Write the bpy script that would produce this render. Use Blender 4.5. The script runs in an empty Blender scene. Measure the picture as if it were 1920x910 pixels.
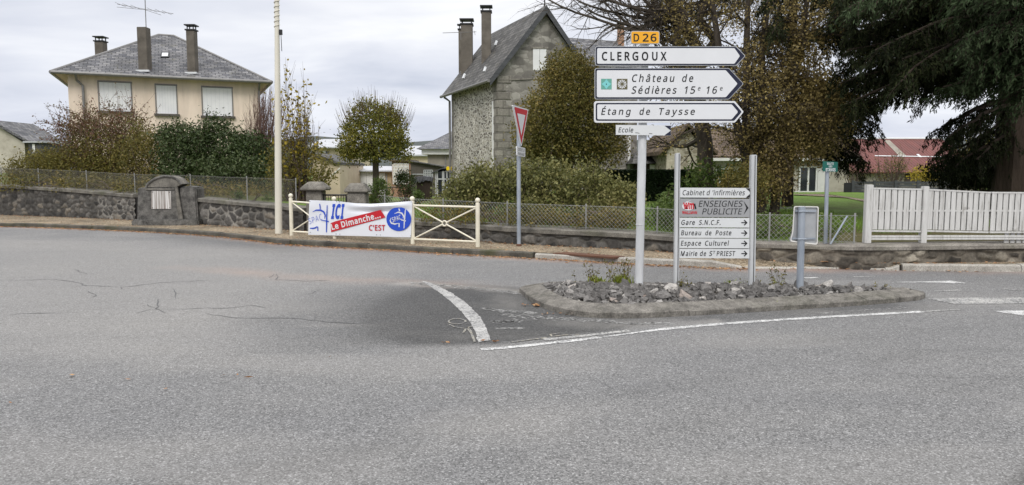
import bpy, bmesh, math, random
import numpy as np
from mathutils import Vector, Matrix

# ------------------------------------------------------------------ camera
EYE = 1.6
FPX = 1400.0                      # focal length in photo pixels (1920 wide)
PITCH = math.atan(133 / FPX)
SC = bpy.context.scene
COL = SC.collection
cd = bpy.data.cameras.new("camera")
cd.sensor_width = 36.0
cd.lens = FPX / 1920 * 36
cd.clip_start = 0.05
cd.clip_end = 4000
cam = bpy.data.objects.new("camera", cd)
cam.location = (0, 0, EYE)
cam.rotation_euler = (math.pi / 2 - PITCH, 0, 0)
COL.objects.link(cam)
SC.camera = cam

# ------------------------------------------------------------------ view, sky, sun
SC.view_settings.view_transform = 'Standard'
SC.view_settings.look = 'None'
SC.view_settings.exposure = 0.1
SC.view_settings.gamma = 1.0
SC.view_settings.use_curve_mapping = False
SC.cycles.use_denoising = True
SC.cycles.max_bounces = 5
SC.cycles.diffuse_bounces = 3
SC.cycles.glossy_bounces = 2
SC.cycles.transparent_max_bounces = 4

SUN_EL, SUN_AZ = math.radians(43), math.radians(187)     # azimuth clockwise from +Y
W = bpy.data.worlds.new("World")
SC.world = W
W.use_nodes = True
nt = W.node_tree
nt.nodes.clear()
def wn(t, **k):
    n = nt.nodes.new(t)
    for a, b in k.items():
        setattr(n, a, b)
    return n
out = wn('ShaderNodeOutputWorld')
bg = wn('ShaderNodeBackground'); bg.inputs['Strength'].default_value = 0.1
nt.links.new(bg.outputs[0], out.inputs[0])
sky = wn('ShaderNodeTexSky', sky_type='NISHITA')
sky.sun_disc = False
sky.sun_elevation = SUN_EL
sky.sun_rotation = SUN_AZ
tc = wn('ShaderNodeTexCoord')
sep = wn('ShaderNodeSeparateXYZ'); nt.links.new(tc.outputs['Generated'], sep.inputs[0])
def wmath(op, a, b=None, clamp=False):
    n = wn('ShaderNodeMath', operation=op, use_clamp=clamp)
    for i, v in enumerate((a, b)):
        if v is None: continue
        if isinstance(v, (int, float)): n.inputs[i].default_value = v
        else: nt.links.new(v, n.inputs[i])
    return n.outputs[0]
zc = wmath('MAXIMUM', sep.outputs['Z'], 0.0)
den = wmath('ADD', zc, 0.22)
cx = wmath('DIVIDE', sep.outputs['X'], den)
cy = wmath('DIVIDE', sep.outputs['Y'], den)
comb = wn('ShaderNodeCombineXYZ')
nt.links.new(cx, comb.inputs[0]); nt.links.new(cy, comb.inputs[1])
n1 = wn('ShaderNodeTexNoise'); n1.inputs['Scale'].default_value = 1.15
n1.inputs['Detail'].default_value = 5; n1.inputs['Roughness'].default_value = 0.52; n1.inputs['Distortion'].default_value = 0.5
mp = wn('ShaderNodeMapping'); mp.inputs['Scale'].default_value = (1.0, 1.5, 1); mp.inputs['Location'].default_value = (3.1, 0.4, 0)
nt.links.new(comb.outputs[0], mp.inputs[0]); nt.links.new(mp.outputs[0], n1.inputs['Vector'])
grad = wn('ShaderNodeValToRGB')
nt.links.new(sep.outputs['Z'], grad.inputs[0])
cr = grad.color_ramp
cr.elements[0].position = 0.0; cr.elements[0].color = (6.9, 7.2, 8.1, 1)
cr.elements[1].position = 0.10; cr.elements[1].color = (7.6, 7.8, 8.4, 1)
for p, c in ((0.22, (8.4, 8.5, 8.8, 1)), (0.40, (10.2, 10.3, 10.5, 1)), (0.7, (17.0, 16.9, 16.8, 1)), (1.0, (20.5, 20.3, 20.0, 1))):
    e = cr.elements.new(p); e.color = c
cl = wn('ShaderNodeValToRGB')
nt.links.new(n1.outputs['Fac'], cl.inputs[0])
cl.color_ramp.elements[0].position = 0.30; cl.color_ramp.elements[0].color = (0.74, 0.77, 0.845, 1)
cl.color_ramp.elements[1].position = 0.66; cl.color_ramp.elements[1].color = (1.18, 1.17, 1.15, 1)
e = cl.color_ramp.elements.new(0.48); e.color = (0.95, 0.96, 1.0, 1)
mul = wn('ShaderNodeMix', data_type='RGBA', blend_type='MULTIPLY'); mul.inputs[0].default_value = 1
nt.links.new(grad.outputs[0], mul.inputs[6]); nt.links.new(cl.outputs[0], mul.inputs[7])
mx = wn('ShaderNodeMix', data_type='RGBA'); mx.inputs[0].default_value = 0.94
nt.links.new(sky.outputs[0], mx.inputs[6]); nt.links.new(mul.outputs[2], mx.inputs[7])
nt.links.new(mx.outputs[2], bg.inputs['Color'])

sl = bpy.data.lights.new("sun", 'SUN')
sl.energy = 1.5
sl.angle = math.radians(22)
sl.color = (1.0, 0.96, 0.9)
sun = bpy.data.objects.new("sun", sl)
sd = Vector((math.sin(SUN_AZ) * math.cos(SUN_EL), math.cos(SUN_AZ) * math.cos(SUN_EL), math.sin(SUN_EL)))
sun.rotation_euler = (-sd).to_track_quat('-Z', 'Y').to_euler()
sun.location = sd * 60
COL.objects.link(sun)

# ------------------------------------------------------------------ photo <-> place
CAM = Vector((0, 0, EYE))
def ray(px, py):
    a = (px - 960) / FPX; b = (455 - py) / FPX
    c, s = math.cos(PITCH), math.sin(PITCH)
    return Vector((a, c + b * s, -s + b * c))
def G(px, py, z=0.0):
    d = ray(px, py)
    return CAM + d * ((z - EYE) / d.z)
def V(px, py, Y):
    d = ray(px, py)
    return CAM + d * (Y / d.y)
def Zat(py, Y):                       # height seen at row py, at depth Y
    return V(960, py, Y).z
class Plane:
    def __init__(s, P, N):
        s.P = Vector(P); s.N = Vector(N).normalized()
        if s.N.dot(CAM - s.P) < 0: s.N = -s.N
    def at(s, px, py, off=0.0):
        d = ray(px, py)
        return CAM + d * ((s.P + s.N * off - CAM).dot(s.N) / d.dot(s.N))
def yplane(Y): return Plane((0, Y, 0), (0, -1, 0))

# ------------------------------------------------------------------ mesh helpers
WO = {}
def auto_uv(me):
    uv = me.uv_layers.new(name="UVMap")
    nl = len(me.loops)
    if not nl: return
    co = np.empty(len(me.vertices) * 3); me.vertices.foreach_get('co', co); co = co.reshape(-1, 3)
    li = np.empty(nl, dtype=np.int64); me.loops.foreach_get('vertex_index', li)
    lt = np.empty(len(me.polygons), dtype=np.int64); me.polygons.foreach_get('loop_total', lt)
    nn = np.empty(len(me.polygons) * 3); me.polygons.foreach_get('normal', nn); nn = nn.reshape(-1, 3)
    flip = nn[:, 2] < -0.02
    nn[flip] *= -1
    N = np.repeat(nn, lt, axis=0)
    up = np.abs(N[:, 2]) > 0.97
    U = np.stack([-N[:, 1], N[:, 0], np.zeros(nl)], 1)
    ln = np.linalg.norm(U, axis=1); ln[ln < 1e-9] = 1
    U /= ln[:, None]
    U[up] = (1, 0, 0)
    Vv = np.cross(N, U); Vv[up] = (0, 1, 0)
    P = co[li]
    out = np.stack([(P * U).sum(1), (P * Vv).sum(1)], 1).ravel()
    uv.data.foreach_set('uv', out)

class MB:
    def __init__(s): s.v = []; s.f = []
    def add(s, vs, fs):
        o = len(s.v)
        s.v += [Vector(v) for v in vs]
        s.f += [[i + o for i in f] for f in fs]
        return s
    def obox(s, O, U, Vv, Wv):
        O, U, Vv, Wv = map(Vector, (O, U, Vv, Wv))
        p = [O, O + U, O + U + Vv, O + Vv]
        p += [q + Wv for q in p]
        return s.add(p, [[0, 3, 2, 1], [4, 5, 6, 7], [0, 1, 5, 4], [1, 2, 6, 5], [2, 3, 7, 6], [3, 0, 4, 7]])
    def box(s, x0, x1, y0, y1, z0, z1):
        return s.obox((x0, y0, z0), (x1 - x0, 0, 0), (0, y1 - y0, 0), (0, 0, z1 - z0))
    def prism(s, pts, ext):
        n = len(pts); ext = Vector(ext)
        a = [Vector(p) for p in pts]; b = [p + ext for p in a]
        return s.add(a + b, [list(range(n)), list(range(2 * n - 1, n - 1, -1))] + [[i, (i + 1) % n, n + (i + 1) % n, n + i] for i in range(n)])
    def sheet(s, pts):
        return s.add(pts, [list(range(len(pts)))])
    def tube(s, path, radii, n=8, cap=True):
        path = [Vector(p) for p in path]
        if isinstance(radii, (int, float)): radii = [radii] * len(path)
        o = len(s.v); ref = None
        for i, p in enumerate(path):
            t = (path[min(i + 1, len(path) - 1)] - path[max(i - 1, 0)])
            t = t.normalized() if t.length > 1e-9 else Vector((0, 0, 1))
            if ref is None:
                ref = Vector((1, 0, 0)) if abs(t.x) < 0.8 else Vector((0, 1, 0))
            a = (ref - t * ref.dot(t))
            a = a.normalized() if a.length > 1e-6 else t.orthogonal().normalized()
            ref = a
            b = t.cross(a)
            for k in range(n):
                th = 2 * math.pi * k / n
                s.v.append(p + (a * math.cos(th) + b * math.sin(th)) * radii[i])
        for i in range(len(path) - 1):
            for k in range(n):
                k2 = (k + 1) % n
                s.f.append([o + i * n + k, o + i * n + k2, o + (i + 1) * n + k2, o + (i + 1) * n + k])
        if cap:
            s.f.append([o + k for k in range(n)][::-1])
            s.f.append([o + (len(path) - 1) * n + k for k in range(n)])
        return s
    def lathe(s, c, prof, n=16, ax=None):
        """prof = [(radius, height)] round a vertical axis through c"""
        c = Vector(c)
        return s.tube([c + Vector((0, 0, h)) for r, h in prof], [r for r, h in prof], n)
    def ball(s, c, r, n=10):
        return s.lathe(c, [(max(1e-4, r * math.sin(math.pi * i / n)), -r * math.cos(math.pi * i / n)) for i in range(n + 1)], 14)
    def build(s, name, m, parent=None, smooth=False, bevel=0.0, loc=None, uv=True, seg=2):
        org = Vector((0, 0, 0))
        if parent is not None: org = WO[parent.name]
        elif loc is not None: org = Vector(loc)
        me = bpy.data.meshes.new(name)
        me.from_pydata([tuple(v - org) for v in s.v], [], s.f)
        me.update()
        if bevel or smooth is not None:
            bm = bmesh.new(); bm.from_mesh(me)
            bmesh.ops.recalc_face_normals(bm, faces=bm.faces)
            if bevel:
                bmesh.ops.bevel(bm, geom=[e for e in bm.edges if len(e.link_faces) == 2 and e.calc_face_angle(0) > 0.5], offset=bevel, segments=seg, affect='EDGES', clamp_overlap=True)
            bm.to_mesh(me); bm.free()
        if smooth:
            for p in me.polygons: p.use_smooth = True
            try: me.set_sharp_from_angle(angle=math.radians(40))
            except Exception: pass
        if uv: auto_uv(me)
        if m is not None: me.materials.append(m)
        o = bpy.data.objects.new(name, me)
        COL.objects.link(o)
        if parent is not None:
            o.parent = parent
            WO[o.name] = org
        else:
            o.location = org
            WO[o.name] = org
        return o

def tag(o, label, cat, group=None):
    o['label'] = label; o['category'] = cat
    if group: o['group'] = group
    return o
def thing(name, label, cat, loc=(0, 0, 0), group=None):
    o = bpy.data.objects.new(name, None)
    o.empty_display_size = 0.2
    o.location = loc
    COL.objects.link(o)
    WO[o.name] = Vector(loc)
    return tag(o, label, cat, group)
def struct(o): o['kind'] = 'structure'; return o
def stuff(o): o['kind'] = 'stuff'; return o

# ------------------------------------------------------------------ noise in numpy
def vnoise(x, y, seed=0):
    x = np.asarray(x, float); y = np.asarray(y, float)
    xi = np.floor(x).astype(np.int64); yi = np.floor(y).astype(np.int64)
    xf = x - xi; yf = y - yi
    def h(a, b):
        n = (a * 374761393 + b * 668265263 + seed * 1442695041) & 0xFFFFFFFF
        n = ((n ^ (n >> 13)) * 1274126177) & 0xFFFFFFFF
        return ((n ^ (n >> 16)) & 0xFFFF) / 65535.0
    u = xf * xf * (3 - 2 * xf); v = yf * yf * (3 - 2 * yf)
    return (h(xi, yi) * (1 - u) + h(xi + 1, yi) * u) * (1 - v) + (h(xi, yi + 1) * (1 - u) + h(xi + 1, yi + 1) * u) * v
def fbm(x, y, seed=0, oct=4):
    t = 0; a = 0.5; s = 0
    for i in range(oct):
        t = t + a * vnoise(np.asarray(x) * 2 ** i, np.asarray(y) * 2 ** i, seed + i); s += a; a *= 0.5
    return t / s
def sstep(a, b, x):
    t = np.clip((x - a) / (b - a), 0, 1)
    return t * t * (3 - 2 * t)
def inpoly(x, y, poly):
    """signed distance to a polygon (positive inside)"""
    x = np.asarray(x, float); y = np.asarray(y, float)
    ins = np.zeros(x.shape, bool); d = np.full(x.shape, 1e9)
    n = len(poly)
    for i in range(n):
        ax, ay = poly[i]; bx, by = poly[(i + 1) % n]
        c = ((ay > y) != (by > y)) & (x < (bx - ax) * (y - ay) / ((by - ay) or 1e-9) + ax)
        ins ^= c
        ex, ey = bx - ax, by - ay
        t = np.clip(((x - ax) * ex + (y - ay) * ey) / (ex * ex + ey * ey + 1e-12), 0, 1)
        d = np.minimum(d, np.hypot(x - ax - t * ex, y - ay - t * ey))
    return np.where(ins, d, -d)
def polydist(x, y, pts):
    d = np.full(np.shape(x), 1e9)
    for (ax, ay), (bx, by) in zip(pts[:-1], pts[1:]):
        ex, ey = bx - ax, by - ay
        t = np.clip(((x - ax) * ex + (y - ay) * ey) / (ex * ex + ey * ey + 1e-12), 0, 1)
        d = np.minimum(d, np.hypot(x - ax - t * ex, y - ay - t * ey))
    return d

# ------------------------------------------------------------------ materials
class NT:
    def __init__(s, name):
        s.m = bpy.data.materials.new(name); s.m.use_nodes = True
        s.t = s.m.node_tree; s.t.nodes.clear()
        s.out = s.t.nodes.new('ShaderNodeOutputMaterial')
        s.b = s.t.nodes.new('ShaderNodeBsdfPrincipled')
        s.t.links.new(s.b.outputs[0], s.out.inputs[0])
        s.b.inputs['Specular IOR Level'].default_value = 0.3
    def n(s, t, **k):
        x = s.t.nodes.new(t)
        for a, b in k.items(): setattr(x, a, b)
        return x
    def set(s, sock, v):
        if hasattr(v, 'is_output'): s.t.links.new(v, sock)
        elif isinstance(v, (tuple, list)) and len(v) == 3 and sock.type == 'RGBA': sock.default_value = (*v, 1)
        else: sock.default_value = v
    def coord(s, kind='Object', scale=(1, 1, 1), rot=(0, 0, 0), loc=(0, 0, 0)):
        c = s.n('ShaderNodeTexCoord'); mp = s.n('ShaderNodeMapping')
        s.t.links.new(c.outputs[kind], mp.inputs[0])
        mp.inputs['Scale'].default_value = scale; mp.inputs['Rotation'].default_value = rot; mp.inputs['Location'].default_value = loc
        return mp.outputs[0]
    def noise(s, vec, scale, detail=4, rough=0.55, dist=0.0):
        x = s.n('ShaderNodeTexNoise')
        s.set(x.inputs['Vector'], vec)
        x.inputs['Scale'].default_value = scale; x.inputs['Detail'].default_value = detail
        x.inputs['Roughness'].default_value = rough; x.inputs['Distortion'].default_value = dist
        return x.outputs['Fac']
    def voro(s, vec, scale, feature='F1', rand=1.0):
        x = s.n('ShaderNodeTexVoronoi', feature=feature)
        s.set(x.inputs['Vector'], vec); x.inputs['Scale'].default_value = scale; x.inputs['Randomness'].default_value = rand
        return x
    def ramp(s, fac, stops, interp='LINEAR'):
        x = s.n('ShaderNodeValToRGB'); x.color_ramp.interpolation = interp
        s.set(x.inputs[0], fac)
        e = x.color_ramp.elements
        while len(e) < len(stops): e.new(0.5)
        for el, (p, c) in zip(e, stops):
            el.position = p
            el.color = (c, c, c, 1) if isinstance(c, (int, float)) else (*c, 1)
        return x.outputs[0]
    def mix(s, fac, a, b, mode='MIX'):
        x = s.n('ShaderNodeMix', data_type='RGBA', blend_type=mode)
        s.set(x.inputs[0], fac); s.set(x.inputs[6], a); s.set(x.inputs[7], b)
        return x.outputs[2]
    def math(s, op, a, b=0.0, clamp=False):
        x = s.n('ShaderNodeMath', operation=op, use_clamp=clamp)
        s.set(x.inputs[0], a); s.set(x.inputs[1], b)
        return x.outputs[0]
    def attr(s, name):
        x = s.n('ShaderNodeAttribute'); x.attribute_name = name
        return x
    def bump(s, h, strength=0.5, dist=0.01):
        x = s.n('ShaderNodeBump'); x.inputs['Strength'].default_value = strength; x.inputs['Distance'].default_value = dist
        s.set(x.inputs['Height'], h); s.t.links.new(x.outputs[0], s.b.inputs['Normal'])
    def fin(s, col=None, rough=0.8, metal=0.0, spec=None):
        if col is not None: s.set(s.b.inputs['Base Color'], col)
        s.set(s.b.inputs['Roughness'], rough); s.set(s.b.inputs['Metallic'], metal)
        if spec is not None: s.b.inputs['Specular IOR Level'].default_value = spec
        return s.m

def pmat(name, stops, scale=4, detail=6, rough=0.8, bump=0.0, bscale=None, bdist=0.01, coord='Object', stretch=(1, 1, 1), metal=0.0, spec=None, dist=0.0):
    t = NT(name)
    c = t.coord(coord, stretch)
    f = t.noise(c, scale, detail, 0.6, dist)
    col = t.ramp(f, stops)
    if bump: t.bump(t.noise(c, bscale or scale * 4, 5), bump, bdist)
    return t.fin(col, rough, metal, spec)
def near(c, k=0.12):
    return [(0.3, tuple(v * (1 - k) for v in c)), (0.7, tuple(min(1, v * (1 + k)) for v in c))]

def leafmat(name, cols, rough=0.6, trans=0.25, clump=0.8):
    """cols: list of colours spread over single leaves; a large noise shifts whole clumps"""
    t = NT(name)
    g = t.n('ShaderNodeNewGeometry')
    c = t.coord('Object')
    nz = t.noise(c, clump, 3)
    f = t.math('ADD', t.math('MULTIPLY', g.outputs['Random Per Island'], 0.6), t.math('MULTIPLY', t.math('SUBTRACT', nz, 0.3), 1.0), True)
    k = len(cols)
    col = t.ramp(f, [((i + 0.5) / k, cc) for i, cc in enumerate(cols)])
    t.fin(col, rough, 0, 0.18)
    tr = t.n('ShaderNodeBsdfTranslucent'); t.set(tr.inputs[0], col)
    mxs = t.n('ShaderNodeMixShader'); mxs.inputs[0].default_value = trans
    t.t.links.new(t.b.outputs[0], mxs.inputs[1]); t.t.links.new(tr.outputs[0], mxs.inputs[2])
    t.t.links.new(mxs.outputs[0], t.out.inputs[0])
    return t.m

M = {}
# asphalt: aggregate grain, worn dark patch, dusty and reddish sweepings (attributes laid on the road mesh)
t = NT('asphalt')
c = t.coord('Object')
v1 = t.voro(c, 120); v2 = t.voro(c, 60)
hs = t.n('ShaderNodeSeparateColor'); t.t.links.new(v1.outputs['Color'], hs.inputs[0])
hs2 = t.n('ShaderNodeSeparateColor'); t.t.links.new(v2.outputs['Color'], hs2.inputs[0])
grain = t.ramp(hs.outputs[0], [(0.0, 0.080), (0.35, 0.150), (0.75, 0.205), (0.94, 0.265), (1.0, 0.38)])
g2 = t.ramp(hs2.outputs[1], [(0.0, 0.84), (0.5, 0.995), (1.0, 1.13)])
col = t.mix(1.0, grain, g2, 'MULTIPLY')
big = t.ramp(t.noise(t.coord('Object', (0.5, 1.0, 1), (0, 0, 0.25)), 0.45, 5, 0.6, 0.6), [(0.3, (0.88, 0.88, 0.89)), (0.52, (0.98, 0.975, 0.97)), (0.72, (1.08, 1.065, 1.04))])
col = t.mix(1.0, col, big, 'MULTIPLY')
streak = t.ramp(t.noise(t.coord('Object', (0.35, 2.2, 1), (0, 0, 0.42)), 1.2, 5, 0.7, 0.3), [(0.28, 0.86), (0.40, 0.98), (0.7, 1.02)])
col = t.mix(1.0, col, streak, 'MULTIPLY')
at = t.attr('wear'); asp = t.n('ShaderNodeSeparateColor'); t.t.links.new(at.outputs['Color'], asp.inputs[0])
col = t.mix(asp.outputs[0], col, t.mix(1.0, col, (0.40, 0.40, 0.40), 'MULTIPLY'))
col = t.mix(asp.outputs[1], col, t.mix(0.6, col, (0.36, 0.235, 0.175)))
col = t.mix(asp.outputs[2], col, t.mix(0.5, col, (0.40, 0.38, 0.35)))
t.bump(v1.outputs['Distance'], 0.5, 0.006)
M['asphalt'] = t.fin(col, 0.85, 0, 0.25)

# worn road paint: wears down to the asphalt in the hollows of the grain
def paintmat(name, lo, hi, tint=(0.78, 0.78, 0.76)):
    t = NT(name); c = t.coord('Object')
    v = t.voro(c, 70); hs = t.n('ShaderNodeSeparateColor'); t.t.links.new(v.outputs['Color'], hs.inputs[0])
    w = t.noise(c, 3.0, 6, 0.7)
    f = t.math('ADD', t.math('MULTIPLY', hs.outputs[0], 0.45), t.math('MULTIPLY', w, 0.9))
    k = t.ramp(f, [(lo, 0.0), (hi, 1.0)])
    a = t.ramp(hs.outputs[1], [(0, 0.09), (0.6, 0.17), (1, 0.3)])
    t.bump(v.outputs['Distance'], 0.4, 0.005)
    return t.fin(t.mix(k, a, tint), 0.75)
M['paint'] = paintmat('road_paint', 0.46, 0.84, (0.60, 0.60, 0.59))
M['paint_dull'] = paintmat('dusty_road_paint', 0.50, 0.92, (0.46, 0.455, 0.44))
M['paint_worn'] = paintmat('worn_road_paint', 0.58, 1.05, (0.55, 0.54, 0.51))
M['paint_faint'] = paintmat('scuffed_road_paint', 0.66, 1.25, (0.42, 0.41, 0.385))
M['spray'] = paintmat('spray_paint', 0.55, 1.1, (0.38, 0.345, 0.26))
M['crack'] = pmat('crack_filler', [(0.3, 0.06), (0.7, 0.12)], 20)
M['seam'] = pmat('asphalt_seam', [(0.35, 0.075), (0.6, 0.15)], 40, 6, 0.9, 0.8, 60)

# gravel pavement
t = NT('pavement_gravel'); c = t.coord('Object')
v = t.voro(c, 45); hs = t.n('ShaderNodeSeparateColor'); t.t.links.new(v.outputs['Color'], hs.inputs[0])
col = t.ramp(hs.outputs[0], [(0, (0.07, 0.055, 0.04)), (0.35, (0.19, 0.15, 0.105)), (0.75, (0.32, 0.265, 0.19)), (1, (0.48, 0.42, 0.33))])
pt = t.ramp(t.noise(c, 0.9, 5, 0.65), [(0.35, (0.62, 0.60, 0.57)), (0.6, (1.06, 1.03, 0.98))])
col = t.mix(1.0, col, pt, 'MULTIPLY')
ms = t.ramp(t.noise(c, 2.2, 4, 0.6), [(0.58, 0.0), (0.72, 0.55)])
col = t.mix(ms, col, (0.075, 0.075, 0.03))
t.bump(v.outputs['Distance'], 0.8, 0.012)
M['gravel'] = t.fin(col, 0.95)

def concretemat(name, dark, light, moss=0.0, scale=3.0):
    t = NT(name); c = t.coord('Object')
    col = t.ramp(t.noise(c, scale, 8, 0.7), [(0.3, dark), (0.62, light)])
    sp = t.noise(c, 60, 3)
    col = t.mix(1.0, col, t.ramp(sp, [(0.3, 0.62), (0.7, 1.35)]), 'MULTIPLY')
    if moss:
        mk = t.ramp(t.noise(c, 1.6, 6, 0.65), [(0.5, 0.0), (0.68, moss)])
        col = t.mix(mk, col, (0.05, 0.055, 0.018))
    t.bump(t.noise(c, 35, 6, 0.7), 0.5, 0.012)
    return t.fin(col, 0.92)
M['kerb_dark'] = concretemat('old_kerb', (0.035, 0.032, 0.028), (0.12, 0.11, 0.092), 0.6)
M['kerb_light'] = concretemat('pale_kerb', (0.24, 0.225, 0.2), (0.42, 0.40, 0.36), 0.12)
M['island_kerb'] = concretemat('island_kerb', (0.06, 0.056, 0.05), (0.20, 0.187, 0.167), 0.2, 7)
M['coping'] = concretemat('wall_coping', (0.06, 0.056, 0.05), (0.19, 0.178, 0.155), 0.45)
M['coping_light'] = concretemat('pale_coping', (0.10, 0.09, 0.08), (0.27, 0.25, 0.22), 0.3)
M['granite'] = concretemat('weathered_granite', (0.018, 0.0175, 0.017), (0.165, 0.158, 0.147), 0.06, 6)
M['granite_pale'] = concretemat('pale_granite', (0.06, 0.056, 0.05), (0.22, 0.205, 0.18), 0.2, 4)
M['island_soil'] = concretemat('island_soil', (0.05, 0.045, 0.04), (0.14, 0.125, 0.11), 0.2)

# lawn and rough ground
t = NT('lawn_grass'); c = t.coord('Object')
col = t.ramp(t.noise(c, 0.55, 6, 0.65), [(0.3, (0.095, 0.11, 0.025)), (0.5, (0.115, 0.185, 0.03)), (0.7, (0.14, 0.24, 0.035))])
col = t.mix(1.0, col, t.ramp(t.noise(t.coord('Object', (1, 0.5, 1)), 40, 4, 0.7), [(0.3, 0.55), (0.7, 1.45)]), 'MULTIPLY')
at = t.attr('bare'); col = t.mix(at.outputs['Fac'], col, t.ramp(t.noise(c, 6, 5), [(0.3, (0.06, 0.04, 0.022)), (0.7, (0.13, 0.085, 0.05))]))
t.bump(t.noise(c, 50, 5), 0.7, 0.04)
M['grass'] = t.fin(col, 0.95)

# masonry with stone colours carried by the mesh (attr r: stone, g: mortar, b: which mortar)
def rubblemat(name, stones, mortar_dark, mortar_light):
    t = NT(name); c = t.coord('Object')
    a = t.attr('stone'); s = t.n('ShaderNodeSeparateColor'); t.t.links.new(a.outputs['Color'], s.inputs[0])
    col = t.ramp(s.outputs[0], stones)
    col = t.mix(1.0, col, t.ramp(t.noise(c, 22, 6, 0.7), [(0.3, 0.6), (0.7, 1.4)]), 'MULTIPLY')
    mo = t.mix(s.outputs[2], mortar_dark, mortar_light)
    mo = t.mix(1.0, mo, t.ramp(t.noise(c, 9, 6, 0.7), [(0.3, 0.6), (0.7, 1.3)]), 'MULTIPLY')
    col = t.mix(s.outputs[1], col, mo)
    st = t.ramp(t.noise(t.coord('Object', (1, 1, 0.25)), 2.0, 6, 0.7), [(0.40, 0.6), (0.62, 1.08)])
    col = t.mix(1.0, col, st, 'MULTIPLY')
    t.bump(t.noise(c, 40, 6, 0.7), 0.6, 0.015)
    return t.fin(col, 0.93)
M['rubble_dark'] = rubblemat('dark_rubble_stone', [(0, (0.045, 0.043, 0.041)), (0.5, (0.092, 0.087, 0.081)), (0.85, (0.145, 0.136, 0.125)), (1, (0.21, 0.185, 0.15))], (0.085, 0.08, 0.072), (0.27, 0.255, 0.23))
M['rubble_pale'] = rubblemat('brown_rubble_stone', [(0, (0.045, 0.04, 0.034)), (0.5, (0.125, 0.11, 0.09)), (0.8, (0.23, 0.205, 0.165)), (1, (0.36, 0.325, 0.265))], (0.065, 0.055, 0.045), (0.21, 0.185, 0.15))

# house walls
M['stucco'] = None
t = NT('cream_stucco'); c = t.coord('UV')
col = t.ramp(t.noise(c, 0.7, 6, 0.6), [(0.3, (0.68, 0.565, 0.46)), (0.7, (0.77, 0.655, 0.545))])
col = t.mix(1.0, col, t.ramp(t.noise(t.coord('UV', (1, 0.12, 1)), 2.5, 5, 0.7), [(0.35, 0.86), (0.6, 1.03)]), 'MULTIPLY')
t.bump(t.noise(c, 40, 4), 0.3, 0.01)
M['stucco'] = t.fin(col, 0.9)
t = NT('mottled_render'); c = t.coord('UV')
col = t.ramp(t.noise(c, 1.1, 8, 0.7), [(0.3, (0.28, 0.255, 0.205)), (0.5, (0.44, 0.41, 0.345)), (0.7, (0.54, 0.51, 0.44))])
M['render_old'] = t.fin(col, 0.9)
M['render_grey'] = pmat('grey_render', [(0.3, (0.20, 0.18, 0.15)), (0.7, (0.30, 0.275, 0.235))], 1.5, 7, 0.9, coord='UV')
M['render_cream'] = pmat('cream_render', [(0.3, (0.48, 0.40, 0.29)), (0.7, (0.58, 0.50, 0.38))], 1.2, 7, 0.9, coord='UV')
M['render_peach'] = pmat('peach_render', [(0.3, (0.40, 0.30, 0.19)), (0.7, (0.48, 0.365, 0.24))], 1.2, 7, 0.9, coord='UV')

def voromasonry(name, sc, stones, mortar, width=0.05, stretch=(1, 1.7, 1), patch=None):
    t = NT(name)
    c0 = t.coord('UV', stretch)
    w = t.n('ShaderNodeTexNoise'); t.set(w.inputs['Vector'], c0); w.inputs['Scale'].default_value = 4
    wm = t.n('ShaderNodeMix', data_type='RGBA', blend_type='LINEAR_LIGHT'); wm.inputs[0].default_value = 0.12
    t.set(wm.inputs[6], c0); t.set(wm.inputs[7], w.outputs['Color'])
    c = wm.outputs[2]
    e = t.voro(c, sc, 'DISTANCE_TO_EDGE'); f = t.voro(c, sc)
    hs = t.n('ShaderNodeSeparateColor'); t.t.links.new(f.outputs['Color'], hs.inputs[0])
    col = t.ramp(hs.outputs[0], stones)
    wn_ = t.noise(c0, 1.3, 5, 0.65)
    edge = t.math('ADD', e.outputs['Distance'], t.math('MULTIPLY', t.math('SUBTRACT', wn_, 0.5), -0.16))
    k = t.ramp(edge, [(width * 0.5, 1.0), (width * 1.5, 0.0)])
    mo = t.mix(1.0, mortar, t.ramp(t.noise(c0, 3, 6, 0.7), [(0.3, 0.75), (0.7, 1.15)]), 'MULTIPLY')
    col = t.mix(k, col, mo)
    st = t.ramp(t.noise(t.coord('UV', (1, 0.2, 1)), 1.2, 6, 0.7), [(0.36, 0.7), (0.6, 1.05)])
    col = t.mix(1.0, col, st, 'MULTIPLY')
    t.bump(e.outputs['Distance'], 0.6, 0.04)
    return t.fin(col, 0.93)
M['white_rubble'] = voromasonry('whitewashed_rubble', 4.4, [(0, (0.09, 0.08, 0.068)), (0.5, (0.21, 0.19, 0.16)), (1, (0.42, 0.39, 0.33))], (0.60, 0.575, 0.52), 0.10, (1, 1.9, 1))
M['cream_rubble'] = voromasonry('cream_rubble', 3.2, [(0, (0.19, 0.165, 0.12)), (0.5, (0.33, 0.29, 0.22)), (1, (0.46, 0.42, 0.33))], (0.50, 0.46, 0.37), 0.12)
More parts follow.
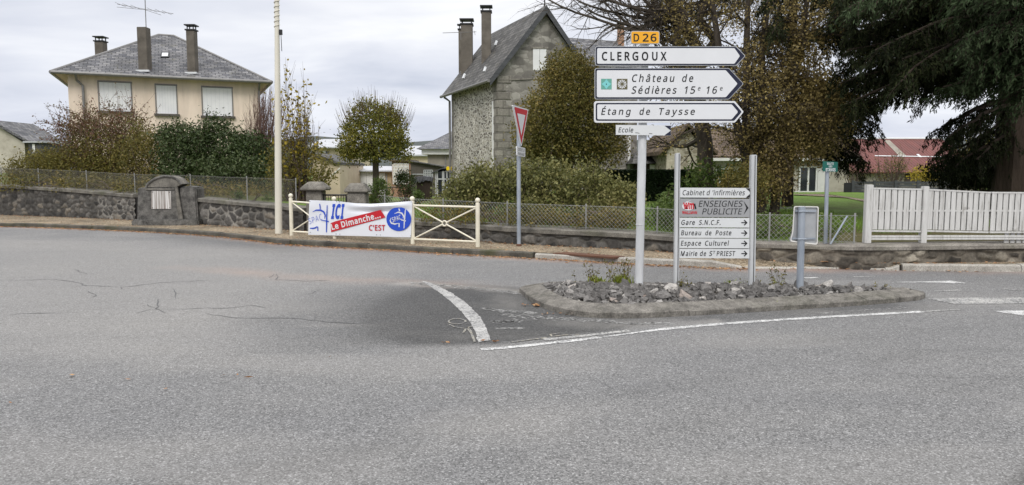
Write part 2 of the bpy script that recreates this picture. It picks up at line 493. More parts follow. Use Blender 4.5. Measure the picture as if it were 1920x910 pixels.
def brickmat(name, c1, c2, mortar, bw, rh, ms, bump=0.4, stain=0.7, rough=0.9, off=0.5, spots=None):
    t = NT(name); c = t.coord('UV')
    b = t.n('ShaderNodeTexBrick'); t.set(b.inputs['Vector'], c)
    b.offset = off
    t.set(b.inputs['Color1'], c1); t.set(b.inputs['Color2'], c2); t.set(b.inputs['Mortar'], mortar)
    b.inputs['Scale'].default_value = 1; b.inputs['Mortar Size'].default_value = ms; b.inputs['Mortar Smooth'].default_value = 0.2
    b.inputs['Brick Width'].default_value = bw; b.inputs['Row Height'].default_value = rh
    col = t.mix(1.0, b.outputs['Color'], t.ramp(t.noise(c, 1.1, 7, 0.7), [(0.33, stain), (0.65, 1.18)]), 'MULTIPLY')
    col = t.mix(1.0, col, t.ramp(t.noise(c, 14, 4, 0.6), [(0.3, 0.8), (0.7, 1.2)]), 'MULTIPLY')
    if spots:
        col = t.mix(t.ramp(t.noise(c, 1.7, 7, 0.75), [(0.56, 0.0), (0.66, 0.6)]), col, spots)
    t.bump(t.math('SUBTRACT', 1.0, b.outputs['Fac']), bump, 0.02)
    return t.fin(col, rough)
M['ashlar'] = voromasonry('grey_coursed_stone', 2.3, [(0, (0.16, 0.15, 0.136)), (0.5, (0.27, 0.254, 0.23)), (1, (0.39, 0.37, 0.335))], (0.25, 0.235, 0.21), 0.05, (1, 1.9, 1))
M['quoin'] = brickmat('quoin_stone', (0.19, 0.176, 0.155), (0.275, 0.256, 0.225), (0.16, 0.148, 0.13), 0.5, 0.33, 0.03, 0.5, 0.7)
M['slate'] = brickmat('roof_slate', (0.085, 0.088, 0.10), (0.215, 0.212, 0.215), (0.05, 0.05, 0.055), 0.30, 0.20, 0.018, 0.6, 0.55, 0.75, 0.5, (0.10, 0.095, 0.065))
M['slate_dark'] = brickmat('dark_roof_slate', (0.062, 0.06, 0.058), (0.15, 0.145, 0.138), (0.04, 0.04, 0.04), 0.28, 0.2, 0.018, 0.6, 0.6, 0.75, 0.5, (0.085, 0.08, 0.055))
M['tile_brown'] = brickmat('brown_roof_tile', (0.115, 0.083, 0.06), (0.17, 0.125, 0.088), (0.06, 0.045, 0.03), 0.25, 0.3, 0.03, 0.6, 0.6)
M['brick'] = brickmat('orange_brick', (0.30, 0.13, 0.07), (0.40, 0.20, 0.11), (0.35, 0.30, 0.24), 0.22, 0.075, 0.012)
t = NT('red_sheet_roof'); c = t.coord('UV')
col = t.ramp(t.noise(t.coord('UV', (1, 0.25, 1)), 2.0, 6, 0.7), [(0.3, (0.085, 0.026, 0.022)), (0.6, (0.135, 0.038, 0.03)), (0.78, (0.20, 0.075, 0.06))])
wv = t.n('ShaderNodeTexWave', wave_type='BANDS', bands_direction='X'); t.set(wv.inputs['Vector'], c); wv.inputs['Scale'].default_value = 1.6
t.bump(wv.outputs['Fac'], 0.5, 0.04)
M['red_roof'] = t.fin(col, 0.6)
t = NT('pale_corrugated_sheet'); c = t.coord('UV')
wv = t.n('ShaderNodeTexWave', wave_type='BANDS', bands_direction='X'); t.set(wv.inputs['Vector'], c); wv.inputs['Scale'].default_value = 1.6
t.bump(wv.outputs['Fac'], 0.6, 0.05)
M['sheet_pale'] = t.fin(t.ramp(t.noise(c, 1.5, 6), [(0.3, (0.36, 0.37, 0.39)), (0.7, (0.50, 0.51, 0.53))]), 0.5)

M['chimney'] = pmat('brown_render_chimney', [(0.3, (0.082, 0.072, 0.06)), (0.7, (0.145, 0.128, 0.108))], 2.5, 7, 0.9, 0.3, 30)
M['chimney_grey'] = pmat('grey_render_chimney', [(0.3, (0.095, 0.083, 0.07)), (0.7, (0.165, 0.148, 0.125))], 2.5, 7, 0.9, 0.3, 30)
M['shutter'] = pmat('white_shutter', [(0.3, (0.68, 0.68, 0.69)), (0.7, (0.76, 0.76, 0.76))], 3, 4, 0.5)
M['white'] = pmat('white_paintwork', [(0.3, (0.66, 0.66, 0.65)), (0.7, (0.76, 0.76, 0.74))], 3, 5, 0.5)
M['sill'] = pmat('dark_stone_sill', near((0.09, 0.08, 0.07)), 6)
M['zinc'] = pmat('zinc_gutter', near((0.20, 0.195, 0.19)), 6, rough=0.5, metal=0.4)
M['soffit'] = pmat('cream_soffit', near((0.50, 0.40, 0.33)), 4)
M['dark'] = pmat('dark_void', near((0.018, 0.018, 0.02)), 4, rough=0.4)
t = NT('window_glass'); M['glass'] = t.fin((0.03, 0.035, 0.04), 0.08, 0, 0.6)
M['iron'] = pmat('dark_iron', near((0.03, 0.03, 0.032)), 10, rough=0.5, metal=0.3)
M['plaque'] = None
t = NT('streaked_plaque'); c = t.coord('UV')
col = t.ramp(t.noise(t.coord('UV', (16, 0.35, 1)), 1.6, 4, 0.6), [(0.38, (0.16, 0.125, 0.105)), (0.50, (0.40, 0.38, 0.36)), (0.62, (0.66, 0.65, 0.64))])
M['plaque'] = t.fin(col, 0.5)

# metal and paint of street furniture
t = NT('galvanised_steel'); c = t.coord('Object')
col = t.ramp(t.noise(t.coord('Object', (1, 1, 0.3)), 9, 6, 0.7), [(0.3, (0.24, 0.275, 0.325)), (0.7, (0.40, 0.435, 0.48))])
M['galv'] = t.fin(col, 0.45, 0.35)
t = NT('grey_post_paint')
col = t.ramp(t.noise(t.coord('Object', (1, 1, 0.25)), 7, 6, 0.7), [(0.3, (0.44, 0.45, 0.46)), (0.62, (0.60, 0.61, 0.62))])
M['post'] = t.fin(col, 0.4, 0.1)
M['alu'] = pmat('brushed_aluminium', [(0.3, (0.46, 0.47, 0.48)), (0.7, (0.60, 0.61, 0.62))], 5, 6, 0.4, metal=0.25, stretch=(1, 1, 0.2))
M['alu_back'] = pmat('sign_back', [(0.3, (0.33, 0.34, 0.355)), (0.7, (0.46, 0.47, 0.48))], 4, 6, 0.4, metal=0.3)
M['alu_rim'] = pmat('sign_rim', near((0.62, 0.61, 0.58), 0.06), 4, rough=0.4)
def flat(name, c, rough=0.4, k=0.03): M[name] = pmat(name, near(c, k), 3, 6, rough)
flat('sign_white', (0.63, 0.64, 0.66)); flat('sign_navy', (0.012, 0.015, 0.035)); flat('sign_black', (0.012, 0.012, 0.013))
flat('sign_orange', (0.75, 0.36, 0.02)); flat('sign_red', (0.48, 0.015, 0.025)); flat('sign_blue', (0.02, 0.07, 0.48)); flat('sign_green', (0.012, 0.105, 0.085))
flat('panel_pale', (0.585, 0.60, 0.61)); flat('panel_grey', (0.30, 0.305, 0.315)); flat('teal', (0.18, 0.52, 0.52)); flat('teal_dark', (0.12, 0.33, 0.27)); flat('olive', (0.11, 0.10, 0.055))
flat('yellow', (0.80, 0.58, 0.01)); flat('tarp', (0.03, 0.032, 0.035), 0.3); flat('rust', (0.11, 0.055, 0.035), 0.9, 0.25)
flat('banner_white', (0.68, 0.70, 0.75), 0.45, 0.02)
M['cream_paint'] = pmat('cream_gloss_paint', [(0.3, (0.62, 0.58, 0.47)), (0.7, (0.74, 0.70, 0.58))], 4, 6, 0.4)
M['mast_paint'] = pmat('mast_paint', [(0.3, (0.56, 0.53, 0.45)), (0.7, (0.66, 0.63, 0.55))], 2, 6, 0.45, stretch=(1, 1, 0.3))
t = NT('weathered_white_wood'); c = t.coord('UV')
col = t.ramp(t.noise(t.coord('UV', (7, 0.8, 1)), 2.4, 6, 0.7), [(0.30, (0.26, 0.25, 0.225)), (0.44, (0.48, 0.475, 0.46)), (0.7, (0.61, 0.605, 0.59))])
kn = t.ramp(t.noise(c, 5, 4, 0.6), [(0.66, 0.0), (0.74, 0.7)])
M['wood_white'] = t.fin(t.mix(kn, col, (0.16, 0.145, 0.125)), 0.7)
M['wood_grey'] = pmat('grey_board', [(0.3, (0.045, 0.047, 0.052)), (0.7, (0.085, 0.088, 0.095))], 3, 6, 0.7, stretch=(0.3, 1, 3))
M['wood_brown'] = pmat('brown_board', near((0.045, 0.032, 0.025), 0.3), 5)
M['wire'] = pmat('fence_wire', near((0.30, 0.30, 0.29)), 6, rough=0.5, metal=0.3)
M['wire_old'] = pmat('old_fence_wire', near((0.17, 0.165, 0.15)), 6, rough=0.7, metal=0.1)
M['rope'] = pmat('rope', near((0.25, 0.23, 0.2)), 20)

# rocks
t = NT('broken_stone'); c = t.coord('Object')
oi = t.n('ShaderNodeObjectInfo')
col = t.ramp(oi.outputs['Random'], [(0, (0.09, 0.086, 0.083)), (0.45, (0.19, 0.181, 0.173)), (0.78, (0.30, 0.286, 0.272)), (0.95, (0.42, 0.40, 0.375)), (1, (0.22, 0.16, 0.13))])
col = t.mix(1.0, col, t.ramp(t.noise(c, 9, 6, 0.7), [(0.3, 0.6), (0.7, 1.35)]), 'MULTIPLY')
t.bump(t.noise(c, 14, 6, 0.7), 0.6, 0.03)
M['rock'] = t.fin(col, 0.9)

# bark and leaves
M['bark'] = pmat('bark', [(0.3, (0.035, 0.028, 0.022)), (0.7, (0.085, 0.07, 0.055))], 8, 6, 0.95, 0.6, 20, 0.02, stretch=(1, 1, 0.3))
M['bark_pale'] = pmat('pale_bark', [(0.3, (0.10, 0.09, 0.075)), (0.7, (0.21, 0.19, 0.165))], 8, 6, 0.95, 0.5, 20, 0.02, stretch=(1, 1, 0.3))
M['bark_dark'] = pmat('conifer_bark', [(0.3, (0.028, 0.020, 0.015)), (0.7, (0.06, 0.044, 0.033))], 6, 6, 0.95, 0.8, 16, 0.04, stretch=(1, 1, 0.25))
M['twig'] = pmat('twig', near((0.09, 0.065, 0.05), 0.3), 5)
M['twig_red'] = pmat('reddish_twig', near((0.13, 0.08, 0.065), 0.3), 5)
M['leaf_red'] = leafmat('red_brown_leaves', [(0.065, 0.07, 0.02), (0.10, 0.09, 0.03), (0.13, 0.085, 0.042), (0.155, 0.07, 0.048), (0.13, 0.115, 0.04)])
M['leaf_laurel'] = leafmat('laurel_leaves', [(0.022, 0.036, 0.010), (0.036, 0.056, 0.016), (0.055, 0.078, 0.026), (0.10, 0.12, 0.055)], 0.42, 0.12)
M['leaf_olive'] = leafmat('olive_leaves', [(0.08, 0.077, 0.02), (0.125, 0.11, 0.028), (0.18, 0.15, 0.034), (0.10, 0.105, 0.028)])
M['leaf_yellow'] = leafmat('yellow_leaves', [(0.10, 0.085, 0.022), (0.19, 0.14, 0.025), (0.32, 0.24, 0.03), (0.42, 0.33, 0.04)], 0.5, 0.35)
M['leaf_round'] = leafmat('pollard_leaves', [(0.07, 0.08, 0.018), (0.125, 0.13, 0.027), (0.20, 0.185, 0.038), (0.26, 0.22, 0.045)], 0.5, 0.25)
M['leaf_bush'] = leafmat('bush_leaves', [(0.068, 0.07, 0.02), (0.12, 0.11, 0.03), (0.175, 0.145, 0.04), (0.235, 0.175, 0.05)], 0.5, 0.25, 0.6)
M['leaf_shrub'] = leafmat('shrub_leaves', [(0.065, 0.072, 0.022), (0.12, 0.125, 0.042), (0.19, 0.185, 0.065), (0.27, 0.245, 0.10)], 0.45, 0.25)
M['leaf_hedge'] = leafmat('hedge_leaves', [(0.012, 0.022, 0.010), (0.02, 0.035, 0.014), (0.03, 0.05, 0.018)], 0.5, 0.1)
M['leaf_birch'] = leafmat('autumn_leaves', [(0.11, 0.088, 0.04), (0.20, 0.155, 0.062), (0.29, 0.225, 0.085), (0.38, 0.30, 0.11)], 0.5, 0.3, 0.7)
M['leaf_green'] = leafmat('green_leaves', [(0.05, 0.085, 0.02), (0.085, 0.125, 0.03), (0.13, 0.17, 0.05)], 0.45, 0.3)
M['needle'] = leafmat('conifer_needles', [(0.008, 0.012, 0.005), (0.014, 0.020, 0.007), (0.022, 0.030, 0.010), (0.040, 0.046, 0.016)], 0.85, 0.06, 0.5)
M['needle_young'] = leafmat('young_conifer_needles', [(0.022, 0.038, 0.014), (0.036, 0.056, 0.024), (0.055, 0.078, 0.036)], 0.8, 0.1)
M['leaf_bushy_yellow'] = leafmat('bright_yellow_leaves', [(0.20, 0.15, 0.02), (0.34, 0.26, 0.03), (0.42, 0.33, 0.04)])
M['litter'] = leafmat('fallen_leaves', [(0.14, 0.07, 0.03), (0.26, 0.13, 0.06), (0.36, 0.20, 0.10), (0.45, 0.31, 0.17)], 0.8, 0.05, 1.5)
M['weed'] = leafmat('weed_blades', [(0.14, 0.18, 0.025), (0.24, 0.29, 0.045), (0.34, 0.34, 0.09)], 0.5, 0.3)
# ================================================================== GROUND
R = np.random.default_rng(7)
CTRL = [(0, 425, 403), (130, 429, 408), (250, 434, 413), (370, 441, 421), (430, 446, 425), (510, 456, 430), (540, 459.5, 432), (640, 465, 438),
        (730, 469, 442), (780, 473, 445), (870, 478, 450), (960, 483, 458), (1100, 490, 464), (1190, 495.5, 468), (1240, 498, 472), (1300, 501, 477),
        (1340, 503, 480), (1415, 504.5, 486), (1510, 504.5, 490), (1600, 505, 495), (1690, 508.5, 494), (1800, 509.5, 492.5), (1920, 510.5, 491)]
WTOP = [(0, 346), (130, 354), (250, 364), (370, 371), (510, 383), (640, 398), (780, 414), (960, 426), (1240, 440), (1415, 456), (1600, 461), (1920, 457)]
PZ = 0.10
def extend(pts, n0=(-60, 3.0), n1=(60, 0.5)):
    a = Vector(pts[0]); b = Vector(pts[-1])
    return [a + Vector(n0)] + list(pts) + [b + Vector(n1)]
def smooth(pts, it=2):
    for _ in range(it):
        q = [pts[0]]
        for a, b in zip(pts[:-1], pts[1:]):
            q += [a * 0.75 + b * 0.25, a * 0.25 + b * 0.75]
        q.append(pts[-1]); pts = q
    return pts
def resample(pts, step):
    pts = [Vector(p) for p in pts]
    L = [0]
    for a, b in zip(pts[:-1], pts[1:]): L.append(L[-1] + (b - a).length)
    n = max(2, int(round(L[-1] / step)) + 1)
    out = []; j = 0
    for i in range(n):
        s = L[-1] * i / (n - 1)
        while j < len(L) - 2 and L[j + 1] < s: j += 1
        k = (s - L[j]) / max(1e-9, L[j + 1] - L[j])
        out.append(pts[j].lerp(pts[j + 1], k))
    return out
def gxy(px, py, z=0.0): return G(px, py, z).to_2d()
kerb_line = smooth(extend([gxy(a, b) for a, b, c in CTRL], (-50, 14.0), (60, 2.0)))
wall_line = smooth(extend([gxy(a, c, PZ) for a, b, c in CTRL], (-50, 16.0), (60, 4.0)))
kx = [p.x for p in kerb_line]; ky = [p.y for p in kerb_line]
wx = [p.x for p in wall_line]; wy = [p.y for p in wall_line]
def kerbY(x): return np.interp(x, kx, ky)
def wallY(x): return np.interp(x, wx, wy)
_wt = []
for px, py in WTOP:
    yb = np.interp(px, [c[0] for c in CTRL], [c[2] for c in CTRL])
    P = G(px, yb, PZ); _wt.append((P.x, Zat(py, P.y)))
def wallZ(x): return np.interp(x, [a for a, b in _wt], [b for a, b in _wt])
def gardenZ(x, y):
    d = np.maximum(0, y - wallY(x))
    far = np.clip((d - 18) / 30, 0, 1)
    x = np.asarray(x, float); y = np.asarray(y, float)
    px = 960 + FPX * x / np.maximum(y, 1.0)
    mid = np.clip((px - 520) / 70, 0, 1) * np.clip((900 - px) / 90, 0, 1) * np.clip((d - 1.0) / 5, 0, 1)
    z = (wallZ(x) - 0.07 + 0.03 * np.minimum(d, 14)) * (1 - far) + far * -0.35
    return z * (1 - mid) + mid * (0.47 - 0.020 * np.clip(y - 24, 0, 60))
def gz(x, y): return float(gardenZ(x, y))

# one sheet to the horizon
g = MB().box(-1500, 1500, -300, 1800, -0.6, -0.5)
t = g.build('ground', M['grass']); struct(t)

# road mesh with wear attributes
xs = np.concatenate([np.linspace(-75, -19, 30), np.arange(-18.6, 12.6, 0.1), np.linspace(13, 75, 30)])
ys = np.concatenate([np.linspace(-40, 0.5, 20), np.arange(1.0, 22, 0.1), np.linspace(22.3, 48, 24)])
X, Y = np.meshgrid(xs, ys)
nx, ny = len(xs), len(ys)
idx = np.arange(nx * ny).reshape(ny, nx)
quads = np.stack([idx[:-1, :-1], idx[:-1, 1:], idx[1:, 1:], idx[1:, :-1]], -1).reshape(-1, 4)
def fastmesh(name, co, quads, m):
    me = bpy.data.meshes.new(name)
    me.vertices.add(len(co)); me.vertices.foreach_set('co', np.asarray(co, np.float32).ravel())
    k = quads.shape[1]
    me.loops.add(quads.size); me.loops.foreach_set('vertex_index', quads.astype(np.int32).ravel())
    me.polygons.add(len(quads)); me.polygons.foreach_set('loop_start', np.arange(0, quads.size, k, dtype=np.int32))
    me.update(calc_edges=True)
    if m is not None: me.materials.append(m)
    return me
me = fastmesh('road', np.stack([X.ravel(), Y.ravel(), np.zeros(X.size)], 1), quads, M['asphalt'])
patch = [tuple(gxy(*p)) for p in [(585, 598), (690, 552), (800, 531), (905, 534), (1000, 541), (1025, 575), (1110, 596), (1260, 603), (1190, 614), (1060, 634), (915, 650), (760, 652), (640, 640)]]
nz = fbm(X * 0.9, Y * 0.9, 3, 5) - 0.5
nz2 = fbm(X * 4, Y * 4, 9, 4) - 0.5
sd_ = inpoly(X, Y, patch)
lf = sstep(-2.6, -0.6, X)                     # fades out to the left
soft = 0.10 + 0.9 * (1 - lf)
wear = np.clip(0.5 + (sd_ + nz * 0.5 * (0.35 + soft)) / (2 * soft), 0, 1) * (0.62 + 0.38 * lf)
# damp-looking dark strip in the left gutter, and soft darker tracks
gd = kerbY(X) - Y
gut = sstep(2.4, 0.5, gd) * sstep(-10.5, -8.5, X) * sstep(-3.2, -5.5, X)
wear = np.maximum(wear, 0.62 * gut * np.clip(0.6 + nz * 1.4, 0, 1))
isl_edge = polydist(X, Y, [tuple(gxy(*p)) for p in [(985, 553), (1010, 578), (1060, 594), (1160, 600), (1300, 596), (1500, 584), (1730, 571)]])
wear = np.maximum(wear, 0.7 * sstep(0.5, 0.05, isl_edge) * np.clip(0.75 + nz * 2, 0, 1))
trk = np.full(X.shape, 9.0)
for pl_ in ([(330, 910), (460, 893), (700, 838), (900, 787), (1150, 742), (1400, 704), (1920, 640)], [(640, 910), (900, 868), (1250, 806), (1600, 752), (1920, 712)], [(1180, 668), (1480, 640), (1920, 612)]):
    trk = np.minimum(trk, polydist(X, Y, [tuple(gxy(*p)) for p in pl_]))
wear = np.maximum(wear, 0.16 * sstep(0.22, 0.02, trk + nz2 * 0.2) * np.clip(0.2 + nz * 4, 0, 1))
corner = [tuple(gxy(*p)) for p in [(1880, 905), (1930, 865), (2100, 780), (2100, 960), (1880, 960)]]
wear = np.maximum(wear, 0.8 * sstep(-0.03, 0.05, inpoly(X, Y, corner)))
redl = [tuple(gxy(*p)) for p in [(330, 500), (430, 507), (560, 520), (690, 527), (830, 531), (960, 541)]]
rd = polydist(X, Y, redl)
red = sstep(0.55, 0.0, rd + nz2 * 0.35) * np.clip(0.45 + nz * 2.5, 0, 1)
red = 0.6 * red
red = np.maximum(red, 0.75 * sstep(0.7, 0.0, gd + nz2 * 0.5) * np.clip(0.55 + nz * 2, 0, 1))
dust = sstep(0.02, 0.28, fbm(X * 0.5, Y * 1.3, 21, 5) - 0.5) * 0.25
jn = [tuple(gxy(*p)) for p in [(-400, 436), (250, 445), (700, 480), (820, 505), (760, 530), (590, 560), (520, 640), (300, 690), (-300, 720)]]
dust = np.maximum(dust, 0.34 * sstep(-0.8, 1.6, inpoly(X, Y, jn) + nz * 2.5))
dl = polydist(X, Y, [tuple(gxy(*p)) for p in [(760, 532), (870, 537), (985, 547)]])
dust = np.maximum(dust, sstep(0.35, 0.0, dl + nz2 * 0.3) * 0.8)
dust = np.maximum(dust, 0.7 * sstep(0.35, 0.02, np.abs(isl_edge - 0.28) + nz2 * 0.4) * (sd_ > -0.5) * np.clip(0.5 + nz * 2, 0, 1))
at = me.color_attributes.new('wear', 'FLOAT_COLOR', 'POINT')
at.data.foreach_set('color', np.stack([wear, np.clip(red, 0, 1), np.clip(dust, 0, 1), np.ones_like(wear)], -1).astype(np.float32).ravel())
road = bpy.data.objects.new('road', me); COL.objects.link(road); WO['road'] = Vector((0, 0, 0)); struct(road)

# painted markings
def ribbon(mb, left, right, z=0.004):
    def rag(E):
        E = [G(*p, z) for p in E]; o = []
        for a, b in zip(E[:-1], E[1:]):
            o += [a.lerp(b, k / 8) + Vector((R.normal(0, 0.005), R.normal(0, 0.005), 0)) for k in range(8)]
        return o + [E[-1]]
    L = rag(left); Rr = rag(right)
    n = len(L); mb.add(L + Rr, [[i, i + 1, n + i + 1, n + i] for i in range(n - 1)])
def stroke_g(mb, pts, w, z=0.004):
    P = [G(*p, z) for p in pts]; o = []
    wl = list(w) if isinstance(w, (list, tuple)) else [w] * len(P)
    Q = []; q_ = []
    for i in range(len(P) - 1):                    # finer steps with a ragged edge
        ns = max(1, int((P[i + 1] - P[i]).length / 0.05))
        for k in range(ns): Q.append(P[i].lerp(P[i + 1], k / ns)); q_.append((wl[i] + (wl[i + 1] - wl[i]) * k / ns) * R.uniform(0.82, 1.1))
    P = Q + [P[-1]]; w = q_ + [wl[-1]]
    for i, p in enumerate(P):
        d = (P[min(i + 1, len(P) - 1)] - P[max(i - 1, 0)]); d = Vector((-d.y, d.x, 0)).normalized()
        ww = w[i] if isinstance(w, (list, tuple)) else w
        o.append((p + d * ww / 2, p - d * ww / 2))
    n = len(o); mb.add([a for a, b in o] + [b for a, b in o], [[i, i + 1, n + i + 1, n + i] for i in range(n - 1)])
mk = MB()
stroke_g(mk, [(902, 655.5), (960, 651), (1040, 642.5), (1126, 632.5)], 0.085)
stroke_g(mk, [(1126, 632.5), (1180, 625.5), (1235, 618)], [0.04, 0.05, 0.075])
stroke_g(mk, [(1235, 618), (1350, 607.5), (1480, 598.5), (1600, 591.5), (1729, 584.5)], 0.095)
mk.sheet([G(*p, 0.004) for p in [(1861, 583.5), (1890, 582.5), (1960, 582), (1960, 597), (1905, 590)]])
mk.sheet([G(*p, 0.004) for p in [(1660, 529.5), (1785, 526.5), (1812, 531), (1790, 531.5), (1760, 530)]])
mk.sheet([G(*p, 0.004) for p in [(1506, 520.5), (1532, 519.8), (1536, 521.4), (1510, 522)]])
struct(mk.build('road_marking', M['paint']))
mk = MB()
ribbon(mk, [(789, 526.5), (808, 538), (826, 550), (846, 566), (863, 582), (880, 602), (890, 621), (897, 642)],
           [(806, 529.5), (829, 540), (850, 551), (870, 565), (887, 580), (901, 596), (911, 613), (920, 638)])
struct(mk.build('road_marking', M['paint_dull']))
mk = MB()
stroke_g(mk, [(1729, 584.5), (1800, 580)], 0.05)
mk.sheet([G(*p, 0.004) for p in [(1738, 560), (1800, 558.5), (1960, 557.5), (1960, 568.5), (1850, 570), (1790, 570)]])
stroke_g(mk, [(1020, 637), (1060, 633), (1120, 627), (1180, 620)], 0.09)
stroke_g(mk, [(1600, 519), (1640, 518)], 0.06); stroke_g(mk, [(1755, 546), (1800, 544)], 0.07); stroke_g(mk, [(1880, 541), (1912, 545)], 0.07)
struct(mk.build('road_marking', M['paint_worn']))
mk = MB()
ell = [(857 + 16 * math.cos(a), 602.5 + 5 * math.sin(a)) for a in np.linspace(0.6, 6.6, 16)]
stroke_g(mk, ell, 0.022, 0.006)
stroke_g(mk, [(842, 608), (852, 613), (872, 616), (884, 612)], 0.02, 0.006)
stroke_g(mk, [(868, 624), (876, 614), (884, 622)], 0.022, 0.006)
stroke_g(mk, [(876, 614), (884, 625), (890, 641)], 0.024, 0.006)
stroke_g(mk, [(960, 641), (1000, 636), (1026, 633)], 0.03, 0.006)
stroke_g(mk, [(1090, 627), (1060, 628), (1035, 631), (1032, 627), (1050, 624.5)], 0.02, 0.006)
struct(mk.build('road_marking', M['spray']))
mk = MB()
for ax, ay, bx, by, sp, nf in [(905, 579, 1005, 588, 2.2, 190), (924, 603, 976, 602, 1.6, 150), (930, 616, 980, 615.5, 1.3, 60), (1000, 594, 1160, 604, 2.6, 170), (940, 590, 1010, 596, 4, 60),
                               (770, 531, 860, 538, 2.5, 170), (860, 538, 972, 549, 2.6, 200), (1160, 606, 1260, 607, 2.0, 70), (1500, 590, 1700, 577, 2.0, 60)]:
    for _ in range(nf):                               # scuffed remains of old paint: many small flakes
        k_ = R.random(); c_ = G(ax + (bx - ax) * k_, ay + (by - ay) * k_ + R.normal(0, sp * 0.6), 0.004)
        l_ = R.uniform(0.01, 0.05); w_ = R.uniform(0.004, 0.012)
        mk.sheet([c_ + Vector((-l_, -w_ * R.random(), 0)), c_ + Vector((l_ * .2, -w_, 0)), c_ + Vector((l_, w_ * R.random(), 0)), c_ + Vector((-l_ * .1, w_, 0))])
o = mk.build('old_paint_flakes', M['paint_dull'], road, smooth=None); stuff(o)
mk = MB()
cr_ = [[(0, 345), (270, 340), (400, 355), (440, 372), (600, 380), (700, 372), (800, 358), (1080, 345)], [(40, 523), (240, 513), (380, 508)],
       [(700, 515), (800, 493), (1000, 490), (1150, 487), (1300, 472), (1380, 485)], [(810, 440), (820, 470), (800, 493), (860, 512)], [(755, 468), (800, 490)],
       [(1060, 515), (1180, 535), (1300, 540), (1500, 540), (1620, 550), (1750, 560), (1910, 567)], [(890, 390), (910, 415), (905, 440)],
       [(1370, 335), (1420, 312)], [(1420, 312), (1440, 340), (1560, 350), (1700, 345)], [(380, 290), (440, 312)], [(1560, 420), (1650, 395)],
       [(450, 400), (490, 425), (470, 432)], [(620, 378), (640, 392)]]
for c in cr_:
    P = [G(x / 2.743, 400 + y / 2.743, 0.003) for x, y in c]
    P = resample([p.to_2d() for p in P], 0.12)
    w = 0
    o = []
    for i, p in enumerate(P):
        w = 0.5 * w + R.normal(0, 0.02); d = (P[min(i + 1, len(P) - 1)] - P[max(i - 1, 0)]); d = Vector((-d.y, d.x)).normalized()
        ww = 0.0075 * (0.4 + R.random()) * (0.3 if i in (0, len(P) - 1) else 1)
        q = p + d * w
        o.append((q + d * ww, q - d * ww))
    n = len(o)
    mk.add([(*a, 0.003) for a, b in o] + [(*b, 0.003) for a, b in o], [[i, i + 1, n + i + 1, n + i] for i in range(n - 1)])
mk.build('crack', M['crack'], road)


# pavement between kerb and wall (drops to road level at the driveway)
def dropz(x):
    a = gxy(1335, 503).x; b = gxy(1392, 504).x; c = gxy(1672, 508).x; d = gxy(1694, 508).x
    return float(np.interp(x, [a, b, c, d], [PZ, 0.016, 0.016, PZ]))
cols = np.concatenate([np.linspace(-60, -19, 20), np.arange(-18.5, 12, 0.15), np.linspace(12.5, 60, 20)])
rows = np.linspace(0, 1, 9)
v = []; 
for x in cols:
    k = float(kerbY(x)); w = float(wallY(x)) + 0.25; z0 = dropz(x)
    for r in rows:
        y = k + 0.10 + (w - k - 0.10) * r
        z = z0 + (PZ - z0) * min(1, r * 1.4)
        v.append((x, y, z + 0.002 + 0.008 * (vnoise(x * 3, y * 3, 4) - 0.5)))
nr = len(rows); q = np.array([[i * nr + j, (i + 1) * nr + j, (i + 1) * nr + j + 1, i * nr + j + 1] for i in range(len(cols) - 1) for j in range(nr - 1)])
me = fastmesh('pavement', v, q, M['gravel'])
o = bpy.data.objects.new('pavement', me); COL.objects.link(o); struct(o)

# kerb stones
def kerbrun(name, x0, x1, m, stone=1.0, w=0.14, h=PZ + 0.006, taper=False):
    line = [p for p in kerb_line if x0 - 4 < p.x < x1 + 4]
    line = resample(line, 0.05)
    line = [p for p in line if x0 <= p.x <= x1]
    mb = MB(); run = []; acc = 0
    def flush(run):
        if len(run) < 2: return
        L = []
        j = R.normal(0, 0.006); js = R.normal(0, 0.006)
        for i, p in enumerate(run):
            a = run[max(i - 1, 0)]; b = run[min(i + 1, len(run) - 1)]
            d = (b - a).normalized(); nrm = Vector((-d.y, d.x))
            if nrm.y < 0: nrm = -nrm
            hh = min(h, dropz(p.x) + 0.006) + j
            p = p + nrm * js
            L.append([(*(p + nrm * 0.0), -0.05), (*(p + nrm * 0.004), hh - 0.02), (*(p + nrm * 0.022), hh), (*(p + nrm * w), hh + 0.002), (*(p + nrm * w), -0.05)])
        n = len(L); vs = [q for l in L for q in l]; fs = []
        for i in range(n - 1):
            for k in range(4): fs.append([i * 5 + k, (i + 1) * 5 + k, (i + 1) * 5 + k + 1, i * 5 + k + 1])
        fs += [[0, 1, 2, 3, 4], [(n - 1) * 5 + k for k in range(5)][::-1]]
        mb.add(vs, fs)
    for i, p in enumerate(line):
        run.append(p)
        if (run[0] - p).length > stone:
            d_ = (run[-1] - run[-2]).normalized(); e_ = (run[1] - run[0]).normalized()
            flush([run[0] + e_ * 0.004] + run[1:-1] + [run[-1] - d_ * 0.004]); run = [p]
    flush(run)
    struct(mb.build(name, m))
kerbrun('kerb', -40, gxy(1000, 485).x, M['kerb_dark'])
kerbrun('kerb', gxy(1000, 485).x + 0.005, gxy(1392, 504).x, M['kerb_light'], 1.25)
kerbrun('kerb', gxy(1690, 508).x, 40, M['kerb_light'], 1.8)
# flush edging along the driveway
kerbrun('kerb', gxy(1394, 504).x, gxy(1687, 508).x, M['kerb_light'], 0.7, 0.10)

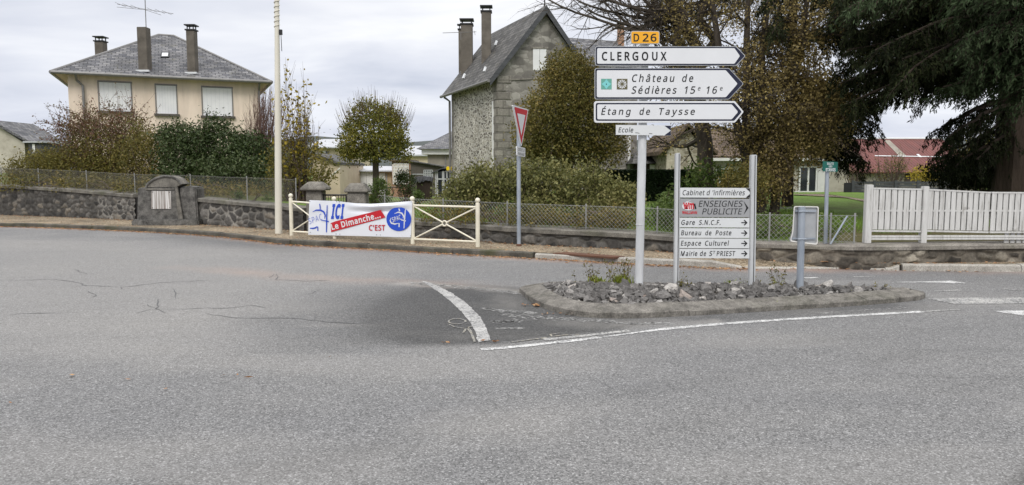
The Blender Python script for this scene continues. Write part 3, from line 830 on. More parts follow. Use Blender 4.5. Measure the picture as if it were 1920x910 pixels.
# garden ground behind the walls
cols = np.concatenate([[-400, -200, -120, -80, -60], np.arange(-50, 50, 0.7), [60, 80, 120, 200, 400]])
rows = np.concatenate([[0.12, 0.5], np.arange(1, 20, 0.7), np.arange(20, 62, 3), [80, 120, 200, 400, 900]])
v = []; bare = []
for x in cols:
    wY = float(wallY(x))
    for r in rows:
        y = wY + r
        v.append((x, y, gz(x, y) + 0.05 * (float(vnoise(x * 0.8, y * 0.8, 5)) - 0.5) * min(1, r)))
        b = max(0.0, 1 - r / 1.0) * 0.9
        if x < -3: b = max(b, 0.75 * float(vnoise(x * 0.5, y * 0.5, 8)))
        # beige garden path at the right
        P = G(1590, 378, 0.62)
        if x > 5.0 and r < 3.2: b = max(b, 0.8)
        bare.append(min(1, b))
nr = len(rows); q = np.array([[i * nr + j, (i + 1) * nr + j, (i + 1) * nr + j + 1, i * nr + j + 1] for i in range(len(cols) - 1) for j in range(nr - 1)])
me = fastmesh('garden_lawn', v, q, M['grass'])
a = me.attributes.new('bare', 'FLOAT', 'POINT'); a.data.foreach_set('value', np.array(bare, np.float32))
for p in me.polygons: p.use_smooth = True
o = bpy.data.objects.new('garden_lawn', me); COL.objects.link(o); struct(o)
# gravel path across the right-hand garden
mb = MB(); L = []
for px, py, w in [(1480, 366, 0.6), (1530, 368, 0.9), (1570, 372, 1.5), (1610, 377, 2.0), (1660, 386, 1.2), (1740, 400, 1.4), (1830, 415, 1.5)]:
    P = G(px, py, 0.62); P = G(px, py, gz(P.x, P.y)); P = G(px, py, gz(P.x, P.y))
    L.append([Vector((P.x, P.y - w, gz(P.x, P.y - w) + 0.03)), Vector((P.x, P.y + w, gz(P.x, P.y + w) + 0.03))])
n = len(L); mb.add([a for a, b in L] + [b for a, b in L], [[i, i + 1, n + i + 1, n + i] for i in range(n - 1)])
struct(mb.build('garden_path', M['gravel']))
# wooded hills far off
v = []; xs_ = np.linspace(-900, 900, 90); 
for x in xs_:
    h = 14 + 26 * float(fbm(x * 0.006 + 3, 0.5, 31, 4)) + 2.5 * float(vnoise(x * 0.15, 1, 7))
    v += [(x, 620, -3), (x, 660, h), (x, 900, h * 1.2), (x, 1000, -3)]
q = np.array([[i * 4 + k, (i + 1) * 4 + k, (i + 1) * 4 + k + 1, i * 4 + k + 1] for i in range(len(xs_) - 1) for k in range(3)])
me = fastmesh('hills', v, q, pmat('wooded_hills', [(0.3, (0.05, 0.06, 0.06)), (0.7, (0.08, 0.09, 0.085))], 0.03))
o = bpy.data.objects.new('hills', me); COL.objects.link(o); struct(o)

# ================================================================== RUBBLE WALLS
def wall_front(line, z0f, z1f, cell, seed, res=0.03, depth=0.035, lightf=None, stretch=1.5):
    """displaced stone face along a 2D line; returns verts, quads, attr"""
    P = resample(line, res); n = len(P)
    S = [0]
    for a, b in zip(P[:-1], P[1:]): S.append(S[-1] + (b - a).length)
    S = np.array(S)
    rows = np.linspace(0, 1, 30)
    z0 = np.array([z0f(p.x) for p in P]); z1 = np.array([z1f(p.x) for p in P])
    U = np.repeat(S[:, None], len(rows), 1)
    Zz = z0[:, None] + (z1 - z0)[:, None] * rows[None]
    rng = np.random.default_rng(seed)
    H = Zz.max() + 0.2; Lm = S[-1]
    gu = cell; gv = cell / stretch
    nu, nv = int(Lm / gu) + 3, int(H / gv) + 4
    su = (np.arange(nu)[:, None] + rng.uniform(0.08, 0.92, (nu, nv)) - 1) * gu
    sv = (np.arange(nv)[None] + rng.uniform(0.08, 0.92, (nu, nv)) - 1.5) * gv
    sc = rng.random((nu, nv))
    wu = U + (fbm(U * 5, Zz * 5, seed, 3) - 0.5) * cell * 0.5
    wv = Zz + (fbm(U * 5 + 9, Zz * 5, seed + 3, 3) - 0.5) * cell * 0.4
    iu = np.clip(np.floor(wu / gu).astype(int) + 1, 0, nu - 1); iv = np.clip(np.floor(wv / gv + 0.5).astype(int) + 1, 0, nv - 1)
    d1 = np.full(U.shape, 9e9); d2 = d1.copy(); c1 = np.zeros(U.shape)
    for a in (-2, -1, 0, 1, 2):
        for b in (-2, -1, 0, 1, 2):
            ju = np.clip(iu + a, 0, nu - 1); jv = np.clip(iv + b, 0, nv - 1)
            cc = sc[ju, jv]
            d = np.hypot(wu - su[ju, jv], (wv - sv[ju, jv]) * stretch) * (0.72 + 0.6 * ((cc * 7.31) % 1)) + 1e-9 * (a + b)
            closer = d < d1 - 1e-7
            same = np.abs(d - d1) <= 1e-7
            d2 = np.where(closer, d1, np.where(same, d2, np.minimum(d2, d))); c1 = np.where(closer, cc, c1); d1 = np.where(closer, d, d1)
    e = (d2 - d1) / cell
    lt = lightf(np.array([p.x for p in P]))[:, None] * np.ones_like(U) if lightf else np.zeros_like(U)
    lt = lt * sstep(0.18, 0.42, fbm(U * 1.1, Zz * 1.4, seed + 11, 4))
    mort = 1 - sstep(0.06, 0.20, e + (fbm(U * 9, Zz * 9, seed + 5, 3) - 0.5) * 0.12)
    hgt = sstep(0.0, 0.45, e) * (0.6 + 0.6 * c1) * depth + (fbm(U * 14, Zz * 14, seed + 8, 3) - 0.5) * 0.018
    co = []
    nrm = []
    for i in range(n):
        a = P[max(i - 1, 0)]; b = P[min(i + 1, n - 1)]; d = (b - a).normalized(); m_ = Vector((d.y, -d.x))
        if m_.y > 0: m_ = -m_
        nrm.append(m_)
    nx_ = np.array([m_.x for m_ in nrm]); ny_ = np.array([m_.y for m_ in nrm])
    PX = np.array([p.x for p in P])[:, None] + nx_[:, None] * hgt
    PY = np.array([p.y for p in P])[:, None] + ny_[:, None] * hgt
    co = np.stack([PX, PY, Zz], -1).reshape(-1, 3)
    m = len(rows)
    ids = np.arange(n * m).reshape(n, m)
    qd = np.stack([ids[:-1, :-1], ids[1:, :-1], ids[1:, 1:], ids[:-1, 1:]], -1).reshape(-1, 4)
    attr = np.stack([c1, mort, np.clip(lt, 0, 1), np.ones_like(c1)], -1).reshape(-1, 4)
    return P, nrm, co, qd, attr

def rubble_wall(label, px0, px1, mat_, cop_mat, cell, seed, lightf=None, cop=0.10, step_z=0.0, x0=None, x1=None):
    xa = gxy(px0, np.interp(px0, [c[0] for c in CTRL], [c[2] for c in CTRL]), PZ).x if x0 is None else x0
    xb = gxy(px1, np.interp(px1, [c[0] for c in CTRL], [c[2] for c in CTRL]), PZ).x if x1 is None else x1
    line = [p for p in resample(wall_line, 0.05) if xa <= p.x <= xb]
    root = thing('stone_wall', label, 'wall', (line[0].x, line[0].y, 0))
    org = WO[root.name]
    P, nrm, co, qd, attr = wall_front(line, lambda x: -0.02, lambda x: float(wallZ(x)) - cop + step_z, cell, seed, lightf=lightf)
    me = fastmesh('masonry', co - np.array(org), qd, mat_)
    at = me.color_attributes.new('stone', 'FLOAT_COLOR', 'POINT'); at.data.foreach_set('color', attr.astype(np.float32).ravel())
    o = bpy.data.objects.new('masonry', me); COL.objects.link(o); o.parent = root; WO[o.name] = org
    # body behind the face
    cp = MB(); L = resample(line, 0.5); prof = []
    bd = MB()
    for i, p in enumerate(L):
        a = L[max(i - 1, 0)]; b = L[min(i + 1, len(L) - 1)]; d = (b - a).normalized(); m_ = Vector((d.y, -d.x))
        if m_.y > 0: m_ = -m_
        zt = float(wallZ(p.x)) + step_z; j = 0.012 * R.normal()
        f = p + m_ * (0.065 + j); k = p - m_ * 0.42
        prof.append([(f.x, f.y, zt - cop), (f.x, f.y, zt - 0.02 + j * .6), (f.x - m_.x * .03, f.y - m_.y * .03, zt + j), (k.x, k.y, zt + 0.01), (k.x, k.y, zt - cop)])
    n = len(prof)
    fs = [[i * 5 + k, (i + 1) * 5 + k, (i + 1) * 5 + (k + 1) % 5, i * 5 + (k + 1) % 5] for i in range(n - 1) for k in range(5)] + [[0, 1, 2, 3, 4], [(n - 1) * 5 + k for k in range(5)]]
    cp.add([q for l in prof for q in l], fs)
    cp.build('coping', cop_mat, root)
    pr = []
    for i, p in enumerate(L):
        a = L[max(i - 1, 0)]; b = L[min(i + 1, len(L) - 1)]; d = (b - a).normalized(); m_ = Vector((d.y, -d.x))
        if m_.y > 0: m_ = -m_
        zt = float(wallZ(p.x)) + step_z - cop - 0.003
        f = p - m_ * 0.03; k = p - m_ * 0.39
        pr.append([(f.x, f.y, -0.02), (f.x, f.y, zt), (k.x, k.y, zt), (k.x, k.y, -0.02)])
    fs = [[i * 4 + k, (i + 1) * 4 + k, (i + 1) * 4 + (k + 1) % 4, i * 4 + (k + 1) % 4] for i in range(n - 1) for k in range(4)] + [[0, 1, 2, 3], [(n - 1) * 4 + k for k in range(4)]]
    bd.add([q for l in pr for q in l], fs)
    bd.build('core', mat_, root)
    return root
xl = gxy(200, 411, PZ).x
rubble_wall('dark rubble stone garden wall left of the monument, patched with pale mortar at its end', -300, 257, M['rubble_dark'], M['coping'], 0.23, 3,
            lambda x: sstep(gxy(165, 410, PZ).x, gxy(195, 411, PZ).x, x) * 1.0, x0=-34)
rubble_wall('stone garden wall with thick pale joints between the monument and the cream flag mast', 368, 572, M['rubble_dark'], M['coping'], 0.29, 5,
            lambda x: sstep(gxy(380, 421, PZ).x, gxy(400, 421, PZ).x, x) * (1 - sstep(gxy(490, 429, PZ).x, gxy(512, 430, PZ).x, x)))
rubble_wall('low dark mossy rubble wall below the chain link fence behind the yield sign', 690, 1408, M['rubble_dark'], M['coping'], 0.27, 8, lambda x: 0.25 * np.ones_like(x))
rubble_wall('low brown rubble stone wall below the white board fence', 1410, 1920, M['rubble_pale'], M['coping_light'], 0.27, 12, lambda x: 0.8 * np.ones_like(x), cop=0.075, x1=26)

# ================================================================== CHAIN LINK FENCES
def chain_fence(label, xa, xb, hfun, postx, wire_mat, pitch=0.085, off=0.16, brace=False, rw=0.0026):
    line = [Vector((p.x, p.y + off)) for p in resample(wall_line, 0.05) if xa <= p.x <= xb]
    L = resample(line, 0.4)
    root = thing('chain_link_fence', label, 'fence', (L[0].x, L[0].y, float(wallZ(L[0].x))))
    S = [0]
    for a, b in zip(L[:-1], L[1:]): S.append(S[-1] + (b - a).length)
    S = np.array(S); LX = np.array([p.x for p in L]); LY = np.array([p.y for p in L])
    def at(u, w):
        x = float(np.interp(u, S, LX)); y = float(np.interp(u, S, LY))
        return Vector((x, y, float(wallZ(x)) + 0.02 + w))
    tot = S[-1]
    mb = MB(); k = -1.0
    u = -1.2
    while u < tot:
        for sgn in (1, -1):
            h = hfun(float(np.interp(min(max(u, 0), tot), S, LX)))
            u0, u1 = (u, u + h) if sgn > 0 else (u + h, u)
            pts = []
            for q in np.linspace(0, 1, 5):
                uu = u0 + (u1 - u0) * q
                if 0 <= uu <= tot: pts.append(at(uu, h * q + 0.0) + Vector((0, 0.004 * sgn, 0)))
            if len(pts) > 1: mb.tube(pts, rw, 3, False)
        u += pitch
    mb.build('wire_mesh', wire_mat, root, uv=False)
    mb = MB()
    for q in (0.05, 0.97):
        pts = [at(s, hfun(float(np.interp(s, S, LX))) * q) for s in np.linspace(0, tot, max(2, int(tot / 0.5)))]
        mb.tube(pts, 0.0035, 4, False)
    mb.build('strand', wire_mat, root, uv=False)
    for px in postx:
        x = gxy(px, np.interp(px, [c[0] for c in CTRL], [c[2] for c in CTRL]) , PZ).x
        y = float(wallY(x)) + off + 0.03; z = float(wallZ(x)); h = hfun(x)
        MB().tube([(x, y, z - 0.12), (x, y, z + h + 0.05)], 0.016, 8).build('post', M['wire'], root, uv=False)
    if brace:
        x = gxy(1600, 495, PZ).x; y = float(wallY(x)) + off + 0.03; z = float(wallZ(x)); h = hfun(x)
        MB().tube([(x - 0.28, y, z), (x - 0.02, y, z + h)], 0.016, 8).build('brace', M['galv'], root, uv=False)
    return root
chain_fence('old chain link fence on the dark stone wall before the red and dark green bushes', -26, gxy(560, 433, PZ).x - 0.05,
            lambda x: float(np.interp(x, [-18, -8, -5.5], [0.56, 0.62, 0.68])), [-60, 5, 70, 160, 252, 355, 461, 553], M['wire_old'], 0.075, rw=0.0026)
chain_fence('long chain link fence on the low wall, ending at the white board fence', gxy(705, 441, PZ).x, gxy(1616, 495, PZ).x,
            lambda x: float(np.interp(x, [-3, 0, 6], [0.48, 0.47, 0.47])), [720, 830, 951, 1100, 1235, 1340, 1448, 1564, 1611], M['wire'], 0.085, brace=True, rw=0.003)

# ================================================================== TRAFFIC ISLAND
near_e = [(974, 548), (980, 553.5), (998, 569), (1028, 582.5), (1075, 593.5), (1140, 598), (1210, 597), (1300, 592), (1400, 586), (1500, 580), (1600, 574), (1690, 567), (1727, 563)]
near_w = [gxy(*p) for p in near_e]
tipR = gxy(1737, 557)
far_w = [Vector((tipR.x - 0.05, tipR.y + 0.16)), Vector((tipR.x - 0.5, tipR.y + 0.38)), Vector((4.0, 10.0)), Vector((2.9, 10.12)), Vector((1.6, 10.22)), Vector((0.85, 10.3)), Vector((0.42, 10.22)), Vector((0.18, 10.05))]
ring = smooth(near_w + [tipR] + far_w + [near_w[0]], 1)[:-1]
ring = resample(ring + [ring[0]], 0.06)[:-1]
cen = sum(ring, Vector((0, 0))) / len(ring)
nR = len(ring)
def inn(i, d):
    a = ring[i - 1]; b = ring[(i + 1) % nR]; t_ = (b - a).normalized(); n_ = Vector((-t_.y, t_.x))
    return ring[i] + n_ * d
island = thing('traffic_island', 'raised traffic island with a sloping concrete kerb filled with broken grey stones', 'traffic island', (cen.x, cen.y, 0))
mb = MB(); acc = 0; seg = []; PR = [(0.0, -0.05), (0.0, 0.055), (0.012, 0.066), (0.26, 0.118), (0.29, 0.105), (0.29, -0.05)]
def islseg(idx):
    j = R.normal(0, 0.004); vs = []
    for i in idx:
        for d, z in PR:
            p = inn(i % nR, d + j)
            if i in (idx[0], idx[-1]):
                q_ = inn((idx[1] if i == idx[0] else idx[-2]) % nR, d + j); p = p + (q_ - p).normalized() * 0.004
            vs.append((p.x, p.y, z + (j if z > 0 else 0)))
    m = len(PR); n = len(idx); fs = []
    for i in range(n - 1):
        for k in range(m - 1): fs.append([i * m + k, (i + 1) * m + k, (i + 1) * m + k + 1, i * m + k + 1])
    fs += [list(range(m)), [(n - 1) * m + k for k in range(m)][::-1]]
    mb.add(vs, fs)
i = 0
while i < nR:
    k = min(i + (40 if i else 12), nR)
    islseg(list(range(i, k + 1))); i = k
mb.build('island_kerb', M['island_kerb'], island)
inner = [inn(i, 0.28) for i in range(nR)]
innp = [(p.x, p.y) for p in inner]
# mounded soil filling
gx = np.arange(-0.2, 6.0, 0.1); gy = np.arange(7.6, 11.4, 0.1)
GX, GY = np.meshgrid(gx, gy); sdI = inpoly(GX, GY, innp)
def isld(x, y):                        # distance inside the island filling, from the table
    c = int(round((x + 0.2) / 0.1)); r_ = int(round((y - 7.6) / 0.1))
    return float(sdI[min(max(r_, 0), len(gy) - 1), min(max(c, 0), len(gx) - 1)])
def moundz(x, y):
    d = isld(x, y)
    return 0.075 + 0.035 * float(sstep(0.0, 0.5, d))
ids = {}; v = []; f = []
for r in range(len(gy)):
    for c in range(len(gx)):
        if sdI[r, c] > -0.16:
            ids[r, c] = len(v); v.append((gx[c], gy[r], 0.06 + 0.035 * float(sstep(0.0, 0.5, sdI[r, c])) + 0.02 * float(vnoise(gx[c] * 5, gy[r] * 5, 3))))
for (r, c) in list(ids):
    if all(k in ids for k in ((r, c + 1), (r + 1, c + 1), (r + 1, c))):
        f.append([ids[r, c], ids[r, c + 1], ids[r + 1, c + 1], ids[r + 1, c]])
# keep the filling inside the kerb ring
mb = MB(); mb.add(v, f); mb.build('filling', M['island_soil'], island)

# broken stones, each one an object
def rockmesh(i):
    rng = np.random.default_rng(100 + i)
    bm = bmesh.new()
    k = 16
    P = rng.normal(0, 1, (k, 3)); P /= np.linalg.norm(P, axis=1)[:, None]
    P *= rng.uniform(0.75, 1.0, (k, 1)); P *= np.array([0.5, 0.36, 0.26]) * rng.uniform(0.8, 1.2, 3)
    for p in P: bm.verts.new(p)
    res = bmesh.ops.convex_hull(bm, input=bm.verts)
    bmesh.ops.delete(bm, geom=[e for e in res['geom_interior'] if isinstance(e, bmesh.types.BMVert)], context='VERTS')
    bmesh.ops.bevel(bm, geom=list(bm.edges), offset=0.02, segments=1, affect='EDGES', clamp_overlap=True)
    bmesh.ops.triangulate(bm, faces=bm.faces)
    bmesh.ops.subdivide_edges(bm, edges=list(bm.edges), cuts=1)
    for w in bm.verts:
        w.co += Vector(rng.normal(0, 0.008, 3))
    me = bpy.data.meshes.new('stone'); bm.to_mesh(me); bm.free()
    me.materials.append(M['rock'])
    return me
RM = [rockmesh(i) for i in range(14)]
rr = np.random.default_rng(11); placed = []; tries = 0
while len(placed) < 285 and tries < 30000:
    tries += 1
    x = rr.uniform(0.1, 5.4); y = rr.uniform(7.8, 11.2)
    d = isld(x, y)
    s = rr.choice([0.11, 0.16, 0.22, 0.30, 0.37], p=[0.30, 0.30, 0.20, 0.13, 0.07])
    if x < 1.0: s = rr.choice([0.10, 0.14, 0.2])
    if x > 4.2: s *= 0.85
    if d < s * 0.28: continue
    if any((x - a) ** 2 + (y - b) ** 2 < (0.335 * (s + c)) ** 2 for a, b, c in placed): continue
    placed.append((x, y, s))
    o = bpy.data.objects.new('broken_stone', RM[rr.integers(len(RM))])
    o.location = (x, y, moundz(x, y) + s * 0.13)
    o.rotation_euler = (rr.normal(0, 0.45), rr.normal(0, 0.45), rr.uniform(0, 6.28))
    o.scale = (s, s, s * rr.uniform(0.8, 1.25))
    COL.objects.link(o)
    tag(o, 'grey broken stone lying in the rubble bed of the traffic island', 'stone', 'broken stones on the traffic island')
# smaller chippings between them
mb = MB(); 
tet = [Vector((1, 1, 1)), Vector((-1, -1, 1)), Vector((-1, 1, -1)), Vector((1, -1, -1)), Vector((0.2, 0.1, 1.3))]
cnt = 0
while cnt < 1500:
    x = rr.uniform(0.1, 5.4); y = rr.uniform(7.8, 11.2)
    if isld(x, y) < 0.03: continue
    s = rr.uniform(0.012, 0.036); z = moundz(x, y) + s * 0.5 + 0.01
    Rm = Matrix.Rotation(rr.uniform(0, 6), 3, Vector(rr.normal(0, 1, 3)).normalized())
    mb.add([Vector((x, y, z)) + (Rm @ q) * s for q in tet], [[0, 1, 4], [0, 4, 3], [4, 1, 3], [0, 2, 1], [0, 3, 2], [1, 2, 3]])
    cnt += 1
o = mb.build('gravel', M['rock'], smooth=None, uv=False); stuff(tag(o, 'small grey stone chippings between the broken stones of the island', 'gravel'))
# ================================================================== BUILDINGS
def frame_house(A, B, depth, z0):
    u = (B - A); u.z = 0; L = u.length; u.normalize(); n = Vector((u.y, -u.x, 0))
    if n.dot(-A) < 0: n = -n
    return u, n, L
UP = Vector((0, 0, 1))

# ---- cream house with hipped slate roof (left)
A = V(135, 300, 33.0); B = V(489, 300, 36.2)
u, n, L = frame_house(A, B, 8, 0)
A0 = Vector((A.x, A.y, 0)); zg = gz(A.x, A.y) - 0.3; ze = 5.86; D = 8.2
H1 = thing('house', 'cream stuccoed house with three closed white shutters and a grey hipped slate roof', 'house', (A.x, A.y, zg + 0.3))
MB().obox(A0 + UP * zg, u * L, -n * D, UP * (ze - zg)).build('wall', M['stucco'], H1)
oh = 0.55
e0 = A0 - u * oh + n * oh; e1 = A0 + u * (L + oh) + n * oh; e2 = A0 + u * (L + oh) - n * (D + oh); e3 = A0 - u * oh - n * (D + oh)
ztop = Zat(67.5, 38.5); rc = A0 + u * (L / 2) - n * (D / 2)
r0 = rc - u * 0.35 + UP * ztop; r1 = rc + u * 0.35 + UP * ztop
ev = ze - 0.02
mb = MB(); mb.add([e + UP * ev for e in (e0, e1, e2, e3)] + [r0, r1], [[0, 1, 5, 4], [1, 2, 5], [2, 3, 4, 5], [3, 0, 4]])
roof = mb.build('roof', M['slate'], H1, smooth=None)
MB().add([e + UP * (ev - 0.035) for e in (e0, e1, e2, e3)] , [[0, 1, 2, 3]]).build('soffit', M['soffit'], H1, smooth=None)
for a, b in ((e0, e1), (e1, e2), (e3, e0)):
    d = (b - a).normalized()
    MB().tube([a + UP * (ev - 0.02), b + UP * (ev - 0.02)], 0.075, 8).build('gutter', M['zinc'], H1)
mb = MB()
for a, b in ((e0, r0), (e1, r1), (r0, r1)): mb.tube([a.xy.to_3d() + UP * (ev if a in (e0, e1) else ztop) , b if isinstance(b, Vector) else b], 0.06, 6)
mb.build('ridge_capping', M['zinc'], roof)
pf1 = Plane(A0 + n * 0.0, n)
for x0, x1, y0, y1, lab in ((185.5, 244.5, 154.5, 208.5, 0), (292.5, 329.5, 160, 213.5, 0), (379.5, 434, 164.5, 217.5, 0)):
    sl_ = (y1 - y0) * 0
    P = [pf1.at(x0, y0), pf1.at(x1, y0)]; za = (pf1.at(x0, y0).z + pf1.at(x1, y0 + 1.5).z) / 2; zb = pf1.at((x0 + x1) / 2, y1).z
    a = Vector((P[0].x, P[0].y, 0)); b = Vector((P[1].x, P[1].y, 0)); w = (b - a)
    win = MB().obox(a + UP * zb - n * 0.05 + n * 0.003, w, n * 0.05, UP * (za - zb)).build('shutter', M['shutter'], H1)
    mb = MB(); d = w.normalized()
    mb.obox(a - d * 0.06 + UP * zb, d * 0.045, n * 0.035, UP * (za - zb)); mb.obox(b + UP * zb, d * 0.045, n * 0.035, UP * (za - zb)); mb.obox(a - d * 0.06 + UP * za, w + d * 0.12, n * 0.035, UP * 0.07)
    mb.build('shutter_frame', M['zinc'], win)
    mb = MB()
    k = 7
    for i in range(1, k): mb.obox(a + w * (i / k) - d * 0.006 + UP * (zb + 0.02) + n * 0.0035, d * 0.012, n * 0.004, UP * (za - zb - 0.04))
    mb.build('shutter_joint', M['panel_pale'], win)
    MB().obox(a - d * 0.12 + UP * (zb - 0.11), w + d * 0.24, n * 0.14, UP * 0.10).build('sill', M['sill'], H1)
q = pf1.at(158, 200); q0 = Vector((q.x, q.y, 0)); k = q0 + n * 0.12; k2 = k - u * 0.22
MB().tube([k2 + n * 0.40 + UP * (ev - 0.08), k2 + n * 0.05 + UP * (ev - 0.28), k + UP * (ev - 0.5), k + UP * zg], 0.055, 8).build('downpipe', M['zinc'], H1)
q = pf1.at(486, 200); k = Vector((q.x, q.y, 0)) + n * 0.1
MB().tube([k + n * 0.4 + UP * (ev - 0.08), k + UP * (ev - 0.4), k + UP * zg], 0.05, 8).build('downpipe', M['zinc'], H1)
# front slope plane for things on the roof
fr = Plane(e0 + UP * ev, (e1 - e0).cross(r0 - (e0 + UP * ev)))
def stack(parent, px0, px1, ytop, P, m, cowl=True, flash=None, depth=None):
    Yc = P.y; a = V(px0, ytop, Yc); b = V(px1, ytop, Yc); w = b.x - a.x; zt = a.z
    d = depth or w
    c = MB().box(a.x, b.x, Yc, Yc + d, P.z - 0.28, zt).build('chimney', m, parent, bevel=0.015)
    if cowl:
        mb = MB().box(a.x - 0.04, b.x + 0.04, Yc - 0.04, Yc + d + 0.04, zt + 0.001, zt + 0.06)
        for sx in (a.x + 0.03, b.x - 0.07):
            for sy in (Yc + 0.03, Yc + d - 0.07): mb.box(sx, sx + 0.04, sy, sy + 0.04, zt + 0.06, zt + 0.22)
        mb.box(a.x - 0.06, b.x + 0.06, Yc - 0.06, Yc + d + 0.06, zt + 0.22, zt + 0.27)
        mb.build('chimney_cowl', M['iron'], c)
    if flash and parent is H1:
        MB().box(a.x - 0.08, b.x + 0.08, Yc - 0.10, Yc + 0.0, P.z - 0.05, P.z + 0.035).build('flashing', M['panel_pale'], c)
    return c
stack(H1, 255.8, 273.6, 50.5, fr.at(265, 133), M['chimney'], False, True)
stack(H1, 348.2, 363.6, 57, fr.at(356, 137), M['chimney'], True, True)
Pq = V(184, 108, 38.5); stack(H1, 176.5, 192.5, 78, Vector((Pq.x, 38.5, Pq.z - 0.4)), M['chimney'], True)
S = [fr.at(302, 97.5, 0.05), fr.at(318, 97.5, 0.05), fr.at(317, 107, 0.05), fr.at(301, 107, 0.05)]
sk = MB().prism(S, -fr.N * 0.08).build('skylight', M['iron'], roof, smooth=None)
put_ = MB().sheet([fr.at(x, y, 0.06) for x, y in [(304, 99), (315.5, 99), (314.5, 105.5), (303, 105.5)]]).build('skylight_pane', M['panel_pale'], roof, smooth=None)
an = V(272, 60, 36.0); at_ = V(271.5, -12, 36.0)
mb = MB().tube([(an.x + 0.05, an.y, an.z - 0.9), (at_.x, an.y, at_.z)], 0.022, 6)
mb.tube([V(220, 8, 36.3), V(271.5, 17.5, 36.0), V(325, 26, 35.6)], 0.012, 5).tube([V(219, 13.5, 36.3), V(271.5, 18.5, 36.0), V(302, 28.5, 35.8)], 0.010, 5)
for x in (226, 240, 255, 285, 300, 313):
    c = V(x, 8 + (x - 220) * 0.172, 36.1); mb.tube([c + Vector((0, -0.5, 0.0)), c + Vector((0, 0.5, 0.0))], 0.008, 4)
mb.build('aerial', M['zinc'], H1, uv=False)

# ---- tall stone house with whitewashed side and steep slate roof
YC = 30.0; C = V(932, 300, YC); C = Vector((C.x, C.y, 0))
ul = Vector((-0.387, 1, 0)).normalized(); ug = Vector((ul.y, -ul.x, 0))     # along the side wall, along the gable
LS = 6.3; LG = 4.02
zg = gz(C.x, C.y) - 0.5; ze = Zat(131, YC); zr = Zat(17, 30.7)
H2 = thing('house', 'tall narrow grey stone house with a whitewashed rubble side wall and steep dark slate roof', 'house', (C.x, C.y, zg + 0.5))
nl = Vector((-ug.x, -ug.y, 0)); ng = -ul
MB().obox(C + UP * zg + ug * 0.003, ul * LS, ug * 0.4, UP * (ze - zg)).build('side_wall', M['white_rubble'], H2)
gp = [C + UP * zg, C + ug * LG + UP * zg, C + ug * LG + UP * ze, C + ug * (LG / 2) + UP * (zr - 0.12), C + UP * ze]
MB().prism([p - ul * 0.02 for p in gp], ul * 0.45).build('gable_wall', M['ashlar'], H2)
MB().prism([p + ul * LS for p in gp], -ul * 0.4).build('gable_wall', M['ashlar'], H2)
MB().obox(C + ug * (LG - 0.4) + UP * zg, ul * LS, ug * 0.4, UP * (ze - zg)).build('side_wall', M['ashlar'], H2)
mb = MB()
for k in range(18):
    z = zg + 0.3 * k * 1.06; w = 0.62 if k % 2 else 0.4
    if z + 0.3 > ze: break
    mb.obox(C - ul * 0.045 + UP * z + nl * 0.022, ug * w, ul * 0.024, UP * 0.30); mb.obox(C + UP * z + nl * 0.022 - ul * 0.02, ul * (0.95 - w), -nl * 0.02, UP * 0.30)
mb.build('quoin', M['quoin'], H2, bevel=0.01, seg=1)
ohg, ohe = 0.28, 0.38
slope = (zr - ze) / (LG / 2)
rg0 = C + ug * (LG / 2) - ul * ohg + UP * zr; rg1 = C + ug * (LG / 2) + ul * (LS + ohg) + UP * zr
el0 = C - ug * ohe - ul * ohg + UP * (ze - slope * ohe); el1 = el0 + ul * (LS + 2 * ohg)
er0 = C + ug * (LG + ohe) - ul * ohg + UP * (ze - slope * ohe); er1 = er0 + ul * (LS + 2 * ohg)
tk = UP * 0.09
mb = MB().prism([el0, rg0, rg1, el1], tk); rf2 = mb.build('roof', M['slate_dark'], H2, smooth=None)
MB().prism([rg0 + UP * .0, er0, er1, rg1], tk).build('roof', M['slate_dark'], H2, smooth=None)
for a, b in ((el0, rg0), (rg0, er0)):
    MB().prism([a - UP * 0.2 - ul * 0.012, b - UP * 0.2 - ul * 0.012, b + UP * 0.085 - ul * 0.012, a + UP * 0.085 - ul * 0.012], ul * 0.04).build('bargeboard', M['wood_grey'], H2)
MB().tube([el0 + UP * 0.0 - ug * 0.06, el1 - ug * 0.06], 0.07, 8).build('gutter', M['zinc'], H2)
k = C + ul * (LS - 0.1) + nl * 0.12
MB().tube([el1 - ul * 0.35 - UP * 0.05, k + UP * (ze - 0.7), k + UP * zg], 0.055, 8).build('downpipe', M['zinc'], H2)
pfs = Plane(C, nl)
a = pfs.at(926, 190, 0.0); b = pfs.at(924, 312, 0.0)
MB().obox(Vector((a.x, a.y, b.z)), ul * 0.1, nl * 0.05, UP * (a.z - b.z)).build('white_conduit', M['white'], H2)
pfg = Plane(C - ul * 0.02, ng)
w4 = [(999.5, 92), (1024.5, 92), (1024.5, 132), (999.5, 132)]
wv_ = MB().prism([pfg.at(x, y, 0.01) for x, y in w4], -ng * 0.04).build('shutter', M['shutter'], H2, smooth=None)
MB().prism([pfg.at(x, y, 0.03) for x, y in [(996, 88), (1028, 88), (1028, 91.6), (996, 91.6)]], -ng * 0.06).build('lintel', M['quoin'], H2, smooth=None)
MB().prism([pfg.at(x, y, 0.012) for x, y in [(1011.7, 92), (1012.3, 92), (1012.3, 132), (1011.7, 132)]], -ng * 0.01).build('shutter_joint', M['zinc'], wv_, smooth=None)
mb = MB()
for yy in (146, 197): mb.prism([pfg.at(x, y, 0.035) for x, y in [(936, yy + 3), (1000, yy + 0), (1060, yy - 2), (1060, yy + 1), (1000, yy + 3), (936, yy + 6)]], -ng * 0.05)
mb.build('string_course', M['quoin'], H2, smooth=None)
frl = Plane(el0 + tk, (rg0 - el0).cross(el1 - el0))
P = frl.at(911, 112); stack(H2, 902.5, 920.5, 22, P, M['chimney_grey'], True)
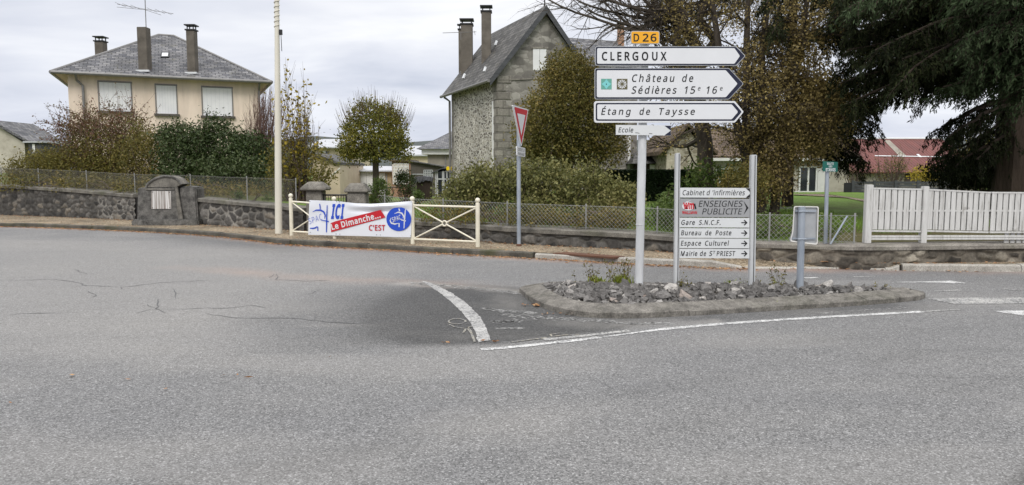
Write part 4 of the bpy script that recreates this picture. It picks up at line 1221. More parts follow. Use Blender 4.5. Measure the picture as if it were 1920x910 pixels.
P = frl.at(874, 131); stack(H2, 864, 885.5, 46, P, M['chimney_grey'], True)
P = frl.at(862, 135); P = P + Vector((0, 0.75, 0.2)); stack(H2, 859.5, 867, 56, P, M['chimney_grey'], True)
for x, y in ((928, 80), (907, 129), (868, 142)):
    MB().prism([frl.at(x - 2, y + 5, 0.05), frl.at(x + 1, y + 4, 0.05), frl.at(x + 4, y - 4, 0.05), frl.at(x + 1.5, y - 4, 0.05)], -frl.N * 0.06).build('skylight', M['panel_pale'], rf2, smooth=None)
MB().tube([rg0 + ul * 0.2, rg0 + ul * 0.2 + UP * 0.35], 0.025, 6).build('finial', M['iron'], H2)
mb = MB().tube([V(830, 62, 33), V(893, 60, 33.5)], 0.012, 5).tube([V(889, 58, 33.4), V(891, 66, 33.4)], 0.01, 5)
mb.tube([V(864, 61, 33.2), V(864, 75, 33.2)], 0.015, 5); mb.build('aerial', M['zinc'], H2, uv=False)
# rear wing to the right
W0 = C + ug * LG + ul * 2.6; LW = 3.9; zew = Zat(118, 33); zrw = Zat(62, 35)
MB().obox(W0 + UP * zg + ug * 0.004, ug * LW, ul * 5, UP * (zew - zg)).build('wing_wall', M['ashlar'], H2)
a0 = W0 - ul * 0.3 + UP * (zew - 0.05); a1 = a0 + ug * (LW + 0.3); b0_ = W0 + ul * 2.5 + UP * zrw; b1_ = b0_ + ug * (LW + 0.3); c0_ = W0 + ul * 5.3 + UP * (zew - 0.05); c1_ = c0_ + ug * (LW + 0.3)
MB().prism([a0, a1, b1_, b0_], tk).prism([b0_ + UP * .001, b1_ + UP * .001, c1_, c0_], tk).build('wing_roof', M['slate'], H2, smooth=None)
e_ = W0 + ug * LW
MB().prism([e_ + UP * zew, e_ + ul * 5 + UP * zew, e_ + ul * 2.5 + UP * (zrw - 0.05)], ug * -0.3).build('wing_gable', M['ashlar'], H2, smooth=None)
pw = Plane(W0, ng)
for k in range(12):
    pass
P = W0 + ul * 2.5 + ug * 3.0; a = V(1160, 46, P.y); b = V(1171, 46, P.y)
c_ = MB().box(a.x, b.x, P.y, P.y + 0.5, zrw - 0.6, a.z).build('chimney', M['brick'], H2, bevel=0.01)
MB().box(a.x - .05, b.x + .05, P.y - .05, P.y + .55, a.z + 0.001, a.z + 0.1).build('chimney_cap', M['chimney_grey'], c_)
a = pw.at(1177, 300); MB().obox(Vector((a.x, a.y, zg)), ug * 0.12, ng * 0.03, UP * (pw.at(1177, 255).z - zg)).build('white_conduit', M['white'], H2)

# ---- far houses and sheds
def gableblock(root, name_w, x0, x1, y0, y1, z0, ze, m):
    return MB().box(x0, x1, y0, y1, z0, ze).build(name_w, m, root)
def X_(px, Y): return V(px, 322, Y).x
# left far house with mottled gable
Y0 = 46.0; xa, xb = X_(-70, Y0), X_(72, Y0); xm = X_(-2, Y0); zE = Zat(275, Y0); zR = Zat(231, Y0); z0 = gz(xa, Y0) - 1.2
h = thing('house', 'pale mottled house with a low grey gabled roof beyond the hedge at the far left', 'house', (xm, Y0, z0 + 1))
MB().prism([(xa, Y0, z0), (xb - 0.75, Y0, z0), (xb - 0.75, Y0, zE + 0.2), (xm, Y0, zR - 0.1), (xa, Y0, zE + 0.2)], (0, 3.4, 0)).build('wall', M['render_old'], h, smooth=None)
for sgn, xe in ((-1, xa - 0.4), (1, xb + 0.15)):
    MB().prism([(xm, Y0 - 0.4, zR), (xe, Y0 - 0.4, zE - 0.05), (xe, Y0 - 0.4, zE + 0.12), (xm, Y0 - 0.4, zR + 0.17)], (0, 4.0, 0)).build('roof', M['slate'], h, smooth=None)
d0, d1 = X_(56, Y0 - 0.8), X_(80, Y0 - 0.8)
dm = MB().box(d0, d1, Y0 - 0.8, Y0 + 1.2, Zat(298, Y0 - .8), Zat(268, Y0 - .8)).build('dormer', M['wood_grey'], h)
MB().box(X_(63, Y0 - .85), X_(67.5, Y0 - .85), Y0 - 0.83, Y0 - 0.8, Zat(290, Y0 - .8), Zat(270, Y0 - .8)).build('dormer_frame', M['white'], dm)
MB().box(d0 - 0.2, d1 + 0.2, Y0 - 1.0, Y0 + 1.3, Zat(268, Y0 - .8) + 0.002, Zat(265.5, Y0 - .8)).build('dormer_roof', M['sheet_pale'], dm)

def simple(name, label, cat, px0, px1, ytop, Y, depth, wall, z0=None):
    xa, xb = X_(px0, Y), X_(px1, Y); zt = Zat(ytop, Y)
    if z0 is None: z0 = min(gz(xa, Y), gz(xb, Y)) - 0.4
    r = thing(name, label, cat, ((xa + xb) / 2, Y, z0 + 0.4))
    MB().box(xa, xb, Y, Y + depth, z0, zt).build('wall', wall, r)
    return r, xa, xb, zt, z0
def panel(root, name, px0, px1, y0, y1, Y, m, d=0.05, proud=0.03):
    return MB().box(X_(px0, Y), X_(px1, Y), Y - proud, Y + d, Zat(y1, Y), Zat(y0, Y)).build(name, m, root)
# garage with lean-to sheet roof
Y = 50.0
r, xa, xb, zt, z0 = simple('garage', 'low peach coloured garage with white doors and a pale corrugated roof behind the round tree', 'garage', 639, 734, 321, Y, 5, M['render_peach'])
MB().prism([(xa - 0.2, Y - 0.4, zt - 0.02), (xb + 0.2, Y - 0.4, zt - 0.05), (xb + 0.2, Y + 5, zt + 0.28), (xa - 0.2, Y + 5, zt + 0.30)], (0, 0, 0.08)).build('roof', M['sheet_pale'], r, smooth=None)
dr = panel(r, 'garage_door', 672, 702, 322, 364, Y, M['white'])
for x in (687,): MB().box(X_(x, Y) - 0.01, X_(x, Y) + 0.01, Y - 0.035, Y - 0.031, Zat(364, Y), Zat(322, Y)).build('door_joint', M['panel_grey'], dr)
panel(r, 'door', 711, 722, 325, 364, Y, M['white'])
panel(r, 'door', 723.5, 726, 326, 364, Y, M['panel_grey'])
# house beside it: end wall and dark roof
Y = 44.0
r, xa, xb, zt, z0 = simple('house', 'cream house end with a dark roof edge and slanted white trim, left of the garage', 'house', 590, 637, 308, Y, 7, M['render_cream'])
MB().prism([(X_(586, Y), Y - 0.25, Zat(292, Y)), (X_(639, Y), Y - 0.25, Zat(309, Y)), (X_(639, Y), Y - 0.25, Zat(305, Y)), (X_(586, Y), Y - 0.25, Zat(286, Y))], (0, 7.5, 0)).build('roof', M['slate_dark'], r, smooth=None)
MB().prism([(X_(590, Y), Y + 0.01, zt + 0.001), (X_(637, Y), Y + 0.01, zt + 0.001), (X_(590, Y), Y + 0.01, Zat(293.5, Y))], (0, 6.9, 0)).build('gable_wall', M['render_cream'], r, smooth=None)
MB().prism([(X_(620, Y), Y - 0.06, Zat(329, Y)), (X_(638, Y), Y - 0.06, Zat(314, Y)), (X_(638, Y), Y - 0.06, Zat(316.5, Y)), (X_(620, Y), Y - 0.06, Zat(332, Y))], (0, 0.05, 0)).build('trim', M['white'], r, smooth=None)
# pale roofed house behind
Y = 72.0
r, xa, xb, zt, z0 = simple('house', 'far cream house with a flat pale roof glimpsed left of the round tree', 'house', 586, 662, 278, Y, 9, M['render_cream'])
MB().prism([(xa - 0.6, Y - 0.7, zt - 0.02), (xb + 0.6, Y - 0.7, zt - 0.02), (xb + 0.6, Y + 6, zt + 1.0), (xa - 0.6, Y + 6, zt + 1.0)], (0, 0, 0.12)).build('roof', M['sheet_pale'], r, smooth=None)
w = panel(r, 'window', 610.5, 618, 284, 297, Y, M['glass']); MB().box(X_(610, Y), X_(611.5, Y), Y - 0.06, Y - 0.031, Zat(297, Y), Zat(283.5, Y)).build('window_frame', M['white'], w)
panel(r, 'shutter', 606, 610, 284, 297, Y, M['white'])
# orange brick outhouse with white lattice panels
Y = 47.5
r, xa, xb, zt, z0 = simple('outhouse', 'small orange brick outhouse with white lattice glazing right of the garage', 'outhouse', 735, 771, 303, Y, 3, M['brick'])
MB().box(xa - 0.15, xb + 0.1, Y - 0.2, Y + 3.2, zt + 0.001, zt + 0.1).build('roof', M['tile_brown'], r)
for a, b in ((737, 746), (748, 756), (758, 766)):
    w = panel(r, 'lattice_window', a, b, 307, 345, Y, M['render_cream'])
    mb = MB()
    for k in range(4):
        x = X_(a, Y) + (X_(b, Y) - X_(a, Y)) * k / 3; mb.box(x - 0.025, x + 0.025, Y - 0.05, Y - 0.031, Zat(345, Y), Zat(307, Y))
    for k in range(8):
        z = Zat(345, Y) + (Zat(307, Y) - Zat(345, Y)) * k / 7; mb.box(X_(a, Y), X_(b, Y), Y - 0.048, Y - 0.0305, z - 0.02, z + 0.02)
    mb.build('lattice', M['white'], w)
# dark shed
Y = 45.5
xa, xb = X_(770, Y), X_(826, Y); z0 = gz(xa, Y) - 0.4
r = thing('shed', 'dark grey garden shed with a sloping roof and white lattice window beside the brick outhouse', 'shed', ((xa + xb) / 2, Y, z0 + .4))
MB().prism([(xa, Y, z0), (xb, Y, z0), (xb, Y, Zat(313, Y)), (xa, Y, Zat(303, Y))], (0, 3, 0)).build('wall', M['sill'], r, smooth=None)
MB().prism([(xa - .1, Y - .25, Zat(302.8, Y)), (xb + .3, Y - .25, Zat(314, Y)), (xb + .3, Y - .25, Zat(312, Y)), (xa - .1, Y - .25, Zat(300.8, Y))], (0, 3.6, 0)).build('roof', M['slate_dark'], r, smooth=None)
w = panel(r, 'window', 795, 811, 319, 333, Y, M['glass']); mb = MB()
for k in range(6):
    x = X_(795, Y) + (X_(811, Y) - X_(795, Y)) * k / 5; mb.box(x - .03, x + .03, Y - .05, Y - .031, Zat(333, Y), Zat(319, Y))
for k in range(4):
    z = Zat(333, Y) + (Zat(319, Y) - Zat(333, Y)) * k / 3; mb.box(X_(795, Y), X_(811, Y), Y - .048, Y - .0305, z - .02, z + .02)
mb.build('window_frame', M['alu_back'], w)
panel(r, 'batten', 772, 806, 326, 328, Y, M['alu_back'])
# slate house behind the stone house
Y = 56.0
r, xa, xb, zt, z0 = simple('house', 'grey rendered house with white eaves and hipped slate roof behind the tall stone house', 'house', 802, 905, 290, Y, 9, M['render_grey'])
MB().box(xa - 0.4, xb + 0.4, Y - 0.4, Y + 9.4, zt + 0.001, Zat(280, Y)).build('eaves', M['white'], r)
ex0, ex1, ez = xa - 0.75, xb + 0.75, Zat(280, Y) + 0.002
px_ = X_(876, Y + 4); pz_ = Zat(238, Y + 4)
MB().add([(ex0, Y - .75, ez), (ex1, Y - .75, ez), (ex1, Y + 9.75, ez), (ex0, Y + 9.75, ez), (px_ - .6, Y + 4.5, pz_), (px_ + .6, Y + 4.5, pz_)], [[0, 1, 5, 4], [1, 2, 5], [2, 3, 4, 5], [3, 0, 4], [3, 2, 1, 0]]).build('roof', M['slate'], r, smooth=None)
panel(r, 'downpipe', 835, 836.5, 284, 325, Y, M['zinc'], 0.02, 0.1)
# pale warehouse
Y = 82.0
r, xa, xb, zt, z0 = simple('warehouse', 'distant low warehouse with a white sheet roof behind the sheds', 'warehouse', 752, 860, 293, Y, 14, M['render_cream'])
MB().prism([(xa - .4, Y - .5, zt), (xb + .4, Y - .5, zt), (xb + .4, Y + 9, Zat(276, Y + 9)), (xa - .4, Y + 9, Zat(276, Y + 9))], (0, 0, 0.15)).build('roof', M['sheet_pale'], r, smooth=None)
MB().box(X_(794, Y + 9), X_(812, Y + 9), Y + 9.2, Y + 10.5, Zat(276, Y + 9) - 0.3, Zat(271, Y + 9)).build('roof_vent', M['wood_grey'], r)
# small glazed lean-to with yellow box
Y = 36.0
xa, xb = X_(817, Y), X_(846, Y); z0 = gz(xa, Y) - 0.2
r = thing('lean_to', 'small glazed lean-to with pale frame against the whitewashed stone house', 'lean-to', (xa, Y, z0 + .2))
mb = MB().box(xa, xb, Y, Y + 1.4, z0, Zat(322, Y)); mb.build('wall', M['glass'], r)
mb = MB()
for x in (817, 820, 830, 832, 838, 845): mb.box(X_(x, Y) - .03, X_(x, Y) + .03, Y - .04, Y - .002, z0, Zat(321, Y))
mb.box(xa, xb, Y - .045, Y - .003, Zat(336, Y) - .03, Zat(336, Y) + .03).build('window_frame', M['alu'], r)
MB().prism([(xa - .2, Y - .2, Zat(326, Y)), (X_(829, Y), Y - .2, Zat(317, Y)), (xb + .1, Y - .2, Zat(317, Y)), (xb + .1, Y + 1.5, Zat(316, Y)), (X_(829, Y), Y + 1.5, Zat(316, Y)), (xa - .2, Y + 1.5, Zat(326, Y))], (0, 0, 0.05)).build('roof', M['wood_grey'], r, smooth=None)
yb = MB().box(X_(837, Y - .3), X_(846.5, Y - .3), Y - .3, Y + .3, Zat(320, Y - .3), Zat(312.5, Y - .3)).build('plastic_crate', M['yellow'], None, bevel=0.02, loc=(X_(842, Y), Y, Zat(320, Y)))
tag(yb, 'bright yellow box on the lean-to roof beside the whitewashed house wall', 'crate')
# tarpaulin covered bin
Y = 32.0
xa, xb = X_(779, Y), X_(809, Y); z0 = gz(xa, Y) - 0.05
r = thing('compost_bin', 'brown slatted compost bin under a crumpled black tarpaulin in the garden', 'compost bin', ((xa + xb) / 2, Y, z0))
mb = MB()
for k in range(9):
    a = xa + 0.05 + (xb - xa - 0.1) * k / 9; mb.box(a, a + (xb - xa) / 9 - 0.012, Y, Y + 0.03, z0, Zat(338, Y))
mb.box(xa + .05, xb - .05, Y + .035, Y + .7, z0, Zat(339, Y)); mb.build('slatted_side', M['wood_brown'], r)
gxn = 12; vs = []
for i in range(gxn + 1):
    for j in range(7):
        x = xa - .06 + (xb - xa + .12) * i / gxn; y = Y - .12 + 1.0 * j / 6
        z = Zat(331.5, Y) + 0.05 * float(vnoise(i * .9, j * 1.1, 2)) - (0.20 if j == 0 else 0) * (0.5 + float(vnoise(i * .8, 3, 9))) - 0.10 * abs(i / gxn - .5)
        vs.append((x, y, z))
MB().add(vs, [[i * 7 + j, (i + 1) * 7 + j, (i + 1) * 7 + j + 1, i * 7 + j + 1] for i in range(gxn) for j in range(6)]).build('tarpaulin', M['tarp'], r, smooth=None)
# garden table
Y = 32.5; c = V(742, 352, Y); z0 = gz(c.x, Y)
r = thing('garden_table', 'black metal garden table with curled iron legs on the lawn by the garage', 'table', (c.x, Y, z0))
MB().lathe((c.x, Y, c.z), [(0.02, 0.0), (0.36, 0), (0.37, 0.012), (0.36, 0.03), (0.02, 0.03)], 20).build('table_top', M['iron'], r)
for k in range(4):
    a = math.pi / 4 + k * math.pi / 2; d = Vector((math.cos(a), math.sin(a), 0))
    b0q = Vector((c.x, Y, 0))
    MB().tube([b0q + d * .28 + UP * c.z, b0q + d * .12 + UP * (z0 + .4), b0q + d * .3 + UP * (z0 + .12), b0q + d * .33 + UP * z0], 0.012, 6).build('leg', M['iron'], r, uv=False)
# rubble gabled house and long low house at the right
Y = 31.0
xa, xb = X_(1238, Y), X_(1336, Y); xm = (xa + xb) / 2; zE = Zat(289, Y); zR = Zat(238, Y); z0 = gz(xa, Y) - 0.5
r = thing('house', 'low cream rubble house with a pointed gable and brown tiled wing behind the signs', 'house', (xm, Y, z0 + .5))
MB().prism([(xa + .25, Y, z0), (xb - .25, Y, z0), (xb - .25, Y, zE + .1), (xm, Y, zR - .1), (xa + .25, Y, zE + .1)], (0, 6, 0)).build('gable_wall', M['cream_rubble'], r, smooth=None)
for xe in (xa - .12, xb + .12):
    MB().prism([(xm, Y - .3, zR), (xe, Y - .3, zE - .05), (xe, Y - .3, zE + .10), (xm, Y - .3, zR + .14)], (0, 6.6, 0)).build('roof', M['tile_brown'], r, smooth=None)
Yw = 32.5; wa, wb = X_(1330, Yw), X_(1592, Yw); zw = Zat(296, Yw); zt_ = Zat(246, Yw + 3)
MB().box(wa, wb, Yw, Yw + 6, gz(wb, Yw) - .5, zw).build('wing_wall', M['render_old'], r)
MB().prism([(wa, Yw - .35, zw - .06), (wb + .3, Yw - .35, zw - .06), (wb + .3, Yw + 3, zt_), (wa, Yw + 3, zt_)], (0, 0, .12)).prism([(wa, Yw + 3, zt_ + .001), (wb + .3, Yw + 3, zt_ + .001), (wb + .3, Yw + 6.3, zw), (wa, Yw + 6.3, zw)], (0, 0, .12)).build('wing_roof', M['tile_brown'], r, smooth=None)
MB().box(wa, wb + .25, Yw - .42, Yw - .30, zw - .14, zw - .02).build('gutter', M['white'], r)
def wpx(name, x0, x1, y0, y1, m, proud=.04, par=None): return MB().box(X_(x0, Yw), X_(x1, Yw), Yw - proud, Yw - .001, Zat(y1, Yw), Zat(y0, Yw)).build(name, m, par or r)
gd_ = wpx('glazed_door', 1497, 1532, 314, 361, M['glass'], .02)
for x in (1497.5, 1513.5, 1529):
    wpx('door_frame', x, x + 3, 313.5, 362, M['white'], .07, gd_)
wpx('door_frame', 1497, 1533, 312, 314.5, M['white'], .075, gd_); wpx('door_frame', 1490, 1533, 358.5, 362.5, M['white'], .08, gd_)
wpx('shutter', 1533, 1546, 313, 362, M['white'], .05)
wpx('garage_door', 1342, 1372, 312, 352, M['white'], .04)
wpx('plain_wall', 1548, 1590, 298, 366, M['render_old'], .03)
wpx('step', 1486, 1592, 364.5, 368, M['panel_grey'], .6)
# small hip roofed outbuilding
Y = 33.5
r, xa, xb, zt, z0 = simple('outbuilding', 'small outbuilding with a low hipped slate roof between the stone house and the rubble gable', 'outbuilding', 1200, 1240, 307, Y, 4, M['wood_brown'])
MB().add([(xa - .4, Y - .4, zt), (xb + .4, Y - .4, zt), (xb + .4, Y + 4.4, zt), (xa - .4, Y + 4.4, zt), (X_(1196, Y + 1), Y + 2, Zat(284, Y + 2)), (X_(1212, Y + 1), Y + 2, Zat(284, Y + 2))], [[0, 1, 5, 4], [1, 2, 5], [2, 3, 4, 5], [3, 0, 4], [3, 2, 1, 0]]).build('roof', M['slate_dark'], r, smooth=None)
panel(r, 'window', 1218, 1229, 309, 320, Y, M['white'])
# red roofed barn
Y = 46.0
xa, xb = X_(1560, Y), X_(1850, Y); z0 = -1.2; zE = Zat(325, Y); zR = Zat(262.5, Y + 5)
r = thing('barn', 'long low barn with a patched red sheet metal roof seen below the conifer branches', 'barn', ((xa + xb) / 2, Y, z0 + .6))
MB().box(xa + .3, xb - .3, Y + .4, Y + 10, z0, zE - .02).build('wall', M['render_grey'], r)
MB().prism([(xa, Y, zE), (xb, Y, zE), (xb, Y + 5, zR), (xa, Y + 5, zR)], (0, 0, .07)).prism([(xa, Y + 5, zR + .001), (xb, Y + 5, zR + .001), (xb, Y + 10.4, zE), (xa, Y + 10.4, zE)], (0, 0, .07)).build('roof', M['red_roof'], r, smooth=None)
pb_ = Plane((xa, Y, zE + .07), Vector((0, -(zR - zE), 5)))
MB().sheet([pb_.at(x, y, .02) for x, y in [(1657, 263), (1668, 263), (1701, 294), (1688, 295)]]).build('patch_sheet', M['render_grey'], r, smooth=None)
mb = MB()
mb.prism([pb_.at(x, y, .015) for x, y in [(1640, 292), (1800, 294.5), (1800, 295.6), (1640, 293.2)]], pb_.N * .02); mb.prism([pb_.at(x, y, .015) for x, y in [(1718, 290), (1722, 289.5), (1729, 295), (1724, 295)]], pb_.N * .022)
mb.build('sheet_lap', M['panel_pale'], r, smooth=None)
MB().tube([(xa, Y + 5, zR + .08), (xb, Y + 5, zR + .08)], .09, 6).build('ridge_capping', M['panel_pale'], r)
for a, b in ((1698, 1716),): MB().box(X_(a, Y + .3), X_(b, Y + .3), Y + .3, Y + .398, Zat(345, Y), Zat(327, Y)).build('door', M['wood_brown'], r)
# grey board fence in front of it
Y = 30.0
xa, xb = X_(1584, Y), X_(1790, Y); z0 = gz(xa, Y)
r = thing('garden_fence', 'dark grey horizontal board fence behind the white board fence', 'fence', (xa, Y, z0))
mb = MB()
for k, (a, b) in enumerate(((340.5, 345), (346, 350.5), (351.5, 356), (357, 362))): mb.box(X_(1600, Y), xb, Y, Y + .03, Zat(b, Y), Zat(a, Y))
mb.build('board', M['wood_grey'], r)
for x in (1600, 1640, 1680, 1722, 1764, 1789): MB().box(X_(x, Y) - .05, X_(x, Y) + .05, Y - .05, Y - .002, z0 - .1, Zat(338.5, Y)).build('post', M['wood_grey'], r)
MB().box(X_(1584, Y), X_(1599, Y), Y - .02, Y + .04, z0 - .1, Zat(343, Y)).build('end_panel', M['iron'], r)
# little pale edging board on the lawn
Y = 20.5
c = V(1470, 398, Y)
r = thing('lawn_edging', 'short row of low weathered pale edging boards on the lawn behind the mesh fence', 'edging', (c.x, Y, gz(c.x, Y)))
for k in range(7):
    a = X_(1452 + k * 5.2, Y); MB().box(a, a + .068, Y, Y + .025, gz(c.x, Y) - .05, Zat(388.5 + (k % 2), Y)).build('edging_board', M['wood_white'], r)
